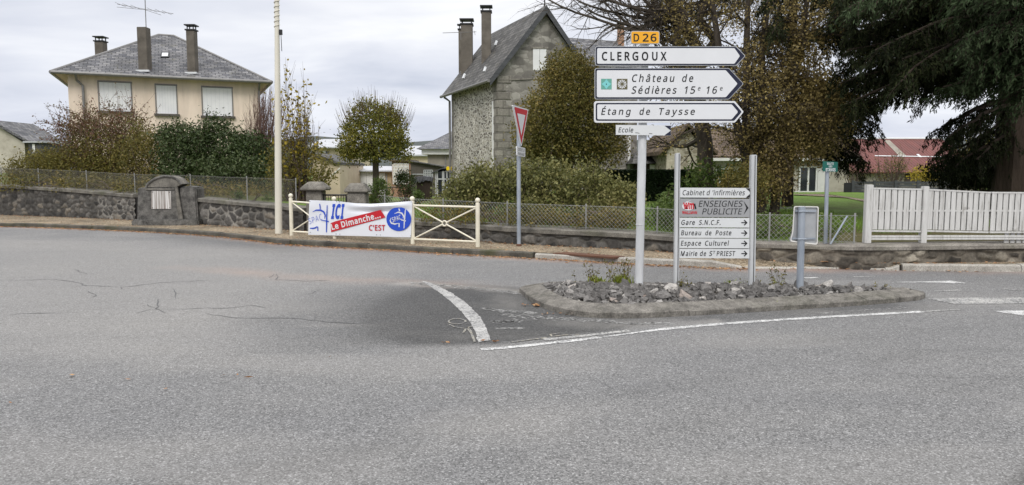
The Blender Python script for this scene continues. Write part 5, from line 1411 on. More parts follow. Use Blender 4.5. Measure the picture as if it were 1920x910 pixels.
# ================================================================== FLAT DRAWING ON A PLANE
GLYPHS = {"'":[180,[128,573,112,366,68,366,52,573]],".":[215,[58,43,61,69,72,85,88,94,107,97,126,94,142,85,153,69,157,43,153,18,142,2,126,-8,107,-11,88,-8,72,2,61,18]],"1":[459,[285,0,216,0,216,400,216,422,216,439,217,455,217,470,218,484,219,499,207,487,196,477,184,467,169,455,108,405,71,452,226,573,285,573]],"2":[459,[417,0,38,0,38,59,188,210,228,251,261,287,287,320,306,353,318,387,322,424,315,466,294,496,261,514,221,520,181,517,147,506,115,489,83,466,45,513,68,531,94,548,122,561,153,572,186,578,221,581,270,576,313,562,347,540,372,510,388,472,394,428,389,385,375,344,353,305,324,267,288,227,247,185,128,67,128,64,417,64]],"5":[459,[221,351,275,346,322,331,361,307,389,274,407,232,413,183,407,128,387,81,356,43,314,15,261,-2,199,-8,156,-6,116,0,80,10,51,23,51,90,82,74,121,62,161,55,200,52,239,55,274,65,302,82,323,106,336,137,341,176,332,225,306,262,262,284,197,292,173,291,146,288,120,284,99,280,64,302,86,573,373,573,373,508,146,508,132,342,148,345,169,348,194,350]],"6":[459,[44,245,46,294,51,342,60,389,75,433,95,474,121,510,155,539,196,562,246,576,306,581,324,580,344,579,362,577,377,573,377,513,362,517,344,520,326,522,308,523,257,518,216,504,183,483,158,454,139,419,127,380,119,337,115,291,119,291,133,309,150,326,170,339,194,350,223,356,255,358,302,353,342,338,375,313,400,279,416,236,421,184,415,129,399,82,372,44,336,15,291,-2,239,-8,199,-4,163,7,130,26,101,54,77,89,59,133,48,185],[238,51,284,59,320,84,343,125,351,184,344,233,324,271,289,295,241,303,205,299,175,287,150,270,131,248,119,223,115,198,117,172,123,146,133,121,146,99,164,79,185,64,210,55]],"A":[512,[437,0,368,177,141,177,73,0,0,0,224,575,289,575,512,0],[282,415,279,424,274,438,269,455,263,473,259,489,255,500,251,484,247,468,242,452,238,438,234,425,230,415,165,241,346,241]],"B":[521,[241,573,336,565,404,541,445,497,459,431,456,399,446,371,431,347,409,328,382,313,350,304,350,300,384,292,415,279,441,261,461,236,474,203,478,163,472,115,454,74,425,42,385,19,337,5,279,0,78,0,78,573],[256,329,318,335,357,352,377,382,384,423,376,463,351,490,308,506,245,511,150,511,150,329],[150,269,150,61,265,61,330,68,371,91,394,125,401,168,398,197,388,221,370,241,344,256,307,266,260,269]],"C":[507,[323,517,280,513,241,502,206,482,178,456,155,423,139,383,129,337,125,286,131,220,147,164,175,117,213,83,262,62,322,55,359,57,394,62,427,69,460,78,460,15,427,5,393,-2,356,-7,312,-8,232,1,166,28,115,72,78,131,56,203,49,287,53,349,67,406,89,456,120,499,159,534,206,559,261,575,324,581,367,578,409,572,448,561,482,547,453,486,425,497,394,508,360,515]],"D":[585,[536,292,528,203,501,131,457,74,399,33,325,8,237,0,78,0,78,573,254,573,335,565,404,540,460,501,502,446,528,377],[460,289,454,359,435,415,404,457,361,487,308,505,244,511,150,511,150,62,228,62,329,76,402,119,446,190]],"E":[446,[398,0,78,0,78,573,398,573,398,509,150,509,150,330,383,330,383,268,150,268,150,63,398,63]],"F":[416,[150,0,78,0,78,573,398,573,398,509,150,509,150,306,383,306,383,243,150,243]],"G":[584,[326,302,524,302,524,22,478,8,431,-1,380,-6,323,-8,241,1,173,28,120,71,81,130,57,202,49,286,58,370,84,442,127,500,186,544,259,571,346,581,392,578,437,572,478,561,516,547,489,484,457,497,421,508,382,515,342,517,278,510,225,489,181,455,150,409,131,353,124,286,130,222,146,166,175,119,216,84,270,62,340,55,375,56,404,59,429,63,452,68,452,238,326,238]],"H":[594,[516,0,443,0,443,267,150,267,150,0,78,0,78,573,150,573,150,330,443,330,443,573,516,573]],"I":[272,[239,0,32,0,32,42,99,57,99,515,32,531,32,573,239,573,239,531,172,515,172,57,239,42]],"L":[420,[78,0,78,573,150,573,150,64,400,64,400,0]],"M":[727,[330,0,142,502,139,502,140,484,142,461,143,435,144,407,144,377,144,347,144,0,78,0,78,573,184,573,361,103,364,103,544,573,650,573,650,0,578,0,578,352,578,380,579,408,580,435,581,460,583,482,584,501,581,501,390,0]],"N":[609,[532,0,447,0,141,476,138,476,139,455,141,432,142,406,143,378,144,349,144,320,144,0,78,0,78,573,161,573,467,99,470,99,469,115,468,137,467,164,466,193,465,223,464,249,464,573,532,573]],"O":[626,[577,287,573,224,561,166,540,116,510,73,473,38,428,13,375,-3,314,-8,251,-3,196,13,151,39,114,73,85,116,65,167,53,224,49,288,56,370,78,442,114,500,166,545,232,572,314,581,393,572,459,545,510,501,547,442,570,370],[125,287,130,220,145,163,171,117,207,83,255,62,314,55,373,62,420,83,456,117,481,163,496,220,501,287,490,384,456,457,398,503,314,518,255,511,207,490,171,457,145,411,130,354]],"P":[485,[229,573,326,562,393,528,431,475,444,404,441,370,433,336,417,306,395,278,364,255,324,238,275,227,216,223,150,223,150,0,78,0,78,573],[223,511,150,511,150,285,208,285,258,288,298,296,330,311,352,334,365,363,370,401,361,449,334,484,289,504]],"R":[499,[236,573,301,568,353,555,393,532,422,500,439,460,444,410,440,368,427,334,408,306,385,285,358,269,330,257,487,0,403,0,264,237,150,237,150,0,78,0,78,573],[232,510,150,510,150,298,236,298,296,304,338,325,362,359,370,407,366,440,355,467,336,486,310,500,275,507]],"S":[440,[403,153,396,106,378,66,348,35,307,11,257,-3,198,-8,167,-7,137,-5,109,-1,83,4,61,11,41,19,41,88,73,76,113,65,156,57,201,55,240,57,273,66,298,79,316,98,327,120,330,147,327,173,318,194,302,213,277,230,242,247,196,265,161,279,131,294,106,311,85,330,69,351,57,375,50,403,48,435,54,477,71,513,99,542,136,563,180,576,231,581,276,578,318,572,355,562,389,549,366,487,336,499,302,508,266,515,229,517,196,515,169,507,148,494,133,478,124,457,121,434,124,407,133,386,149,367,172,351,204,335,246,318,293,299,332,279,362,255,385,228,398,194]],"T":[446,[259,0,187,0,187,509,8,509,8,573,437,573,437,509,259,509]],"U":[586,[513,202,507,146,489,95,459,52,416,20,360,-1,290,-8,196,7,128,50,86,118,72,204,72,573,144,573,144,201,154,139,182,93,228,64,294,55,342,59,379,73,407,96,427,126,438,161,442,202,442,573,513,573]],"W":[746,[735,573,583,0,510,0,399,375,394,392,389,410,384,427,380,443,376,458,373,471,371,481,370,488,369,481,367,471,364,458,361,443,357,427,352,409,348,391,342,373,234,0,161,0,10,573,85,573,174,223,179,205,183,186,187,169,190,151,194,134,196,118,199,102,201,87,204,103,206,119,210,137,213,154,218,173,222,191,227,209,232,227,333,573,407,573,512,225,518,206,523,187,527,169,532,151,535,133,538,117,541,101,544,87,547,107,550,129,555,151,560,175,566,199,572,224,660,573]],"X":[470,[467,0,385,0,233,249,79,0,3,0,193,298,15,573,95,573,236,348,377,573,453,573,276,300]],"Z":[459,[427,0,30,0,30,55,332,508,40,508,40,573,419,573,419,518,118,64,427,64]],"a":[450,[231,437,299,428,347,403,376,358,385,293,385,0,334,0,320,61,317,61,298,40,279,22,258,9,234,-1,206,-6,172,-8,136,-5,103,6,75,23,55,48,41,80,37,119,50,176,87,219,152,245,243,257,316,259,316,285,310,330,293,359,265,375,227,380,194,378,163,370,133,359,106,347,84,400,115,414,151,426,190,434],[252,208,184,200,141,182,118,155,110,119,115,87,132,66,157,53,188,49,238,56,279,79,306,117,315,172,315,210]],"b":[493,[139,461,138,435,138,410,136,389,135,373,139,373,161,398,189,419,226,432,272,437,344,423,401,381,437,312,449,215,444,147,427,91,400,48,365,17,322,-2,272,-8,226,-3,189,10,161,31,139,55,133,55,119,0,68,0,68,609,139,609],[260,379,219,374,188,361,165,339,150,308,142,268,139,217,139,214,145,144,165,93,202,61,261,51,312,61,348,93,369,145,376,216,369,287,348,338,311,368]],"c":[385,[241,-8,187,-2,139,15,99,45,69,87,50,143,44,213,51,284,71,342,102,385,142,415,191,432,245,438,278,436,309,431,336,424,358,415,337,356,316,363,292,370,267,374,244,376,204,371,172,358,148,335,131,303,120,263,117,213,120,166,131,126,148,94,172,71,202,58,240,53,273,55,302,60,328,68,351,78,351,15,328,5,304,-2,275,-7]],"d":[493,[221,-8,148,6,92,48,56,117,44,214,56,311,93,381,149,424,221,438,253,436,280,429,303,420,323,407,340,391,354,374,359,374,358,387,356,405,355,424,354,438,354,609,425,609,425,0,368,0,358,58,354,58,340,40,323,24,303,11,279,1,252,-6],[232,51,290,60,328,88,348,135,355,200,355,213,349,284,329,336,291,369,231,379,181,368,146,334,124,281,117,213,124,144,146,93,181,61]],"e":[452,[234,438,286,432,329,414,364,385,390,346,406,299,411,244,411,201,117,201,127,137,154,90,197,62,254,52,293,54,327,60,359,69,392,82,392,20,359,8,327,-1,292,-6,251,-8,194,-2,143,17,101,48,70,91,51,146,44,212,50,277,68,333,96,378,134,411,181,431],[233,380,188,372,154,348,130,309,119,257,338,257,335,292,326,322,312,346,292,364,266,376]],"f":[276,[266,375,158,375,158,0,87,0,87,375,12,375,12,408,87,432,87,457,92,507,104,547,124,577,152,597,186,609,227,613,252,612,274,609,294,604,310,599,292,544,278,548,262,552,245,555,228,556,197,550,175,532,162,502,158,458,158,430,266,430]],"g":[493,[221,438,261,434,297,422,329,402,355,373,359,373,369,430,425,430,425,-7,420,-63,404,-109,378,-146,341,-172,293,-187,233,-192,188,-191,147,-186,110,-177,78,-165,78,-100,111,-114,149,-125,191,-132,237,-134,286,-126,324,-101,347,-63,355,-13,355,4,355,16,356,32,357,47,358,57,354,57,329,28,299,8,263,-4,221,-8,147,7,91,51,56,121,44,214,56,306,91,377,147,423],[230,379,197,374,169,359,147,336,130,303,120,262,117,213,124,143,146,92,182,60,232,50,262,52,288,58,309,69,326,85,340,105,349,131,354,161,356,197,356,214,353,267,343,309,326,340,302,362,270,374]],"h":[496,[139,431,138,415,138,399,136,384,135,370,140,370,155,391,174,407,196,420,221,429,247,435,273,437,321,433,360,421,391,400,413,370,426,330,431,280,431,0,361,0,361,275,355,321,338,353,308,372,265,379,222,374,189,360,166,338,150,308,142,269,139,222,139,0,68,0,68,609,139,609]],"i":[207,[139,430,139,0,68,0,68,430],[104,591,119,588,133,580,142,566,145,546,142,526,133,512,119,504,104,501,88,504,75,512,66,526,63,546,66,566,75,580,88,588]],"l":[207,[139,0,68,0,68,609,139,609]],"m":[750,[540,438,603,429,649,401,676,352,685,280,685,0,615,0,615,277,610,321,594,353,567,372,528,379,474,369,438,342,418,298,411,237,411,0,342,0,342,277,339,308,332,333,320,353,303,367,281,376,253,379,215,374,185,360,164,338,150,308,141,269,139,223,139,0,68,0,68,430,125,430,136,371,140,371,155,392,173,409,194,422,217,431,241,436,266,438,312,433,349,420,378,398,398,366,402,366,427,398,461,420,499,433]],"n":[496,[275,438,343,429,391,401,421,352,431,280,431,0,361,0,361,275,355,321,338,353,308,372,265,379,204,368,166,338,146,289,139,223,139,0,68,0,68,430,125,430,136,371,140,371,156,392,175,409,198,422,222,431,248,436]],"o":[485,[442,216,438,165,428,121,411,82,388,51,359,25,324,7,285,-4,241,-8,200,-4,163,7,129,25,100,51,77,82,59,121,48,165,44,216,50,282,68,336,97,380,137,412,186,431,244,438,299,431,347,412,387,380,417,336,436,282],[117,216,120,169,130,128,147,95,172,71,203,56,243,51,282,56,314,71,339,95,356,128,366,169,369,216,365,263,355,303,338,335,314,359,282,374,242,379,185,368,147,335,124,284]],"p":[493,[273,438,344,424,401,383,437,313,449,216,444,148,427,93,401,49,365,17,322,-2,272,-8,241,-6,213,1,190,11,170,24,153,38,139,55,134,55,136,39,137,20,138,1,139,-16,139,-192,68,-192,68,430,126,430,136,371,139,371,153,389,170,405,189,419,213,429,240,436],[260,379,221,374,190,362,167,342,152,313,142,275,139,229,139,216,142,167,150,126,165,93,188,70,220,55,261,51,297,56,326,72,348,98,364,131,373,171,376,217,369,283,348,334,311,367]],"r":[331,[269,438,281,438,295,437,308,435,319,433,310,368,299,370,287,372,275,373,264,374,240,371,217,363,195,351,176,334,161,313,149,289,141,261,139,229,139,0,68,0,68,430,126,430,134,351,137,351,152,374,170,395,191,413,214,426,240,435]],"s":[384,[348,119,343,80,327,49,302,24,268,6,226,-4,176,-8,135,-6,99,-1,68,8,42,19,42,83,70,71,104,60,141,52,178,49,224,53,256,66,274,86,280,112,278,128,271,141,259,154,239,167,212,180,174,196,135,212,103,228,76,245,57,266,45,292,41,324,52,372,85,408,137,430,202,438,240,436,275,430,308,421,339,409,315,353,287,363,258,372,228,378,197,380,159,377,131,366,114,350,108,328,111,312,119,298,133,286,154,274,182,261,219,246,257,231,289,215,314,197,333,176,344,150]],"t":[289,[212,50,228,50,245,53,260,55,272,59,272,5,258,0,240,-4,219,-7,200,-8,167,-5,138,4,112,20,91,44,78,79,74,125,74,375,13,375,13,409,75,437,103,528,144,528,144,430,269,430,269,375,144,375,144,127,149,93,163,69,185,54]],"u":[496,[427,430,427,0,370,0,359,57,356,57,340,36,321,20,298,8,273,-1,247,-6,220,-8,173,-4,134,8,103,29,81,59,68,99,63,148,63,430,135,430,135,153,141,108,158,76,188,57,230,51,273,55,306,69,330,91,345,121,354,160,357,206,357,430]],"y":[409,[1,430,76,430,169,185,177,164,184,144,191,124,196,105,201,86,205,68,209,68,215,91,224,121,234,153,245,186,333,430,409,430,224,-59,207,-97,188,-130,165,-156,138,-176,106,-188,67,-192,49,-192,34,-190,20,-188,9,-186,9,-130,19,-132,30,-133,43,-134,56,-135,79,-132,99,-126,116,-114,130,-99,142,-80,152,-59,174,-2]],"É":[446,[398,0,78,0,78,573,398,573,398,509,150,509,150,330,383,330,383,268,150,268,150,63,398,63],[363,749,354,737,342,722,328,705,312,688,296,672,279,656,264,641,249,629,202,629,202,638,215,655,228,674,242,696,256,717,268,738,278,757,363,757]],"â":[450,[231,437,299,428,347,403,376,358,385,293,385,0,334,0,320,61,317,61,298,40,279,22,258,9,234,-1,206,-6,172,-8,136,-5,103,6,75,23,55,48,41,80,37,119,50,176,87,219,152,245,243,257,316,259,316,285,310,330,293,359,265,375,227,380,194,378,163,370,133,359,106,347,84,400,115,414,151,426,190,434],[252,208,184,200,141,182,118,155,110,119,115,87,132,66,157,53,188,49,238,56,279,79,306,117,315,172,315,210],[261,614,272,596,288,575,307,553,326,531,345,512,361,495,361,486,311,486,290,500,268,518,246,537,224,558,202,537,180,518,159,501,138,486,90,486,90,495,106,512,124,532,142,553,160,575,176,596,188,614]],"è":[452,[234,438,286,432,329,414,364,385,390,346,406,299,411,244,411,201,117,201,127,137,154,90,197,62,254,52,293,54,327,60,359,69,392,82,392,20,359,8,327,-1,292,-6,251,-8,194,-2,143,17,101,48,70,91,51,146,44,212,50,277,68,333,96,378,134,411,181,431],[233,380,188,372,154,348,130,309,119,257,338,257,335,292,326,322,312,346,292,364,266,376],[209,614,218,596,231,575,244,553,259,532,273,512,285,496,285,486,238,486,224,498,208,513,191,529,174,546,159,563,145,579,133,594,124,606,124,614]],"é":[452,[234,438,286,432,329,414,364,385,390,346,406,299,411,244,411,201,117,201,127,137,154,90,197,62,254,52,293,54,327,60,359,69,392,82,392,20,359,8,327,-1,292,-6,251,-8,194,-2,143,17,101,48,70,91,51,146,44,212,50,277,68,333,96,378,134,411,181,431],[233,380,188,372,154,348,130,309,119,257,338,257,335,292,326,322,312,346,292,364,266,376],[347,606,338,594,326,579,312,563,296,546,280,529,263,513,247,498,233,486,186,486,186,496,199,512,212,532,226,553,240,575,252,596,262,614,347,614]]," ":[209]}
def rpoly(pts, rad):
    """rounded polygon in pixel space"""
    out = []; n = len(pts)
    if isinstance(rad, (int, float)): rad = [rad] * n
    for i in range(n):
        p = Vector(pts[i]); r = rad[i]
        if r <= 0: out.append(tuple(p)); continue
        a = Vector(pts[i - 1]); b = Vector(pts[(i + 1) % n])
        r1 = min(r, (a - p).length * 0.45, (b - p).length * 0.45)
        s = p + (a - p).normalized() * r1; e = p + (b - p).normalized() * r1
        for k in range(6):
            t = k / 5
            out.append(tuple(s * (1 - t) ** 2 + p * 2 * t * (1 - t) + e * t * t))
    return out
def decal(mb, pl, pts, off): mb.sheet([pl.at(x, y, off) for x, y in pts]); return mb
def plate(mb, pl, pts, off, thick):
    P = [pl.at(x, y, off) for x, y in pts]
    return mb.prism(P, -pl.N * thick)
def stroke(mb, pl, pts, w, off):
    P = [Vector(p) for p in pts]; o = []
    for i, p in enumerate(P):
        d = (P[min(i + 1, len(P) - 1)] - P[max(i - 1, 0)]).normalized(); d = Vector((-d.y, d.x))
        ww = w[i] if isinstance(w, (list, tuple)) else w
        o.append((p + d * ww / 2, p - d * ww / 2))
    for (a, b), (c, d) in zip(o[:-1], o[1:]):
        mb.sheet([pl.at(*q, off) for q in (a, b, d, c)])
    return mb
def arcpts(cx, cy, rx, ry, a0, a1, n=14): return [(cx + rx * math.cos(math.radians(a)), cy + ry * math.sin(math.radians(a))) for a in np.linspace(a0, a1, n)]
_cap = None
def text_raw(body, shear=0.0, bold=0.0, spacing=1.0):
    """letter outlines -> filled flat mesh (verts, faces)"""
    vs, fs = [], []; x = 0.0
    for ch in body:
        g = GLYPHS[ch]; loops = []
        for lp in g[1:]:
            P = [(lp[k] / 1000, lp[k + 1] / 1000) for k in range(0, len(lp), 2)]
            P = [p for k, p in enumerate(P) if math.dist(p, P[k - 1]) > 0.009]
            n = len(P); Q = []
            for k in range(n):
                ax, ay = P[k - 1]; bx, by = P[k]; cx_, cy_ = P[(k + 1) % n]
                d1 = Vector((bx - ax, by - ay)).normalized(); d2 = Vector((cx_ - bx, cy_ - by)).normalized()
                n1 = Vector((-d1.y, d1.x)); n2 = Vector((-d2.y, d2.x)); m_ = (n1 + n2)
                m_ = m_ / max(0.5, m_.dot(n1)) if m_.length > 1e-6 else n1
                Q.append((bx + m_.x * bold, by + m_.y * bold))
            for _ in range(4):                        # undo folds that the widening makes at tight inner corners
                bad = [k for k in range(len(Q)) if (Q[(k + 1) % len(Q)][0] - Q[k][0]) * (P[(k + 1) % len(P)][0] - P[k][0]) + (Q[(k + 1) % len(Q)][1] - Q[k][1]) * (P[(k + 1) % len(P)][1] - P[k][1]) <= 1e-7]
                if not bad or len(Q) < 6: break
                k = bad[0]; k2 = (k + 1) % len(Q)
                Q[k] = ((Q[k][0] + Q[k2][0]) / 2, (Q[k][1] + Q[k2][1]) / 2); P[k] = ((P[k][0] + P[k2][0]) / 2, (P[k][1] + P[k2][1]) / 2)
                Q.pop(k2); P.pop(k2)
            n = len(Q)
            ar = sum(Q[k - 1][0] * Q[k][1] - Q[k][0] * Q[k - 1][1] for k in range(n))
            loops.append((ar < 0, Q))
        cu = bpy.data.curves.new('lettering', 'CURVE'); cu.dimensions = '2D'; cu.fill_mode = 'BOTH'
        for outer, Q in loops:
            sp = cu.splines.new('POLY'); sp.points.add(len(Q) - 1); sp.use_cyclic_u = True
            for k, (qa, qb) in enumerate(Q): sp.points[k].co = (x + qa + qb * shear, qb, 0, 1)
        if loops:
            o = bpy.data.objects.new('lettering', cu)
            me = o.to_mesh()
            o0 = len(vs); vs += [v.co.copy() for v in me.vertices]; fs += [[o0 + k for k in p.vertices] for p in me.polygons]
            o.to_mesh_clear(); bpy.data.objects.remove(o)
        bpy.data.curves.remove(cu)
        x += g[0] / 1000 * spacing + 2 * bold
    return vs, fs
def text(mb, pl, body, x0, x1, base, cap, off, shear=0.0, bold=0.0, spacing=1.0, ang=0.0):
    """lettering filling x0..x1 on the baseline `base`, capitals reaching row `cap`"""
    global _cap
    if _cap is None: _cap = max(v.y for v in text_raw('H')[0])
    vs, fs = text_raw(body, shear, bold, spacing)
    a = min(v.x for v in vs); b = max(v.x for v in vs)
    sx = (x1 - x0) / (b - a); sy = (base - cap) / _cap
    ca, sa = math.cos(math.radians(ang)), math.sin(math.radians(ang))
    P = []
    for v in vs:
        lx = (v.x - a) * sx; ly = -v.y * sy
        P.append(pl.at(x0 + lx * ca - ly * sa, base + lx * sa + ly * ca, off))
    mb.add(P, fs)
    return mb
def put(name, mb, m, parent): return mb.build(name, m, parent, smooth=None, uv=False)

# ================================================================== DIRECTION SIGN
YS = 9.42
base = V(1198, 533, YS + 0.1)
dsp = thing('direction_sign', 'tall grey signpost with three white arrow signs, a small arrow and D 26 plate', 'road sign', (base.x, base.y, 0.12))
top = V(1209, 60, YS + 0.1)
MB().tube([(base.x, base.y, 0.1), (base.x + (top.x - base.x) * .5, base.y, top.z / 2), (top.x, base.y, top.z - 0.05)], 0.054, 20).build('post', M['post'], dsp, smooth=True)
b = MB().lathe((base.x + 0.003, base.y, 0.52 + .4), [(0.0555, 0), (0.0575, 0.003), (0.0575, 0.012), (0.0555, 0.015)], 20)
b.build('post_band', M['post'], dsp, smooth=True)
pl = yplane(YS)
def arrow(x0, sh, tip, y0, y1, r): 
    yc = (y0 + y1) / 2
    return rpoly([(x0, y0), (sh, y0), (tip, yc), (sh, y1), (x0, y1)], [r, 2, 2.5, 2, r])
def arrow_sign(outer, dark, white, edge_mat, label):
    p = plate(MB(), pl, outer, 0.0, 0.03).build('arrow_panel', edge_mat, dsp, smooth=None)
    put('panel_border', decal(MB(), pl, dark, 0.0015), M['sign_navy'], p)
    put('panel_face', decal(MB(), pl, white, 0.003), M['sign_white'], p)
    p['label'] = label
    return p
a = arrow_sign(arrow(1116, 1381, 1398, 87.2, 123.3, 4), arrow(1117, 1380, 1396.5, 88.2, 122.3, 3.5), arrow(1119.6, 1377, 1387.5, 90.6, 119.8, 3), M['alu_back'], 'white arrow panel reading CLERGOUX')
put('lettering', text(MB(), pl, 'CLERGOUX', 1128.5, 1250, 113.2, 98.2, 0.0045, 0, 0.027, 1.35), M['sign_black'], a)
a = arrow_sign(arrow(1115.2, 1367, 1394.5, 128, 186.5, 4), arrow(1116.2, 1366.5, 1393.2, 129, 185.5, 3.5), arrow(1119, 1361, 1383, 132, 182.6, 3), M['alu_back'], 'large white arrow panel reading Château de Sédières 15e 16e')
mb = MB()
text(mb, pl, 'Château', 1185, 1265, 153.6, 140.2, 0.0045, 0.22, 0.013, 1.3)
text(mb, pl, 'de', 1279, 1300, 153.6, 140.2, 0.0045, 0.22, 0.013, 1.3)
text(mb, pl, 'Sédières', 1184, 1269, 175.8, 162.4, 0.0045, 0.22, 0.013, 1.3)
text(mb, pl, '15', 1284, 1304, 175.8, 162.4, 0.0045, 0.22, 0.013, 1.2); text(mb, pl, 'e', 1308.5, 1313.5, 170, 161.5, 0.0045, 0.22, 0.004)
text(mb, pl, '16', 1325, 1345, 175.8, 162.4, 0.0045, 0.22, 0.013, 1.2); text(mb, pl, 'e', 1350, 1355, 170, 161.5, 0.0045, 0.22, 0.004)
put('lettering', mb, M['sign_black'], a)
s = put('emblem', decal(MB(), pl, [(1127, 148), (1147, 148), (1147, 168), (1127, 168)], 0.0045), M['teal_dark'], a)
star = [(1137 + (9.4 if k % 2 == 0 else 5.6) * math.cos(math.pi * k / 4), 158 + (9.4 if k % 2 == 0 else 5.6) * math.sin(math.pi * k / 4)) for k in range(8)]
put('emblem_star', decal(MB(), pl, star, 0.006), M['teal'], a)
put('emblem_centre', decal(MB(), pl, arcpts(1137, 158, 1.2, 1.2, 0, 330, 10), 0.0075), M['sign_navy'], a)
put('emblem', decal(MB(), pl, [(1156.5, 148), (1176.5, 148), (1176.5, 168), (1156.5, 168)], 0.0045), M['olive'], a)
mb = MB()
for k in range(12):
    th = 2 * math.pi * k / 12
    pt = lambda r, o: (1166.5 + r * math.cos(th + o), 158 + r * math.sin(th + o))
    decal(mb, pl, [pt(2.2, 0), pt(7.5, -0.17), pt(8.8, 0), pt(7.5, 0.17)], 0.006)
put('emblem_petals', mb, M['sign_white'], a)
a = arrow_sign(arrow(1114, 1378, 1394.5, 189.8, 230.2, 5), arrow(1117, 1376.5, 1391, 193.2, 226.8, 4), arrow(1119.8, 1372, 1384, 196, 224, 3), M['sign_white'], 'white rimmed arrow panel reading Étang de Taysse')
mb = MB()
text(mb, pl, 'Étang', 1127, 1183, 215.4, 203.2, 0.0045, 0.22, 0.013, 1.35)
text(mb, pl, 'de', 1199, 1219, 215.4, 203.2, 0.0045, 0.22, 0.013, 1.3)
text(mb, pl, 'Taysse', 1236, 1303, 215.4, 203.2, 0.0045, 0.22, 0.013, 1.35)
put('lettering', mb, M['sign_black'], a)
a = plate(MB(), pl, [(1155, 234.5), (1257.8, 235.5), (1258, 254.5), (1155, 253)], 0, 0.025).build('arrow_panel', M['panel_pale'], dsp, smooth=None)
a['label'] = 'small pale arrow panel reading Ecole'
put('panel_border', decal(MB(), pl, [(1246, 236), (1257.8, 236), (1257.8, 245), ], 0.002), M['sign_navy'], a)
put('panel_border', decal(MB(), pl, [(1257.8, 245), (1257.8, 254.2), (1246, 254)], 0.002), M['sign_navy'], a)
mb = text(MB(), pl, 'Ecole', 1159.5, 1187.5, 248.3, 239.3, 0.0035, 0.22, 0.004, 1.1)
stroke(mb, pl, [(1191, 249), (1195, 249.3), (1199, 250)], 0.7, 0.0035); stroke(mb, pl, [(1217, 250.6), (1223, 250.9)], 0.8, 0.0035)
put('lettering', mb, M['sign_black'], a)
a = plate(MB(), pl, rpoly([(1182.8, 58.3), (1236.6, 58.3), (1236.6, 82.5), (1182.8, 82.5)], 4), 0, 0.025).build('route_plate', M['alu_back'], dsp, smooth=None)
put('plate_face', decal(MB(), pl, rpoly([(1184, 59.6), (1235.4, 59.6), (1235.4, 81.4), (1184, 81.4)], 3.5), 0.002), M['sign_orange'], a)
mb = text(MB(), pl, 'D', 1188, 1198.5, 77.8, 64, 0.004, 0, 0.018); text(mb, pl, '26', 1205, 1231, 77.8, 64, 0.004, 0, 0.018, 1.1)
put('lettering', mb, M['sign_black'], a)
mb = MB()
for yy in (98, 113, 140, 172, 202, 219, 244, 71):
    P = pl.at(1201 + (244 - yy) * 0.045, yy, -0.06); mb.box(P.x - 0.07, P.x + 0.07, P.y - 0.02, P.y + 0.115, P.z - 0.015, P.z + 0.015)
mb.build('clamp', M['galv'], dsp)

# ================================================================== LOCAL DIRECTORY SIGN ON TWO POSTS
YR = 9.55; pr = yplane(YR - 0.045)
A = V(1267.5, 540, YR); B = V(1409, 536, YR)
rk = thing('directory_sign', 'pale aluminium directory board of six name strips held between two slim posts', 'road sign', ((A.x + B.x) / 2, A.y, 0.12))
for (p, ptop, pw) in ((A, V(1270.3, 287.5, YR), 0.030), (B, V(1412.3, 290.5, YR), 0.038)):
    lean = Vector((ptop.x - p.x, 0, 0))
    pts = [(p.x - pw, p.y - 0.04, 0.1), (p.x + pw, p.y - 0.04, 0.1), (p.x + pw, p.y + 0.04, 0.1), (p.x - pw, p.y + 0.04, 0.1)]
    q = MB().prism(pts, Vector((0, 0, ptop.z - 0.1)) + lean).build('post', M['alu'], rk, bevel=0.008)
    MB().prism([(p.x + 0.008, p.y - 0.0425, 0.1), (p.x + 0.017, p.y - 0.0425, 0.1), (p.x + 0.017, p.y - 0.0402, 0.1), (p.x + 0.008, p.y - 0.0402, 0.1)], Vector((0, 0, ptop.z - 0.11)) + lean).build('groove', M['iron'], q)
def strip(y0, y1, xl, xr, m, label):
    s = plate(MB(), pr, [(xl, y0), (xr, y0 + 0.6), (xr - .3, y1 + 0.6), (xl - .3, y1)], 0, 0.035).build('name_strip', m, rk, smooth=None)
    s['label'] = label; return s
OF = 0.0025
s = strip(352.3, 370.6, 1275.5, 1406, M['panel_pale'], 'pale strip reading Cabinet d \'infirmières')
put('lettering', text(MB(), pr, "Cabinet d 'infirmières", 1280, 1397, 366.2, 356.8, OF, 0.22, 0.004, 1.05), M['sign_black'], s)
mb = decal(MB(), pr, [(1398.5, 353.3), (1406, 353.3), (1406, 360)], OF); decal(mb, pr, [(1406, 364), (1406, 370.8), (1398.5, 370.8)], OF)
put('arrow_mark', mb, M['sign_black'], s)
s = strip(372.6, 407, 1275.2, 1406, M['panel_grey'], 'grey double height strip reading ENSEIGNES PUBLICITE')
mb = text(MB(), pr, 'ENSEIGNES', 1310, 1393, 387.8, 376.6, OF, 0.2, 0, 1.0); text(mb, pr, 'PUBLICITE', 1316.5, 1392, 402.2, 391.2, OF, 0.2, 0, 1.0)
put('lettering', mb, M['sign_black'], s)
put('arrow_mark', decal(MB(), pr, [(1394, 377), (1403.5, 390), (1394, 403.5), (1399.5, 390)], OF), M['sign_black'], s)
put('emblem', decal(MB(), pr, arcpts(1290.5, 387, 11.5, 7.6, 0, 345, 24), OF), M['sign_white'], s)
mb = stroke(MB(), pr, [(1282, 381.5), (1288, 378.5), (1295, 376.3)], [0.6, 1.6, 0.4], OF)
put('emblem_swoosh', mb, M['sign_white'], s)
mb = text(MB(), pr, 'W', 1281, 1292.5, 391.5, 381, 0.004, 0, 0.05); text(mb, pr, 'm', 1292, 1301.5, 391.5, 379, 0.004, 0.1, 0.05)
text(mb, pr, 'WALLMAN', 1279, 1307, 401.4, 396, 0.004, 0, 0.03)
put('emblem_lettering', mb, M['sign_red'], s)
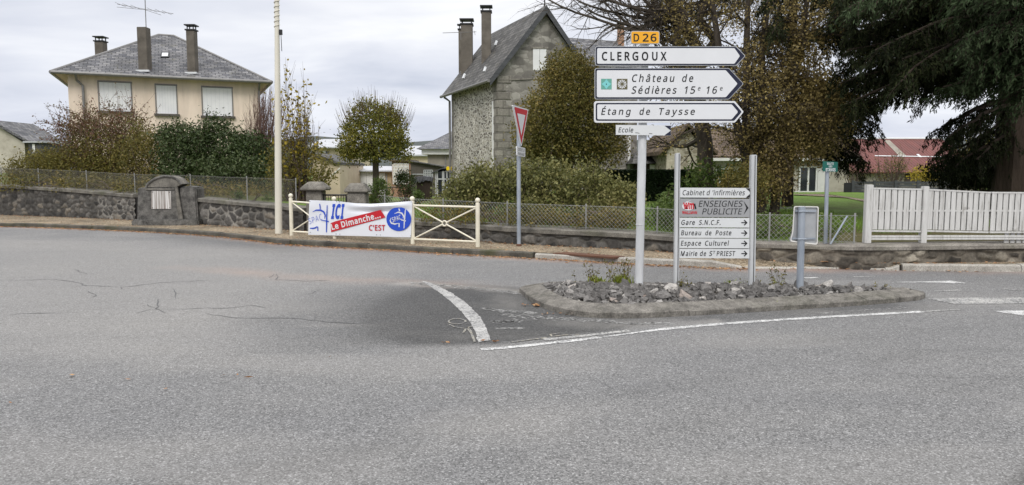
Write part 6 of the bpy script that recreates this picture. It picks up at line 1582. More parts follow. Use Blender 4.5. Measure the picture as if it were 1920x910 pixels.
put('emblem_mark', stroke(MB(), pr, [(1302, 382), (1304.5, 392)], 3, 0.005), M['sign_black'], s)
def arrowmark(y):
    mb = stroke(MB(), pr, [(1390, y), (1400.5, y)], 1.9, OF)
    stroke(mb, pr, [(1395.2, y - 4.8), (1400.8, y + 0.4)], 2.0, OF + 0.0008); stroke(mb, pr, [(1400.8, y - 0.4), (1395.2, y + 4.8)], 2.0, OF + 0.0012)
    return mb
for y0, y1, parts, lab in ((408.7, 426.4, [('Gare', 1277.5, 1303), ('S.N.C.F.', 1310.5, 1351)], 'Gare S.N.C.F.'),
                           (428.2, 446, [('Bureau', 1277, 1315), ('de', 1322.5, 1334), ('Poste', 1341.5, 1371.5)], 'Bureau de Poste'),
                           (447.6, 465.4, [('Espace', 1276.5, 1314.5), ('Culturel', 1322, 1367)], 'Espace Culturel'),
                           (467, 484.2, [('Mairie', 1276, 1307.5), ('de', 1312.5, 1324), ('S', 1329.5, 1336), ('PRIEST', 1343.5, 1379)], 'Mairie de St PRIEST')):
    s = strip(y0, y1, 1274.3, 1405.2, M['panel_pale'], 'pale strip reading ' + lab)
    yb = y0 + 13.0; yc = y0 + 4.3; mb = MB()
    for w, a, b_ in parts: text(mb, pr, w, a, b_, yb, yc, OF, 0.2, 0.013, 1.15)
    if 'Mairie' in lab: text(mb, pr, 'T', 1337.2, 1341.4, yb - 4, yc - 0.4, OF, 0.2, 0.01)
    put('lettering', mb, M['sign_black'], s)
    put('arrow_mark', arrowmark((y0 + y1) / 2 + 0.2), M['sign_black'], s)

# ================================================================== SIGN SEEN FROM BEHIND
YB = 9.35
p = V(1500, 539, YB)
bs = thing('bent_road_sign', 'grey back of a bent square road sign on a galvanised post on the island', 'road sign', (p.x, p.y, 0.12))
t_ = V(1503.5, 388, YB)
MB().tube([(p.x, p.y, 0.1), (t_.x - 0.0, p.y, t_.z)], 0.043, 18).build('post', M['galv'], bs, smooth=True)
pb = yplane(YB + 0.06)
o_ = rpoly([(1488.5, 386.5), (1535.3, 387.2), (1533.2, 459.5), (1478.5, 452.5), (1485.5, 434)], [4, 4, 5, 5, 8])
i_ = rpoly([(1490.3, 388.6), (1533.2, 389.2), (1531.2, 457), (1481, 450.5), (1487.5, 434)], [3.5, 3.5, 4, 4, 8])
P = []
def bent(x, y, off):
    q = pb.at(x, y, off); k = max(0.0, (y - 425) / 30) * max(0.0, (1500 - x) / 20)
    return q + Vector((0, -0.05 * k, 0))
pn = plate(MB(), pb, o_, 0.0, 0.004).build('sign_plate', M['alu_back'], bs, smooth=None)
n = len(o_)
rim = MB(); A_ = [bent(x, y, 0.004) for x, y in o_]; B_ = [bent(x, y, 0.022) for x, y in o_]; C_ = [bent(x, y, 0.022) for x, y in i_]; D_ = [bent(x, y, 0.003) for x, y in i_]
for i in range(n):
    k = (i + 1) % n
    rim.add([A_[i], A_[k], B_[k], B_[i], C_[i], C_[k], D_[k], D_[i]], [[0, 1, 2, 3], [3, 2, 5, 4], [4, 5, 6, 7]])
rim.build('rim', M['alu_rim'], pn, smooth=None)
for yy, xl, xr in ((396, 1491, 1530), (447.5, 1485, 1529)):
    a0 = pb.at(xl, yy, 0.02); a1 = pb.at(xr, yy, 0.02)
    mb = MB().box(a0.x, a1.x, a0.y - 0.008, a0.y + 0.008, a0.z - 0.011, a0.z + 0.011)
    mb.tube([(p.x - 0.047, a0.y - 0.01, a0.z), (t_.x - 0.046, p.y - 0.046, a0.z), (t_.x + 0.046, p.y - 0.046, a0.z), (t_.x + 0.047, a0.y - 0.01, a0.z)], 0.009, 6)
    mb.build('bracket', M['galv'], bs)

# ================================================================== STREET NAME SIGN
p = G(1547, 491, PZ - 0.02)
st = thing('street_name_sign', 'small green street name plate on a slim grey post beside the driveway', 'street sign', (p.x, p.y, PZ - 0.02))
t_ = V(1551, 318, p.y)
MB().tube([(p.x, p.y, 0), (t_.x, p.y, t_.z + 0.08)], 0.032, 14).build('post', M['galv'], st, smooth=True)
ps = Plane((t_.x, p.y - 0.06, 0), (0.12, -1, 0))
a = plate(MB(), ps, rpoly([(1543.4, 302.6), (1571, 304), (1570.4, 322.6), (1543.4, 321.4)], 1), 0, 0.02).build('name_plate', M['sign_green'], st, smooth=None)
mb = text(MB(), ps, 'ROUTE', 1551, 1563, 309.4, 305.2, 0.003, 0, 0.02, 1.1); text(mb, ps, 'DES', 1554, 1560.5, 314, 310.8, 0.003, 0, 0.02)
text(mb, ps, 'ETANGS', 1548.5, 1566.5, 321.2, 315.8, 0.003, 0, 0.03, 1.05)
put('lettering', mb, M['sign_white'], a)

# ================================================================== YIELD SIGN
p = G(973, 462, PZ)
ys = thing('yield_sign', 'red and white yield triangle above a small text plate on a galvanised post', 'road sign', (p.x, p.y, PZ))
t_ = V(970.5, 205, p.y)
MB().tube([(p.x, p.y, PZ - 0.05), (t_.x + 0.02, p.y, t_.z)], 0.042, 16).build('post', M['galv'], ys, smooth=True)
MB().lathe((p.x, p.y, PZ), [(0.055, 0), (0.055, 0.03), (0.044, 0.05)], 14).build('post_collar', M['rust'], ys)
q0 = V(962, 198, p.y - 0.46); q1 = V(990, 206.5, p.y + 0.36)
hd = (q1 - q0); hd.z = 0
py_ = Plane(q0, (hd.y, -hd.x, 0))
a = plate(MB(), py_, rpoly([(961.4, 197), (991, 205.6), (978, 275.5)], 2), 0, 0.025).build('triangle_plate', M['sign_white'], ys, smooth=None)
put('triangle_border', decal(MB(), py_, rpoly([(964.4, 200.6), (989.4, 207.4), (977.8, 270.5)], 1.5), 0.0025), M['sign_red'], a)
put('triangle_centre', decal(MB(), py_, rpoly([(969.8, 212.6), (985, 216.2), (977.6, 254.5)], 1), 0.005), M['sign_white'], a)
a = plate(MB(), py_, rpoly([(969, 274.5), (985, 278), (984.8, 295), (969.6, 292.4)], 2), 0, 0.02).build('text_plate', M['sign_white'], ys, smooth=None)
mb = text(MB(), py_, 'CEDEZ LE', 971, 983.4, 282.6, 277.6, 0.003, 0, 0, 1, 11); text(mb, py_, 'PASSAGE', 971.2, 983.2, 290.4, 285.8, 0.003, 0, 0, 1, 10)
put('lettering', mb, M['sign_black'], a)
mb = MB()
for z in (t_.z - 0.05, t_.z - 0.45, t_.z - 0.85): mb.lathe((p.x, p.y, z), [(0.043, 0), (0.048, 0.002), (0.048, 0.025), (0.043, 0.027)], 12)
mb.build('clamp', M['galv'], ys)

# ================================================================== WHITE PAVEMENT BARRIER WITH BANNER
b0 = G(547, 442, PZ); b2 = G(774, 457.5, PZ); b3 = G(896, 463, PZ)
f_ = 0.385; b1 = b0.lerp(b2, f_)
bar = thing('pedestrian_barrier', 'cream tubular pavement barrier with ball topped posts and crossed braces', 'barrier', b0)
PH = [Zat(372, b0.y), Zat(378, b1.y), Zat(378.5, b2.y), Zat(381.5, b3.y)]
posts = [b0, b1, b2, b3]
for P, h in zip(posts, PH):
    q = MB().lathe((P.x, P.y, 0), [(0.044, PZ - 0.05), (0.044, h), (0.03, h + 0.008), (0.024, h + 0.022)], 14).build('post', M['cream_paint'], bar, smooth=True)
    MB().ball((P.x, P.y, h + 0.06), 0.052).build('ball_finial', M['cream_paint'], q, smooth=True)
for (P, Q, hp, hq) in ((b0, b1, PH[0], PH[1]), (b1, b2, PH[1], PH[2]), (b2, b3, PH[2], PH[3])):
    d = (Q - P).normalized(); a = P + d * 0.04; c = Q - d * 0.04
    zt0, zt1 = hp - 0.075, hq - 0.075; zb = PZ + 0.10
    up = lambda v, z: Vector((v.x, v.y, z))
    MB().tube([up(a, zt0), up(c, zt1)], 0.021, 10).build('top_rail', M['cream_paint'], bar, smooth=True)
    MB().tube([up(a, zb), up(c, zb)], 0.021, 10).build('bottom_rail', M['cream_paint'], bar, smooth=True)
    m_ = up((a + c) / 2, (zt0 + zt1 + 2 * zb) / 4)
    mb = MB()
    for e in (up(a, zt0 - .02), up(c, zt1 - .02), up(a, zb + .02), up(c, zb + .02)):
        dd = (m_ - e); mb.tube([e, m_ - dd.normalized() * 0.045], 0.015, 8)
    mb.build('cross_brace', M['cream_paint'], bar, smooth=True)
    nrm = Vector((-d.y, d.x, 0))
    ringp = [m_ + (d * math.cos(t) + Vector((0, 0, 1)) * math.sin(t)) * 0.05 for t in np.linspace(0, 2 * math.pi, 17)]
    MB().tube(ringp, 0.016, 8, False).build('ring', M['cream_paint'], bar, smooth=True)

# banner
dv = (b2 - b0); dv.z = 0
pbn = Plane(b0 + Vector((dv.y, -dv.x, 0)).normalized() * 0.062, (dv.y, -dv.x, 0))
NX, NZ = 60, 24
def topy(u):
    x = 580 + 193 * u
    return np.interp(u, [0, 0.26, 0.45, 0.6, 0.8, 1.0], [375.5, 377.2, 381.5, 382.5, 380.5, 377])
vs = []
for i in range(NX + 1):
    u = i / NX
    for j in range(NZ + 1):
        w = j / NZ
        xt, xb = 580 + 193 * u, 577.8 + 192.6 * u
        yt = topy(u); yb = 440.5 + 4.8 * u
        x = xt + (xb - xt) * w; y = yt + (yb - yt) * w
        sag = max(0.0, 1 - abs((u - 0.68) / 0.33) ** 2)
        off = 0.0 + 0.05 * sag * math.exp(-((w - 0.09) / 0.065) ** 2) - 0.03 * sag * math.exp(-((w - 0.24) / 0.05) ** 2)
        off += 0.006 * math.sin(u * 21 + w * 4) * (1 - w) + 0.008 * math.sin(w * 9 + u * 5) * math.exp(-(u / 0.09) ** 2)
        vs.append(pbn.at(x, y, off))
fs = [[i * (NZ + 1) + j, i * (NZ + 1) + j + 1, (i + 1) * (NZ + 1) + j + 1, (i + 1) * (NZ + 1) + j] for i in range(NX) for j in range(NZ)]
back = [v - pbn.N * 0.004 for v in vs]; nb = len(vs)
mb = MB().add(vs, fs); mb.add(back, [f[::-1] for f in fs])
edge = [i * (NZ + 1) for i in range(NX + 1)] + [NX * (NZ + 1) + j for j in range(1, NZ + 1)] + [i * (NZ + 1) + NZ for i in range(NX - 1, -1, -1)] + [j for j in range(NZ - 1, 0, -1)]
mb.f += [[edge[k], edge[(k + 1) % len(edge)], edge[(k + 1) % len(edge)] + nb, edge[k] + nb] for k in range(len(edge))]
ban = mb.build('banner', M['banner_white'], None, smooth=True, loc=b0)
tag(ban, 'white printed cloth banner reading ICI Le Dimanche c\'est, tied along the cream barrier', 'banner')
z1, z2, z3 = 0.012, 0.015, 0.018
Bq = lambda x, y: (570 + x / 8.727, 370 + y / 8.727)
mb = text(MB(), pbn, 'ICI', 620.4, 646, 409, 384.6, z1, 0.28, 0.045, 1.1)
put('headline', mb, M['sign_blue'], ban)
redp = put('slogan_band', decal(MB(), pbn, [Bq(435, 425), Bq(520, 392), Bq(1255, 208), Bq(1332, 330), Bq(445, 572)], z1), M['sign_red'], ban)
put('slogan_lettering', text(MB(), pbn, 'Le Dimanche...', 622.6, 717, 431.2, 421, z2, 0.0, 0.03, 1.0, -14.3), M['sign_white'], ban)
put('tail_lettering', text(MB(), pbn, "C'EST", 691.5, 722, 432.3, 422.4, z1, 0, 0.02, 1.0), M['sign_red'], ban)
def strokes(mb, lst, off):
    for pts, w in lst: stroke(mb, pbn, [Bq(*q) for q in pts], w, off)
mb = MB()
strokes(mb, [([(255, 108), (262, 150), (264, 195)], 1.8), ([(140, 240), (200, 212), (270, 212), (320, 238), (345, 290), (335, 350)], [0.6, 2.4, 3.0, 3.0, 2.4, 0.8]),
             ([(378, 130), (370, 350), (366, 575)], [1.2, 2.4, 1.6]), ([(275, 378), (340, 385), (405, 398)], [0.8, 1.8, 2.2]),
             ([(95, 508), (140, 512), (190, 500), (215, 478)], [1.6, 2.8, 2.6, 1.2]), ([(222, 480), (226, 550)], 1.8)], z1)
put('emblem_strokes', mb, M['sign_blue'], ban)
put('emblem_lettering', text(MB(), pbn, 'SPAC', 580.2, 608, 421, 410, z1, 0.2, -0.012, 1.15, -21), M['sign_blue'], ban)
put('emblem_disc', decal(MB(), pbn, arcpts(747.6, 411, 23.2, 22.4, 0, 352, 44), z1), M['sign_blue'], ban)
mb = MB()
strokes(mb, [([(1552, 185), (1566, 232)], 2.0), ([(1480, 270), (1540, 245), (1600, 262), (1630, 310), (1620, 345)], [0.6, 2.2, 2.8, 2.4, 0.8]), ([(1660, 195), (1645, 350), (1636, 510)], [1.6, 2.4, 1.4]),
             ([(1590, 370), (1665, 390)], 2.0), ([(1425, 335), (1408, 385), (1430, 425), (1490, 440), (1550, 425)], [0.6, 2.0, 2.8, 2.6, 0.8]), ([(1556, 425), (1556, 490)], 2.0)], z2)
put('emblem_strokes', mb, M['sign_white'], ban)
put('emblem_lettering', text(MB(), pbn, 'SPAC', 736.5, 754.5, 417, 408.5, z3, 0.15, 0.01, 1.0, -20), M['sign_white'], ban)
mb = MB()
for x, y in [(581, 378.5), (581.5, 436), (631, 378.5), (636, 379), (630, 439), (637, 439.4), (706, 440.6), (713, 440.8), (770, 442.6), (703, 385), (710, 385), (771, 379)]:
    decal(mb, pbn, arcpts(x, y, 0.7, 0.7, 0, 315, 8), 0.045 if 690 < x < 720 and y < 400 else z1)
put('eyelet', mb, M['iron'], ban)

# ================================================================== FLAG MAST
p = G(522.5, 438, PZ)
fm = thing('flag_mast', 'tall cream flag mast with rope and pulley on the pavement left of the barrier', 'flagpole', (p.x, p.y, PZ))
t_ = V(519.5, 60, p.y)
dx = t_.x - p.x; ht = t_.z
q = [(p.x, p.y, PZ - 0.05), (p.x + dx * 0.5, p.y, ht * 0.5), (p.x + dx, p.y, ht), (p.x + dx * 1.7, p.y, ht * 1.7)]
MB().tube(q, [0.088, 0.078, 0.058, 0.042], 12).build('pole', M['mast_paint'], fm, smooth=True)
hel = []
for a in np.linspace(0, 11 * 2 * math.pi, 130):
    z = ht + 0.05 + a * 0.018; k = z / ht
    hel.append((p.x + dx * k + 0.064 * math.cos(a), p.y + 0.064 * math.sin(a), z))
MB().tube(hel, 0.011, 5).build('rope', M['mast_paint'], fm, smooth=True, uv=False)
MB().box(p.x + dx + 0.04, p.x + dx + 0.12, p.y - 0.03, p.y + 0.03, ht - 0.07, ht + 0.05).tube([(p.x + dx + 0.09, p.y, ht - 0.05), (p.x + dx + 0.10, p.y, ht - 0.45)], 0.008, 5).build('pulley', M['iron'], fm)
MB().ball((p.x + dx * 1.71, p.y, ht * 1.71), 0.07).build('finial', M['mast_paint'], fm, smooth=True)

# ================================================================== CARVED MONUMENT
YM = G(312, 422, PZ).y
pm = yplane(YM - 0.05)
mo = thing('stone_monument', 'dark weathered carved stone memorial with a round arched top and a pale streaked plaque', 'monument', (pm.at(312, 420).x, YM, PZ))
MB().prism([pm.at(x, y) for x, y in [(257, 413), (258.5, 353), (272, 351.3), (328, 351.3), (332, 353), (338, 413)]], (0, 0.55, 0)).build('slab', M['granite'], mo, bevel=0.012, seg=1)
cur = [(274, 350), (277, 344.5), (284, 338.5), (293, 333.5), (302, 330.8), (312, 329.8), (322, 331), (331, 335), (338, 341.5), (341, 345)]
MB().prism([pm.at(x, y, 0.015) for x, y in [(275, 351.2)] + cur + [(330, 351.2)]], (0, 0.5, 0)).build('arched_top', M['granite_pale'], mo)
MB().tube([pm.at(x, y + 1, 0.02) for x, y in cur], 0.035, 8).build('arch_moulding', M['granite'], mo, smooth=True)
MB().prism([pm.at(x, y, 0.03) for x, y in [(272, 353.5), (326, 353.5), (326, 356.5), (272, 356.5)]], (0, 0.04, 0)).build('cornice', M['granite_pale'], mo)
MB().prism([pm.at(x, y, -0.07) for x, y in [(333, 413), (336, 351), (352, 349), (367, 352), (371, 413)]], (0, 0.6, 0)).build('side_block', M['granite'], mo, bevel=0.035)
MB().prism([pm.at(x, y, 0.035) for x, y in [(327, 344.5), (331.5, 346), (343, 412), (334, 412)]], (0, 0.05, 0)).build('slanted_rib', M['granite_pale'], mo, bevel=0.01)
a = pm.at(252, 424); b_ = pm.at(377, 424); zt = pm.at(312, 411.5).z
MB().box(a.x, b_.x, YM - 0.22, YM + 0.55, 0.05, zt).build('plinth', M['granite'], mo, bevel=0.03)
pq = plate(MB(), pm, [(284, 358.2), (320.3, 358.6), (321, 391.8), (283.6, 392)], 0.02, 0.03).build('plaque', M['plaque'], mo, smooth=None)
mb = MB()
for x, y in ((286, 360.4), (318, 360.6), (318.4, 389.5), (286, 390)): decal(mb, pm, arcpts(x, y, 0.9, 0.9, 0, 315, 8), 0.024)
put('fixing', mb, M['iron'], pq)

# ================================================================== GATE PILLARS AND GATE
def pillar(xl, xr, cl, cr_, fl, fr, ytop, ycap, Yp, label):
    P = yplane(Yp); x0 = P.at(xl, ycap).x; x1 = P.at(xr, ycap).x; c0 = P.at(cl, ycap).x; c1 = P.at(cr_, ycap).x; f0 = P.at(fl, ytop).x; f1 = P.at(fr, ytop).x
    w = x1 - x0; zc = P.at(0, ycap).z; zt = P.at(0, ytop).z; cxm = (x0 + x1) / 2
    r = thing('gate_pillar', label, 'gate pillar', (cxm, Yp + w / 2, PZ), 'stone gate pillars behind the banner')
    MB().box(x0, x1, Yp, Yp + w, 0, zc).build('shaft', M['granite_pale'], r, bevel=0.02)
    yc = Yp + w / 2; hw = (c1 - c0) / 2; hf = (f1 - f0) / 2; zm = zc + 0.06
    mb = MB()
    lv = [(hw * 0.97, zc + 0.002), (hw, zc + 0.03), (hw, zm), (hf, zt)]
    vs = [Vector((cxm + sx * h, yc + sy * h, z)) for h, z in lv for sx, sy in ((-1, -1), (1, -1), (1, 1), (-1, 1))]
    fs = [[3, 2, 1, 0], [12, 13, 14, 15]] + [[i * 4 + k, i * 4 + (k + 1) % 4, (i + 1) * 4 + (k + 1) % 4, (i + 1) * 4 + k] for i in range(3) for k in range(4)]
    mb.add(vs, fs).build('pyramid_cap', M['granite_pale'], r, bevel=0.015)
    return r
YP = 18.5
pillar(573, 603.5, 568, 616, 578, 601, 341, 357.5, YP, 'stone gate pillar with a flat topped pyramid cap, behind the left end of the banner')
pillar(650, 685, 648, 692, 656, 681, 343.8, 361.5, YP - 0.6, 'stone gate pillar with a chipped pyramid cap, behind the middle of the banner')
gA = V(606, 366, YP + 0.1); gB = V(649, 366, YP - 0.4)
ga = thing('metal_gate', 'low dark iron garden gate between the two stone gate pillars', 'gate', (gA.x, gA.y, PZ))
mb = MB().tube([(gA.x, gA.y, gA.z), (gB.x, gB.y, gB.z)], 0.02, 8).tube([(gA.x, gA.y, PZ + 0.1), (gB.x, gB.y, PZ + 0.1)], 0.02, 8)
for e in (gA, gB): mb.tube([(e.x, e.y, PZ + 0.02), (e.x, e.y, gA.z)], 0.02, 8)
mb.build('gate_frame', M['iron'], ga)
mb = MB()
for k in range(1, 9):
    c = gA.lerp(gB, k / 9); mb.tube([(c.x, c.y, PZ + 0.1), (c.x, c.y, gA.z)], 0.008, 6)
mb.build('bar', M['iron'], ga)

# ================================================================== WHITE BOARD FENCE
YF = float(wallY(V(1800, 455, 12.4).x)) + 0.18
pf = yplane(YF)
xa = pf.at(1621, 400).x
wf = thing('board_fence', 'weathered white wooden board fence standing on the low brown stone wall at the right', 'fence', (xa, YF, 0.35))
def vx(x): return pf.at(x, 400).x
def vz(y): return pf.at(1700, y).z
def fpost(x0, x1, yt, yb):
    MB().box(vx(x0), vx(x1), YF - 0.05, YF + 0.05, vz(yb), vz(yt)).build('post', M['wood_white'], wf, bevel=0.006)
fpost(1621, 1633.5, 346.5, 456); fpost(1727, 1737.5, 349.5, 456)
rr2 = np.random.default_rng(5)
def fpanel(x0, x1, yt0, yt1, yb0, yb1):
    X0, X1 = vx(x0), vx(x1)
    n = int(round((X1 - X0) / 0.098)); mb = MB(); mb2 = MB()
    for i in range(n):
        a = X0 + (X1 - X0) * (i + 0.05) / n; b = X0 + (X1 - X0) * (i + 0.95) / n
        q = (i + 0.5) / n; zt = vz(yt0 + (yt1 - yt0) * q + 3.0); zb = vz(yb0 + (yb1 - yb0) * q - 1)
        y = YF - 0.028 + rr2.normal(0, 0.003)
        mb.box(a + 0.002, b - 0.006, y, y + 0.018, zb, zt)
        mb2.box(b - 0.035, b + 0.03, YF + 0.012, YF + 0.028, zb, zt)
    mb.build('slat_panel', M['wood_white'], wf, bevel=0.003, seg=1)
    mb2.build('back_slats', M['wood_white'], wf)
    for (ya, yb, th) in ((yt0, yt1, 3.2), (yb0, yb1, 3.4)):
        MB().prism([(X0, YF - 0.036, vz(ya + th)), (X1, YF - 0.036, vz(yb + th)), (X1, YF - 0.036, vz(yb)), (X0, YF - 0.036, vz(ya))], (0, 0.07, 0)).build('rail', M['wood_white'], wf, bevel=0.004)
    zm = vz(395.5)
    mb = MB().box(X0, X1, YF - 0.0085, YF + 0.0105, zm - 0.016, zm + 0.016)
    for i in range(n + 1):
        a = X0 + (X1 - X0) * i / n; mb.box(a - 0.012, a + 0.012, YF - 0.034, YF - 0.0086, zm - 0.014, zm + 0.014)
    mb.build('middle_batten', M['wood_white'], wf)
fpanel(1634, 1726.5, 352, 354, 431.5, 432.5)
fpanel(1738, 1853.5, 354.5, 360, 431.5, 434)
fpanel(1855.5, 2010, 360, 361, 434, 434)
fpanel(2030, 2200, 361, 361, 434, 434)
fpost(2012, 2024, 356, 456); fpost(2202, 2214, 356, 456)
for x0, x1, ya, yb in ((1634, 1726.5, 441.5, 442), (1738, 2012, 441, 441.5)):
    MB().box(vx(x0), vx(x1), YF - 0.03, YF + 0.0, vz(ya + 4.2), vz(ya)).build('bottom_rail', M['wood_white'], wf, bevel=0.004)
    MB().box(vx(x0), vx(x1), YF - 0.032, YF + 0.0, vz(ya + 8.6), vz(ya + 4.7)).build('bottom_rail', M['wood_white'], wf, bevel=0.004)
for k in range(6):
    x = 1887 + k * 11.5
    MB().box(vx(x), vx(x + 8.2), YF + 0.006, YF + 0.026, vz(456), vz(435)).build('picket', M['wood_white'], wf, bevel=0.003)

# rusty cover in the pavement, low white edging, pavement litter
mb = MB(); 
c4 = [(1036, 474.5), (1150, 482.5), (1172, 480.5), (1062, 472.5)]
mb.prism([G(x, y, PZ + 0.012) for x, y in c4], (0, 0, -0.03))
tag(mb.build('drain_cover', M['rust'], None, loc=G(1100, 478, PZ)), 'long rusty brown metal strip cover sunk in the gravel pavement', 'drain cover')
def litter(n, xr, offs, z, size, seed):
    rng = np.random.default_rng(seed); P = []
    for _ in range(n):
        x = rng.uniform(*xr); y = offs(x, rng)
        P.append((x, y, z(x) if callable(z) else z))
    return np.array(P)
lit = [litter(5200, (-24, 4.0), lambda x, r: float(kerbY(x)) - abs(r.normal(0, 0.15)) - 0.01, 0.012, 0, 1),
       litter(1100, (-24, 3.2), lambda x, r: float(wallY(x)) - 0.05 - abs(r.normal(0, 0.18)), PZ + 0.015, 0, 2),
       litter(600, (-22, 9), lambda x, r: float(kerbY(x)) + 0.1 + r.random() * (float(wallY(x)) - float(kerbY(x)) - .2), PZ + 0.015, 0, 3),
       litter(60, (3.5, 7.5), lambda x, r: float(kerbY(x)) - abs(r.normal(0, 0.10)), 0.012, 0, 4)]
isl = []
for px, py, n, s in [(1003, 573, 26, 0.07), (1008, 575, 12, 0.04), (1040, 590, 8, .1), (905, 641, 2, .02), (833, 645, 4, .04), (925, 642, 4, .03)]:
    c = G(px, py, 0); 
    for _ in range(n): isl.append((c.x + R.normal(0, s), c.y - abs(R.normal(0, s * .6)), 0.015))
lit.append(np.array(isl))
sc_ = [(20, 755), (310, 729), (618, 669), (445, 703), (240, 711), (420, 704), (135, 704), (583, 690), (466, 708), (1275, 590)]
lit.append(np.array([tuple(G(x, y, 0.012)) for x, y in sc_]))
LIT = np.concatenate(lit)
# ================================================================== VEGETATION
def rnd_unit(rng, n):
    v = rng.normal(0, 1, (n, 3)); return v / np.linalg.norm(v, axis=1)[:, None]
def leaf_obj(name, P, size, aspect, m, parent, rng, axis=None, jit=1.0, org=None, var=0.35):
    """many small leaf blades: P positions, axis preferred direction"""
    P = np.asarray(P, float); n = len(P)
    d = rnd_unit(rng, n) * jit
    if axis is not None: d = d + np.asarray(axis, float)
    d /= np.linalg.norm(d, axis=1)[:, None] + 1e-9
    r = rnd_unit(rng, n); b = np.cross(d, r); b /= np.linalg.norm(b, axis=1)[:, None] + 1e-9
    nn = np.cross(d, b)
    s = size * rng.uniform(1 - var, 1 + var, n)[:, None]
    w = s * aspect
    org = np.array(WO[parent.name]) if parent is not None else np.array(org)
    Q = P - org
    co = np.stack([Q - d * s * .5, Q + b * w * .5 + nn * s * .08, Q + d * s * .5, Q - b * w * .5 + nn * s * .08], 1).reshape(-1, 3)
    me = fastmesh(name, co, np.arange(4 * n).reshape(n, 4), m)
    o = bpy.data.objects.new(name, me); COL.objects.link(o)
    if parent is not None: o.parent = parent
    else: o.location = org
    WO[o.name] = Vector(org)
    return o
def limbs_obj(name, paths, m, parent, nside=6):
    """tubes for many branches; paths = [(pts, radii)]"""
    mb = MB()
    for pts, rad in paths: mb.tube(pts, rad, 8 if max(rad) > 0.08 else (5 if max(rad) > 0.02 else 3), False)
    return mb.build(name, m, parent, smooth=True if nside > 6 else None, uv=False)
def rot_about(v, ax, a): return Matrix.Rotation(a, 3, ax) @ v
def grow(rng, p, d, L, r, lv, K, out, tips):
    """recursive branching. K: dict of per-level lists"""
    n = K['n'][lv]; pts = [p.copy()]; rad = [r]; dd = d.normalized(); r1 = r * K['taper'][lv]
    dirs = [dd]
    for i in range(n):
        dd = (dd + Vector(rng.normal(0, K['wob'][lv], 3)) + Vector((0, 0, K['up'][lv]))).normalized()
        p = p + dd * (L / n); pts.append(p.copy()); rad.append(r + (r1 - r) * (i + 1) / n); dirs.append(dd)
    out.append((pts, rad))
    if lv + 1 >= len(K['n']):
        tips.append((pts, dirs)); return
    for k in range(K['kids'][lv]):
        t = K['start'][lv] + (1 - K['start'][lv]) * (k + rng.random()) / K['kids'][lv]
        i = min(n - 1, int(t * n)); q = pts[i].lerp(pts[i + 1], t * n - i) if t * n - i < 1 else pts[i + 1]
        ax = dirs[i].orthogonal(); ax = rot_about(ax, dirs[i], rng.uniform(0, 2 * math.pi))
        nd = rot_about(dirs[i], ax, math.radians(rng.normal(K['ang'][lv], K['ang'][lv] * .25)))
        grow(rng, q, nd, L * K['ratio'][lv] * rng.uniform(.7, 1.25) * (1.15 - .45 * t), rad[i] * K['rr'][lv], lv + 1, K, out, tips)
def along(rng, tips, per, spread):
    P = []
    for pts, dirs in tips:
        A = np.array(pts)
        t = rng.uniform(0.15, 1, per) * (len(pts) - 1); i = np.clip(t.astype(int), 0, len(pts) - 2); f = (t - i)[:, None]
        P.append(A[i] * (1 - f) + A[i + 1] * f + rng.normal(0, spread, (per, 3)))
    return np.concatenate(P)
def lobe_points(rng, lobes, clump_sd, per, shell=0.55):
    P = []; C = []
    for (c, r, n) in lobes:
        u = rnd_unit(rng, n); rr = (shell ** 3 + rng.random(n) * (1 - shell ** 3)) ** (1 / 3)
        cc = np.array(c) + u * rr[:, None] * np.array(r)
        C.append(cc)
    C = np.concatenate(C)
    P = np.repeat(C, per, axis=0) + rng.normal(0, 1, (len(C) * per, 3)) * clump_sd
    return P, C
def bush(name, label, cat, base, lobes, leaf, stemm, size, aspect, seed, clump=0.12, per=14, stems=60, group=None, shell=0.5, axis=None, zmin=None, wild=0, wildlen=0.8, wildleaf=None):
    rng = np.random.default_rng(seed)
    r = thing(name, label, cat, base, group)
    P, C = lobe_points(rng, lobes, clump, per, shell)
    zb = base[2] if zmin is None else zmin
    P = P[P[:, 2] > zb + 0.03]
    leaf_obj('foliage', P, size, aspect, leaf, r, rng, axis=axis)
    paths = []
    for k in rng.choice(len(C), min(stems, len(C)), replace=False):
        e = Vector(C[k]); b = Vector(base) + Vector((rng.normal(0, .25) * lobes[0][1][0], rng.normal(0, .15), 0)); b.x = b.x * .55 + e.x * .45; b.y = b.y * .6 + e.y * .4; b.z = zb - .05
        m_ = b.lerp(e, .5) + Vector(rng.normal(0, .1, 3)); m_.z += .15
        q = e + (e - m_) * .25
        paths.append(([b, m_, e, q], [.02, .013, .007, .003]))
    WP = []; 
    for k in range(wild):
        c = Vector(C[rng.integers(len(C))]); u = Vector((rng.normal(0, .5), rng.normal(0, .3), abs(rng.normal(1, .4)))).normalized() if axis is None else Vector(axis)
        L = wildlen * rng.uniform(.5, 1.2); pts = [c]
        for i in range(5): u = (u + Vector(rng.normal(0, .12, 3))).normalized(); pts.append(pts[-1] + u * L / 5)
        paths.append((pts, [.008, .007, .006, .005, .004, .002])); WP.append((pts, None))
    limbs_obj('stem', paths, stemm, r)
    if WP and wildleaf: leaf_obj('foliage', along(rng, WP, wildleaf, .03), size * .8, aspect, leaf, r, rng)
    return r
def LB(px, py, Y, rx, rz, ry=None, n=100):
    """lobe given by its centre in the photo, its depth and its half sizes in photo pixels"""
    c = V(px, py, Y); k = Y / FPX
    return (tuple(c), (rx * k, ry if ry else rx * k * .8, rz * k), n)
def gb(px, Y):
    x = V(px, 330, Y).x; return (x, Y, gz(x, Y))

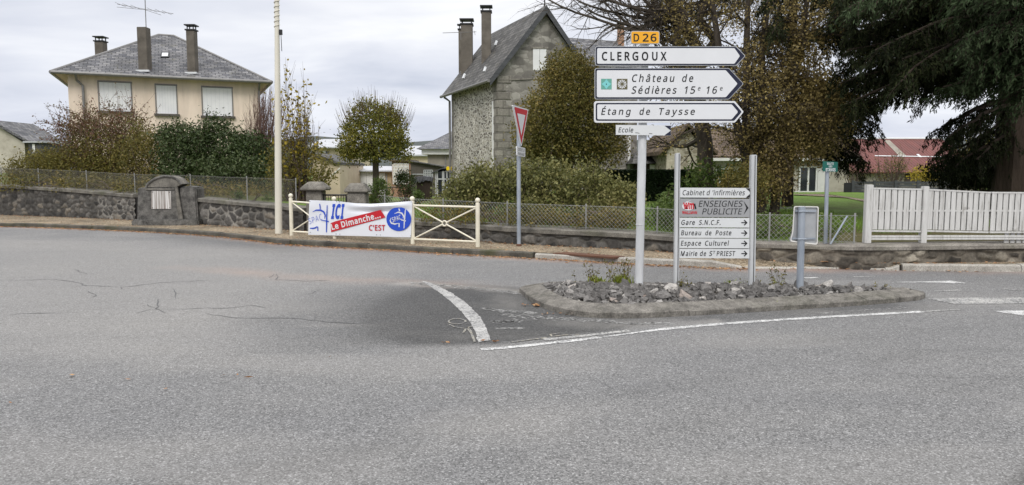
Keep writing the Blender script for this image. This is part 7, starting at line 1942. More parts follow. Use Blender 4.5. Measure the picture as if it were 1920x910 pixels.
# ---- bushes in front of the cream house
cot = bush('cotoneaster_bush', 'tall spreading bush with red brown autumn leaves below the left window of the cream house', 'bush', gb(190, 27),
     [LB(175, 275, 27, 62, 55, 1.2, 240), LB(205, 240, 27.3, 52, 34, 1.0, 170), LB(245, 252, 27, 40, 44, 1.0, 130), LB(150, 248, 27, 44, 24, .8, 60)],
     M['leaf_red'], M['twig_red'], .08, .5, 41, .19, 14, 90, wild=130, wildlen=1.1, wildleaf=14)
rng = np.random.default_rng(46); P, C = lobe_points(rng, [LB(215, 320, 26.4, 85, 42, 1.0, 360), LB(150, 315, 26.5, 55, 40, .9, 220), LB(195, 285, 26.6, 60, 40, .9, 170), LB(105, 300, 26.8, 36, 26, .7, 70)], .17, 14); leaf_obj('lower_foliage', P[P[:, 2] > gb(190, 27)[2]], .08, .5, M['leaf_olive'], cot, rng)
rng_ = np.random.default_rng(3)
# long arching sprays of the red bush
r = cot; pth = []
for e in [(85, 197), (60, 232), (72, 228), (90, 250), (75, 262), (100, 215), (118, 204), (92, 270), (130, 215), (66, 246)]:
    a = V(178 + rng_.normal(0, 12), 262 + rng_.normal(0, 8), 27); b = V(e[0], e[1], 26.8); m_ = a.lerp(b, .5) + Vector((0, 0, .32))
    pts = [a * (1 - t) ** 2 + m_ * 2 * t * (1 - t) + b * t * t for t in np.linspace(0, 1, 9)]; pth.append((pts, [.014 - .0013 * i for i in range(9)]))
o_ = limbs_obj('arching_stem', pth, M['twig_red'], r); leaf_obj('foliage', along(rng_, [(p, None) for p, q in pth], 75, .045), .07, .55, M['leaf_red'], r, rng_)
bush('privet_bush', 'yellowish green low bush behind the mesh fence at the far left', 'bush', gb(70, 27.5),
     [LB(70, 318, 27.2, 55, 32, .9, 260), LB(110, 312, 27.0, 50, 34, .9, 230), LB(40, 332, 27.2, 35, 20, .7, 90)], M['leaf_olive'], M['twig'], .075, .5, 42, .13, 14, 50, wild=25, wildlen=.5, wildleaf=8)
bush('privet_bush', 'small green bush between the red brown bush and the dark laurel', 'bush', gb(255, 25.8),
     [LB(260, 305, 25.8, 45, 55, .8, 240), LB(265, 255, 26, 26, 28, .6, 60), LB(288, 300, 25.4, 24, 50, .6, 120)], M['leaf_bush'], M['twig'], .085, .45, 43, .14, 14, 40, wild=12, wildlen=.7, wildleaf=8)
bush('laurel_bush', 'large dense dark green laurel bush below the right window of the cream house', 'bush', gb(400, 25.5),
     [LB(350, 290, 25.5, 62, 55, 1.2, 290), LB(410, 290, 25.7, 70, 52, 1.3, 340), LB(465, 300, 25.5, 50, 48, 1.1, 230), LB(400, 240, 25.8, 26, 22, .5, 50), LB(330, 255, 25.5, 30, 25, .6, 70), LB(440, 335, 24.3, 75, 35, .8, 280), LB(350, 338, 24.6, 70, 30, .8, 200)],
     M['leaf_laurel'], M['twig'], .11, .42, 44, .15, 20, 60, wild=34, wildlen=.6, wildleaf=12)
bush('undergrowth', 'low mixed growth along the foot of the old mesh fence on the dark wall', 'undergrowth', gb(270, 24.2), [LB(60, 345, 25.6, 70, 14, .5, 120), LB(170, 350, 24.8, 70, 16, .5, 150), LB(275, 352, 23.8, 60, 16, .5, 140), LB(370, 362, 23, 60, 16, .5, 140), LB(455, 368, 22.2, 60, 15, .5, 130)], M['leaf_bush'], M['twig'], .08, .45, 48, .14, 13, 40)
# bare upright reddish shrub at the right of the cream house
def whips(name, label, cat, px0, px1, Y, pyb, tops, n, seed, m, leafm=None, leafn=0, leafsz=.08, r0=.014, base=None, spread=8):
    rng = np.random.default_rng(seed); b = gb((px0 + px1) / 2, Y); r = thing(name, label, cat, b); pth = []
    for k in range(n):
        x = rng.uniform(px0, px1); tx, ty = tops[rng.integers(len(tops))]; tx = x * .45 + tx * .55 + rng.normal(0, spread); ty = ty + abs(rng.normal(0, 26))
        a = V(x * .5 + (px0 + px1) * .25, 330, Y + rng.normal(0, .3)); a.z = b[2] - .05; e = V(tx, ty, Y + rng.normal(0, .45)); m_ = a.lerp(e, .5) + Vector((rng.normal(0, .12), rng.normal(0, .1), .1))
        pts = [a * (1 - t) ** 2 + m_ * 2 * t * (1 - t) + e * t * t + Vector(rng.normal(0, .015, 3)) for t in np.linspace(0, 1, 8)]
        pth.append((pts, [r0 * (1 - .12 * i) for i in range(8)]))
        for j in range(4):
            s = pts[rng.integers(3, 7)]; u = Vector((rng.normal(0, .35), rng.normal(0, .35), 1)).normalized(); L = rng.uniform(.25, .7)
            pth.append(([s, s + u * L * .5 + Vector(rng.normal(0, .03, 3)), s + u * L + Vector((rng.normal(0, .05), 0, .05))], [.006, .004, .002]))
    limbs_obj('stem', pth, m, r)
    if leafm: leaf_obj('foliage', along(rng, [(p, None) for p, q in pth if len(p) > 4], leafn, .05), leafsz, .6, leafm, r, rng)
    return r
whips('bare_shrub', 'bare reddish brown twiggy shrub between the cream house and the flag mast', 'shrub', 462, 520, 27, 330, [(455, 205), (475, 180), (495, 160), (515, 150), (530, 165), (560, 175), (590, 200)], 150, 51, M['twig_red'], r0=.02)
# multi stemmed shrub with yellow leaves behind the flag mast
whips('tall_shrub', 'tall thin stemmed shrub with sparse yellow leaves beside the flag mast', 'shrub', 525, 590, 22.5, 360, [(538, 100), (548, 150), (556, 190), (572, 180), (590, 190), (604, 215), (545, 210)], 46, 52, M['twig'], M['leaf_yellow'], 9, .10, spread=6)
hz_ = bush('hazel_bush', 'olive brown leafy bush around the feet of the tall yellow shrub, left of the gate', 'bush', gb(560, 22),
     [LB(540, 305, 22.3, 30, 50, .7, 110), LB(582, 305, 22.3, 32, 44, .7, 90), LB(535, 335, 22, 30, 45, .6, 110), LB(600, 325, 21.6, 22, 35, .5, 45)], M['leaf_olive'], M['twig'], .085, .6, 53, .15, 10, 70, wild=30, wildlen=.6, wildleaf=7)
rng = np.random.default_rng(54); P, C = lobe_points(rng, [LB(555, 280, 21.7, 40, 75, .5, 40), LB(560, 190, 22, 30, 40, .5, 14)], .16, 6); leaf_obj('yellow_foliage', P, .11, .65, M['leaf_yellow'], hz_, rng)
# round pollard
rng = np.random.default_rng(61); Yp = 29.5
b = gb(705, Yp); r = thing('pollard_tree', 'small tree with a clipped round olive brown crown on the lawn behind the banner', 'tree', b)
k0 = V(705, 300, Yp)
tr = [([Vector((b[0], b[1], b[2] - .1)), Vector((b[0] - .02, Yp, b[2] + .6)), Vector((b[0], Yp, k0.z)), V(703, 285, Yp)], [.15, .12, .125, .10])]
for e in [(668, 275), (690, 245), (712, 235), (735, 258), (752, 290), (680, 262), (725, 270), (700, 225)]:
    a = V(704, 296 + rng.normal(0, 5), Yp); q = V(*e, Yp + rng.normal(0, .6)); m_ = a.lerp(q, .5) + Vector((0, 0, -.05)); tr.append(([a, m_, q], [.07, .05, .025]))
limbs_obj('trunk', tr, M['bark'], r, 8)
lob = [LB(703, 250, Yp, 58, 52, 1.2, 300), LB(668, 265, Yp, 34, 40, .8, 150), LB(738, 262, Yp, 30, 36, .8, 140), LB(690, 212, Yp, 34, 24, .8, 90), LB(725, 220, Yp, 30, 22, .7, 70), LB(650, 285, Yp, 18, 20, .5, 40), LB(755, 285, Yp, 16, 18, .5, 34), LB(700, 285, Yp - .5, 40, 18, .6, 60)]
P, C = lobe_points(rng, lob, .12, 14, .45); leaf_obj('crown', P, .095, .6, M['leaf_round'], r, rng)
tw = []
for i in range(230):
    u = rnd_unit(rng, 1)[0]; u[2] = abs(u[2]) + .15; u /= np.linalg.norm(u); s = V(703, 255, Yp) + Vector(u * np.array([1.25, 1.1, 1.05])); d = Vector((u[0] * .7, u[1] * .7, 1.1)).normalized(); L = rng.uniform(.35, .95)
    tw.append(([s, s + d * L * .5, s + (d + Vector((0, 0, .25))).normalized() * L], [.009, .006, .003]))
limbs_obj('branch', tw, M['twig'], r)
# small conifer and shrubs on the lawn
bush('dwarf_conifer', 'small bright green dwarf conifer below the round tree, just above the banner', 'conifer', gb(710, 24), [LB(710, 365, 24, 22, 26, .35, 80), LB(712, 345, 24, 9, 14, .2, 20), LB(705, 385, 24, 30, 18, .4, 60)], M['leaf_green'], M['twig'], .10, .25, 62, .07, 16, 20, axis=(0, 0, .8))
bush('garden_shrub', 'dark green rounded shrub on the lawn beside the black garden table', 'shrub', gb(760, 30), [LB(760, 345, 30, 18, 22, .4, 110), LB(755, 330, 30, 10, 10, .25, 25)], M['leaf_laurel'], M['twig'], .075, .5, 63, .09, 14, 20)
bush('garden_plant', 'small green pointed plant standing left of the covered compost bin', 'plant', gb(782, 25), [LB(782, 372, 25, 9, 16, .2, 40)], M['leaf_green'], M['twig'], .09, .35, 64, .06, 12, 10, axis=(0, 0, .8))
# ---- shrubs behind the mesh fence
bush('spreading_shrub', 'broad olive green shrub with large leaves behind the right end of the cream barrier', 'shrub', gb(880, 18.5), [LB(885, 362, 18.5, 46, 36, .8, 210), LB(915, 348, 18.5, 42, 40, .8, 180), LB(845, 375, 18.2, 28, 22, .6, 60)], M['leaf_shrub'], M['twig'], .085, .55, 71, .12, 14, 60, wild=25, wildlen=.5, wildleaf=10)
bush('spreading_shrub', 'tall olive green shrub directly behind the yield sign post', 'shrub', gb(1000, 17.8), [LB(965, 345, 18, 45, 40, .8, 200), LB(1020, 345, 17.8, 55, 42, .9, 250), LB(1000, 395, 16.8, 60, 22, .5, 110)], M['leaf_shrub'], M['twig'], .085, .55, 72, .12, 14, 60, wild=30, wildlen=.55, wildleaf=10)
bush('spreading_shrub', 'rounded olive green shrub left of the main direction sign post', 'shrub', gb(1110, 17), [LB(1100, 355, 17, 55, 42, .9, 250), LB(1155, 372, 16.6, 42, 32, .7, 160), LB(1120, 400, 16, 70, 18, .4, 90)], M['leaf_shrub'], M['twig'], .085, .55, 73, .12, 14, 60, wild=26, wildlen=.5, wildleaf=10)
bush('undergrowth', 'low dark green growth tangled behind the mesh fence right of the barrier', 'undergrowth', gb(1000, 16), [LB(900, 410, 16.4, 70, 16, .3, 120), LB(1010, 412, 15.8, 70, 18, .3, 140), LB(1130, 415, 15.2, 70, 18, .3, 140), LB(820, 405, 17, 40, 14, .3, 50)], M['leaf_bush'], M['twig'], .06, .5, 74, .11, 12, 30)
bush('undergrowth', 'mixed green growth behind the mesh fence between the directory board posts', 'undergrowth', gb(1320, 14.3), [LB(1260, 400, 14.8, 30, 30, .3, 70), LB(1330, 420, 14.2, 60, 22, .3, 90), LB(1440, 430, 13.7, 50, 18, .3, 80), LB(1530, 435, 13.5, 40, 12, .3, 40)], M['leaf_green'], M['twig'], .07, .45, 75, .12, 11, 30, wild=10, wildlen=.4, wildleaf=8)
bush('young_shrub', 'bright green young shrub with long leaves just right of the main signpost', 'shrub', gb(1258, 16), [LB(1255, 385, 16, 20, 20, .35, 50), LB(1245, 400, 16, 16, 14, .3, 30)], M['leaf_green'], M['twig'], .13, .3, 76, .10, 10, 16, wild=10, wildlen=.4, wildleaf=6)
bush('yellowing_shrub', 'yellow green leafy shrub above the directory board', 'shrub', gb(1340, 19.5), [LB(1320, 338, 19.5, 30, 22, .6, 80), LB(1370, 345, 19.5, 34, 26, .7, 90)], M['leaf_green'], M['twig'], .12, .5, 77, .16, 8, 20)
# big dense bush tree in front of the stone house gable
rng = np.random.default_rng(81); Yb = 22.5
b = gb(1062, Yb); r = thing('bushy_tree', 'big dense dome shaped tree with olive brown leaves in front of the stone gable', 'tree', b)
tr = []
for e in [(1010, 260), (1035, 215), (1060, 180), (1090, 200), (1120, 250), (1075, 150), (1000, 230), (1140, 280)]:
    q = V(*e, Yb + rng.normal(0, .5)); a = Vector((b[0] + rng.normal(0, .12), Yb + rng.normal(0, .1), b[2] - .1)); m_ = a.lerp(q, .45) + Vector((rng.normal(0, .1), 0, .2)); tr.append(([a, m_, q], [.09, .06, .02]))
limbs_obj('trunk', tr, M['bark'], r, 8)
lob = [LB(1065, 215, Yb, 72, 105, 1.3, 1000), LB(1025, 240, Yb, 55, 75, 1.2, 520), LB(1110, 235, Yb, 58, 75, 1.2, 520), LB(1070, 140, Yb, 48, 46, 1.0, 300), LB(1140, 265, Yb - .2, 36, 48, .9, 190), LB(995, 255, Yb, 32, 48, .9, 170), LB(1060, 290, Yb, 75, 32, 1.0, 200)]
P, C = lobe_points(rng, lob, .12, 14, .55); leaf_obj('crown', P, .075, .6, M['leaf_bush'], r, rng)
tw = []
for i in range(160):
    c = Vector(C[rng.integers(len(C))]); u = Vector((rng.normal(0, .6), rng.normal(0, .4), .9)).normalized(); L = rng.uniform(.25, .6); tw.append(([c, c + u * L * .5, c + u * L], [.007, .005, .002]))
limbs_obj('branch', tw, M['twig'], r)
# clipped dark hedge
rng = np.random.default_rng(83)
xa, xb = X_(1112, 24), X_(1318, 24); z0 = gz(xa, 24); zt = Zat(319, 24)
r = thing('clipped_hedge', 'long clipped dark green hedge behind the main signpost', 'hedge', ((xa + xb) / 2, 24, z0))
n = 26000; f = rng.random(n); P = np.stack([rng.uniform(xa, xb, n), np.where(f < .6, 24 + np.abs(rng.normal(0, .06, n)), rng.uniform(24, 25, n)), np.where(f < .6, rng.uniform(z0, zt, n), zt - np.abs(rng.normal(0, .05, n)))], 1)
leaf_obj('foliage', P, .075, .5, M['leaf_hedge'], r, rng)
MB().box(xa + .1, xb - .1, 24.12, 24.95, z0 - .1, zt - .1).build('twiggy_core', M['leaf_hedge'], r)

# ---- old tree with dark twisting limbs and bare twigs behind the signs
rng = np.random.default_rng(91); Yo = 21.0
K = dict(n=[7, 6, 5, 4], wob=[.16, .17, .16, .15], up=[.03, .05, .04, .02], taper=[.55, .4, .35, .3], kids=[8, 7, 6], start=[.25, .2, .15], ang=[48, 45, 42], ratio=[.62, .6, .6], rr=[.5, .5, .5])
b = gb(1325, Yo); r = thing('old_tree', 'old tree with dark twisting limbs and fine bare twigs above the road signs', 'tree', b)
out_ = []; tips = []
tr = [([Vector((b[0], Yo, b[2] - .2)), V(1322, 270, Yo), V(1312, 210, Yo), V(1300, 160, Yo), V(1318, 110, Yo + .2), V(1290, 60, Yo), V(1265, 20, Yo), V(1230, -40, Yo)], [.24, .22, .21, .19, .17, .15, .13, .10]),
      ([V(1318, 110, Yo + .2), V(1340, 75, Yo + .2), V(1310, 35, Yo), V(1330, -20, Yo), V(1325, -90, Yo)], [.14, .13, .12, .10, .08]),
      ([V(1300, 160, Yo), V(1270, 120, Yo - .2), V(1268, 70, Yo - .2), V(1285, 30, Yo - .2), V(1262, -10, Yo), V(1270, -80, Yo)], [.13, .11, .11, .10, .09, .07])]
for pts, rad in tr:
    for i in range(2, len(pts)):
        for j in range(3):
            d = Vector((rng.normal(-.25, .8), rng.normal(0, .6), rng.normal(.35, .45))).normalized()
            q = pts[i - 1].lerp(pts[i], rng.random())
            K2 = {k: v[1:] for k, v in K.items()}
            grow(rng, q, d, rng.uniform(1.1, 2.3), rad[i] * .38, 0, K2, out_, tips)
# long bare branches sweeping left over the stone house
for e in [(1120, 20), (1060, 35), (1095, -10), (1150, 60), (1040, 5), (1185, 75), (1130, -30), (1020, -5), (1170, 20)]:
    a = V(1262 + rng.normal(0, 12), 55 + rng.normal(0, 25), Yo); q = V(*e, Yo + rng.normal(0, .7)); d = (q - a)
    K2 = {k: v[1:] for k, v in K.items()}; K2 = dict(K2, n=[8, 5, 4], kids=[11, 6], ratio=[.42, .5, .5], wob=[.07, .14, .15], up=[.03, .03, .0])
    grow(rng, a, d, d.length, .055, 0, K2, out_, tips)
limbs_obj('trunk', tr, M['bark'], r, 8); limbs_obj('branch', out_, M['bark'], r)
sel = [tips[i] for i in range(len(tips)) if tips[i][0][-1].x > V(1225, 100, Yo).x]
leaf_obj('leaf', along(rng, sel, 6, .09), .065, .65, M['leaf_birch'], r, rng)
# ---- birch mass with yellow brown leaves
rng = np.random.default_rng(95); Yb = 18.6
b = gb(1425, Yb); r = thing('autumn_birch', 'tall leafy birch with small yellow brown leaves and several dark stems, right of the signs', 'tree', b)
tr = []
for x0, xs_ in ((1408, (1402, 1398, 1395, 1402, 1410)), (1432, (1430, 1428, 1425, 1440, 1452)), (1455, (1462, 1480, 1500, 1515, 1530)), (1418, (1400, 1375, 1352, 1335, 1322))):
    pts = [Vector((V(x0, 330, Yb).x, Yb + rng.normal(0, .15), b[2] - .1))] + [V(x + rng.normal(0, 3), y, Yb + rng.normal(0, .15)) for x, y in zip(xs_, (290, 200, 100, 0, -120))]
    tr.append((pts, [.13, .115, .10, .085, .065, .04]))
limbs_obj('trunk', tr, M['bark'], r, 8)
out_ = []; tips = []
Kb = dict(n=[6, 5, 4], wob=[.13, .15, .15], up=[-.02, -.06, -.10], taper=[.4, .35, .3], kids=[8, 6], start=[.2, .1], ang=[42, 40], ratio=[.5, .5], rr=[.5, .5])
for pts, rad in tr:
    for i in range(2, len(pts)):
        for j in range(5):
            d = Vector((rng.normal(.15, .8), rng.normal(0, .7), rng.normal(.35, .3))).normalized(); grow(rng, pts[i - 1].lerp(pts[i], rng.random()), d, rng.uniform(1.0, 1.9), rad[i] * .4, 0, Kb, out_, tips)
limbs_obj('branch', out_, M['bark'], r)
P1 = along(rng, tips, 5, .07)
lob = [LB(1490, 190, Yb, 80, 75, 1.1, 560), LB(1545, 215, Yb - .4, 56, 62, .9, 380), LB(1440, 275, Yb, 56, 62, 1.0, 360), LB(1505, 262, Yb - .3, 60, 46, .9, 330), LB(1485, 110, Yb, 66, 62, 1.1, 230), LB(1560, 175, Yb - .4, 36, 42, .7, 110), LB(1430, 335, Yb, 40, 40, .8, 190), LB(1450, 335, Yb - .2, 34, 30, .8, 110), LB(1520, 30, Yb, 60, 50, 1, 120), LB(1400, 215, Yb + .3, 28, 60, .8, 70)]
P2, C = lobe_points(rng, lob, .14, 13, .3)
leaf_obj('crown', np.concatenate([P1, P2]), .062, .65, M['leaf_birch'], r, rng)
tw = []
for i in range(420):
    c = Vector(C[rng.integers(len(C))]); u = Vector((rng.normal(.1, .5), rng.normal(0, .4), -.5)).normalized(); L = rng.uniform(.4, .9); tw.append(([c, c + u * L * .5 + Vector((.03, 0, 0)), c + u * L], [.006, .005, .002]))
limbs_obj('branch', tw, M['twig'], r)
bush('evergreen_shrub', 'dark leafy shrub at the foot of the birch beside the lawn', 'shrub', gb(1395, 17.2), [LB(1395, 345, 17.2, 40, 32, .7, 190), LB(1378, 385, 16.6, 34, 22, .5, 90)], M['leaf_bush'], M['twig'], .07, .5, 97, .12, 14, 30)
# ---- spruce at the right
def conifer(label, X0, Y0, zb, h, r0, specs, seed, needle, m, hang=1.0, ns=.15, rad_fill=0, per=20):
    rng = np.random.default_rng(seed)
    r = thing('spruce_tree', label, 'conifer', (X0, Y0, zb))
    limbs_obj('trunk', [([Vector((X0, Y0, zb - .3)), Vector((X0, Y0, zb + .5)), Vector((X0 - .03, Y0, zb + h * .3)), Vector((X0, Y0, zb + h))], [r0 * 1.25, r0, r0 * .85, r0 * .12])], m, r, 8)
    br = []; P = []; A = []
    S = list(specs)
    for k in range(rad_fill):
        z = zb + h * (.30 + .66 * rng.random()); a = rng.uniform(0, 2 * math.pi); L = (1 - (z - zb) / h) * 6.3 + .5
        S.append((Vector((X0 + math.cos(a) * L, Y0 + math.sin(a) * L, z - L * .12)), z + .25, 1.0))
    for end, zs, dens in S:
        a = Vector((X0, Y0, zs)); L = (end - a).length; m_ = a.lerp(end, .5) + Vector((0, 0, .12 * L))
        pts = [a * (1 - t) ** 2 + m_ * 2 * t * (1 - t) + end * t * t + Vector(rng.normal(0, .02, 3)) for t in np.linspace(0, 1, 10)]
        br.append((pts, [.055 * (1 - .095 * i) + .006 for i in range(10)]))
        nb = int(L * 11 * dens)
        for k in range(nb):
            t = .14 + .86 * (k + rng.random()) / nb; i = min(8, int(t * 9)); q = pts[i].lerp(pts[i + 1], t * 9 - i); d = (pts[i + 1] - pts[i]).normalized()
            side = d.cross(Vector((0, 0, 1))).normalized() * rng.choice([-1, 1]); l = rng.uniform(.35, 1.0) * (1.2 - .5 * t)
            u = (side * rng.uniform(.3, 1) + d * .7 + Vector((0, 0, -.25))).normalized(); sp = [q]
            for s in range(5):
                u = (u + Vector((0, 0, -.26 * hang)) + Vector(rng.normal(0, .08, 3))).normalized(); sp.append(sp[-1] + u * l / 5)
            br.append((sp, [.010, .008, .006, .005, .004, .002]))
            B = np.array(sp); tt = rng.uniform(0.05, 1, per) * 5; ii = np.clip(tt.astype(int), 0, 4); ff = (tt - ii)[:, None]
            c = B[ii] * (1 - ff) + B[ii + 1] * ff; ax = (B[ii + 1] - B[ii]); ax /= np.linalg.norm(ax, axis=1)[:, None]
            P.append(c + rng.normal(0, .035, c.shape)); A.append(ax)
    limbs_obj('branch', br, m, r)
    leaf_obj('crown', np.concatenate(P), ns, .24, needle, r, rng, axis=np.concatenate(A) * 1.1, jit=.75)
    return r
Yc = 17.5; xt = V(1908, 330, Yc).x; zb = gz(xt, Yc)
sp = []
E = lambda px, py, dy, zs, dens=1.0: sp.append((V(px, py, Yc + dy), zs, dens))
rg = np.random.default_rng(5)
for px, py in [(1575, 60), (1590, 120), (1600, 20), (1620, 90), (1640, 150), (1660, 40), (1680, 100), (1700, 140), (1720, 60), (1740, 120), (1770, 90), (1800, 140), (1830, 60), (1850, 120), (1640, -20), (1700, -10), (1780, 10), (1600, 160), (1690, 140), (1820, 150), (1570, 20), (1585, 165), (1850, 150), (1560, -30)]:
    for rep in range(3):
        E(px + rg.normal(0, 18), py - 6 + rg.normal(0, 15), rg.normal(0, 1.4), Zat(py, Yc) + rg.uniform(.3, 1.2))
for px, py, dy in [(1575, 220, .4), (1600, 205, -.6), (1625, 190, .2), (1585, 195, -1.0), (1715, 185, .5)]:
    E(px, py, dy, Zat(120, Yc), 1.0)
# low branches right of the gap, drooping in front of the trunk
for px, py, dy, zs in [(1745, 250, .2, 3.3), (1765, 275, -.5, 3.1), (1780, 230, .6, 3.4), (1800, 290, 0, 2.9), (1760, 300, .8, 2.7), (1790, 315, -.3, 2.5), (1830, 300, -.6, 2.6), (1775, 260, -1.0, 3.2), (1850, 320, .4, 2.4)]:
    E(px, py, dy, zs, 1.0)
conifer('huge dark spruce with drooping branches and thick trunk behind the board fence', xt, Yc, zb, 17, .52, sp, 101, M['needle'], M['bark_dark'], 1.0, .105, 40, 44)
# hanging curtain left of the gap comes from a second spruce behind
Y2 = 21.5; x2 = V(1478, 330, Y2).x; z2 = gz(x2, Y2); sp = []
for px, py in [(1560, 285), (1575, 300), (1590, 310), (1605, 320), (1615, 295), (1625, 265), (1540, 270), (1600, 250), (1635, 240), (1580, 235), (1560, 220), (1530, 240), (1640, 215)]:
    for rep in range(2): sp.append((V(px + rg.normal(0, 10), py - 12 + rg.normal(0, 8), Y2 - abs(rg.normal(0, .9))), Zat(py - 75, Y2), 1.3))
conifer('darker spruce with hanging twigs standing behind the birch, left of the red roofed barn', x2, Y2, z2, 14, .16, sp, 103, M['needle'], M['bark_dark'], 1.3, .105, 46, 36)
# lighter green young branches in front at the top right
Y3 = 14.2; x3 = V(2010, 330, Y3).x; z3 = gz(x3, Y3); sp = []
for px, py in [(1800, 20), (1825, 60), (1850, 35), (1870, 90), (1890, 50), (1905, 120), (1840, 110), (1880, 150), (1790, -20), (1850, -30), (1915, 10), (1820, 140), (1905, 165), (1795, 85), (1930, 90), (1780, 170)]:
    for rep in range(2): sp.append((V(px + rg.normal(0, 10), py + rg.normal(0, 10), Y3 + rg.normal(0, .5)), Zat(py - 35, Y3), 1.15))
conifer('blue green fir whose dense lighter branches reach in at the top right corner', x3, Y3, z3, 13, .2, sp, 105, M['needle_young'], M['bark_dark'], .5, .10, 30, 40)
bush('dark_yew', 'dark low evergreen bush under the spruce behind the white board fence', 'bush', gb(1820, 19.5), [LB(1800, 325, 19.5, 55, 28, .9, 300), LB(1850, 320, 19.3, 45, 40, .8, 260), LB(1880, 310, 20.5, 40, 50, .8, 200)], M['needle'], M['twig'], .10, .3, 107, .14, 16, 30)
bush('golden_bush', 'bright yellow autumn bush in front of the red roofed barn', 'bush', gb(1735, 33), [LB(1735, 328, 33, 24, 14, .6, 90)], M['leaf_bushy_yellow'], M['twig'], .09, .6, 109, .12, 12, 15)
bush('golden_bush', 'yellow green tree foliage glimpsed between spruce trunk and dark branches', 'bush', gb(1850, 33), [LB(1850, 285, 33, 28, 40, 1, 160), LB(1820, 300, 33, 25, 25, .8, 70)], M['leaf_olive'], M['twig'], .10, .6, 110, .15, 12, 30)
bush('grey_shrub', 'grey brown twiggy shrub in front of the barn beside the dark grey fence', 'shrub', gb(1668, 31.5), [LB(1668, 322, 31.5, 28, 22, .6, 70), LB(1685, 310, 31.5, 16, 16, .4, 30)], M['leaf_bush'], M['twig'], .07, .5, 111, .13, 8, 60, wild=40, wildlen=.6, wildleaf=3)
bush('grey_shrub', 'thin grey shrub against the beige house wall left of the barn', 'shrub', gb(1605, 30.6), [LB(1605, 325, 30.6, 20, 24, .5, 40)], M['leaf_bush'], M['twig'], .07, .5, 112, .13, 7, 50, wild=30, wildlen=.6, wildleaf=3)
# moss and small plants on the left wall, ferns
bush('fern_tuft', 'small yellow green ferns growing on top of the wall left of the flag mast', 'fern', (V(445, 378, 20.6).x, 20.7, float(wallZ(V(445, 378, 20.6).x))), [LB(445, 368, 20.7, 10, 7, .15, 20), LB(500, 374, 20.1, 12, 6, .15, 18)], M['leaf_green'], M['twig'], .12, .25, 113, .07, 8, 4)

# ---- weeds on the island
def weed(label, px, py, Yw, h, n, seed, tall=0):
    rng = np.random.default_rng(seed); x = V(px, py, Yw).x; z = moundz(x, Yw) - .02
    r = thing('weed_tuft', label, 'weed', (x, Yw, z), None)
    co = []; 
    for i in range(n):
        a = rng.uniform(0, 6.28); s = rng.uniform(.3, 1) * h; lean = rng.uniform(.1, .8); b0 = np.array([x + rng.normal(0, .05), Yw + rng.normal(0, .05), z])
        d = np.array([math.cos(a), math.sin(a), 0]); w = np.array([-math.sin(a), math.cos(a), 0]) * .009
        m_ = b0 + d * lean * s * .35 + np.array([0, 0, s * .65]); e = b0 + d * lean * s * .95 + np.array([0, 0, s * .9])
        co.append([b0 - w, b0 + w, m_ + w * .8, m_ - w * .8]); co.append([m_ - w * .8, m_ + w * .8, e + w * .1, e - w * .1])
    C_ = np.array(co).reshape(-1, 3) - np.array([x, Yw, z]); me = fastmesh('blade', C_, np.arange(len(C_)).reshape(-1, 4), M['weed'])
    o = bpy.data.objects.new('blade', me); COL.objects.link(o); o.parent = r; WO[o.name] = Vector((x, Yw, z))
    if tall:
        pth = []
        for i in range(tall):
            s = Vector((x + rng.normal(0, .08), Yw + rng.normal(0, .06), z)); u = Vector((rng.normal(0, .18), rng.normal(0, .15), 1)).normalized(); L = h * rng.uniform(1.2, 2.0)
            pth.append(([s, s + u * L * .5, s + u * L + Vector((rng.normal(0, .03), 0, 0))], [.003, .0025, .0015]))
        limbs_obj('stem', pth, M['twig'], r)
        leaf_obj('leaf', along(rng, [(p, None) for p, q in pth], 14, .02), .035, .5, M['leaf_olive'], r, rng)
weed('yellow green leafy weed among the stones at the left end of the traffic island', 1118, 535, 10.0, .17, 130, 1, 10)
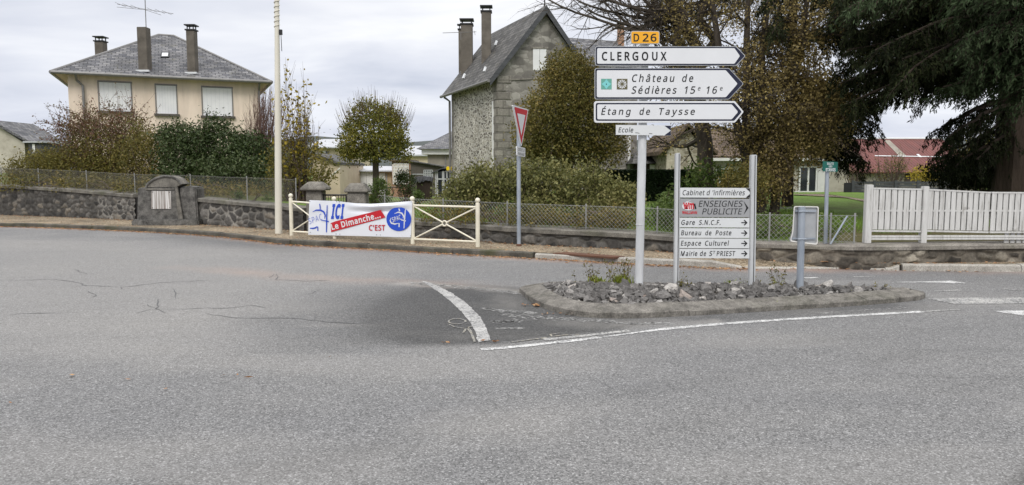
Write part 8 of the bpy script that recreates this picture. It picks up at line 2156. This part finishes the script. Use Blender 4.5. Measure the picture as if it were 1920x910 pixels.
weed('bushy tuft of yellow green grass with dry stalks left of the main signpost foot', 1165, 540, 9.8, .21, 340, 2, 16)
weed('thin weed at the foot of the left directory post', 1272, 540, 9.45, .10, 20, 3, 4)
weed('short green grass tuft on the island between the two directory posts', 1371, 538, 9.9, .12, 60, 4, 0)
weed('small weed beside the right directory post', 1395, 540, 9.9, .08, 24, 5, 3)
weed('bare dry stalks on the island left of the sign seen from behind', 1455, 545, 9.7, .17, 4, 6, 7)
weed('low green weed near the front edge of the island stones', 1450, 565, 8.75, .06, 34, 7, 0)
weed('flat green weed at the right end of the traffic island', 1640, 548, 9.6, .06, 40, 8, 2)
weed('yellowish weed close to the front kerb below the bent sign', 1528, 560, 8.95, .06, 30, 9, 0)
weed('small green weed right of the bent sign among the stones', 1590, 552, 9.4, .06, 26, 10, 0)

# ---- fallen leaves
rng = np.random.default_rng(201)
o = leaf_obj('fallen_leaves', LIT, .055, .6, M['litter'], None, rng, axis=None, jit=1.0, org=(0, 0, 0), var=.5)
me = o.data; n4 = len(me.vertices) // 4
co = np.empty(len(me.vertices) * 3, np.float32); me.vertices.foreach_get('co', co); co = co.reshape(n4, 4, 3)
c = co.mean(1, keepdims=True); co[:, :, 2] = c[:, :, 2] + (co[:, :, 2] - c[:, :, 2]) * .28 + .004
me.vertices.foreach_set('co', co.ravel()); me.update()
stuff(tag(o, 'brown and orange fallen leaves gathered along the gutter and the foot of the walls', 'fallen leaves'))
# grass in the near garden verge and lawn
rng = np.random.default_rng(203); n = 30000
x = rng.uniform(-3, 8.2, n); y = np.array([float(wallY(a)) for a in x]) + .35 + rng.random(n) ** 1.6 * 7
z = np.array([gz(a, b_) for a, b_ in zip(x, y)])
keep = ~((x > 5.6) & (y < 14.5))
o = leaf_obj('grass', np.stack([x, y, z + .03], 1)[keep], .11, .12, leafmat('lawn_blades', [(.10, .155, .025), (.14, .23, .035), (.19, .28, .05)], .6, .2), None, rng, axis=(0, 0, 1.6), jit=.8, org=(0, 15, 0))
stuff(tag(o, 'short green grass blades of the lawn behind the mesh fence', 'grass'))
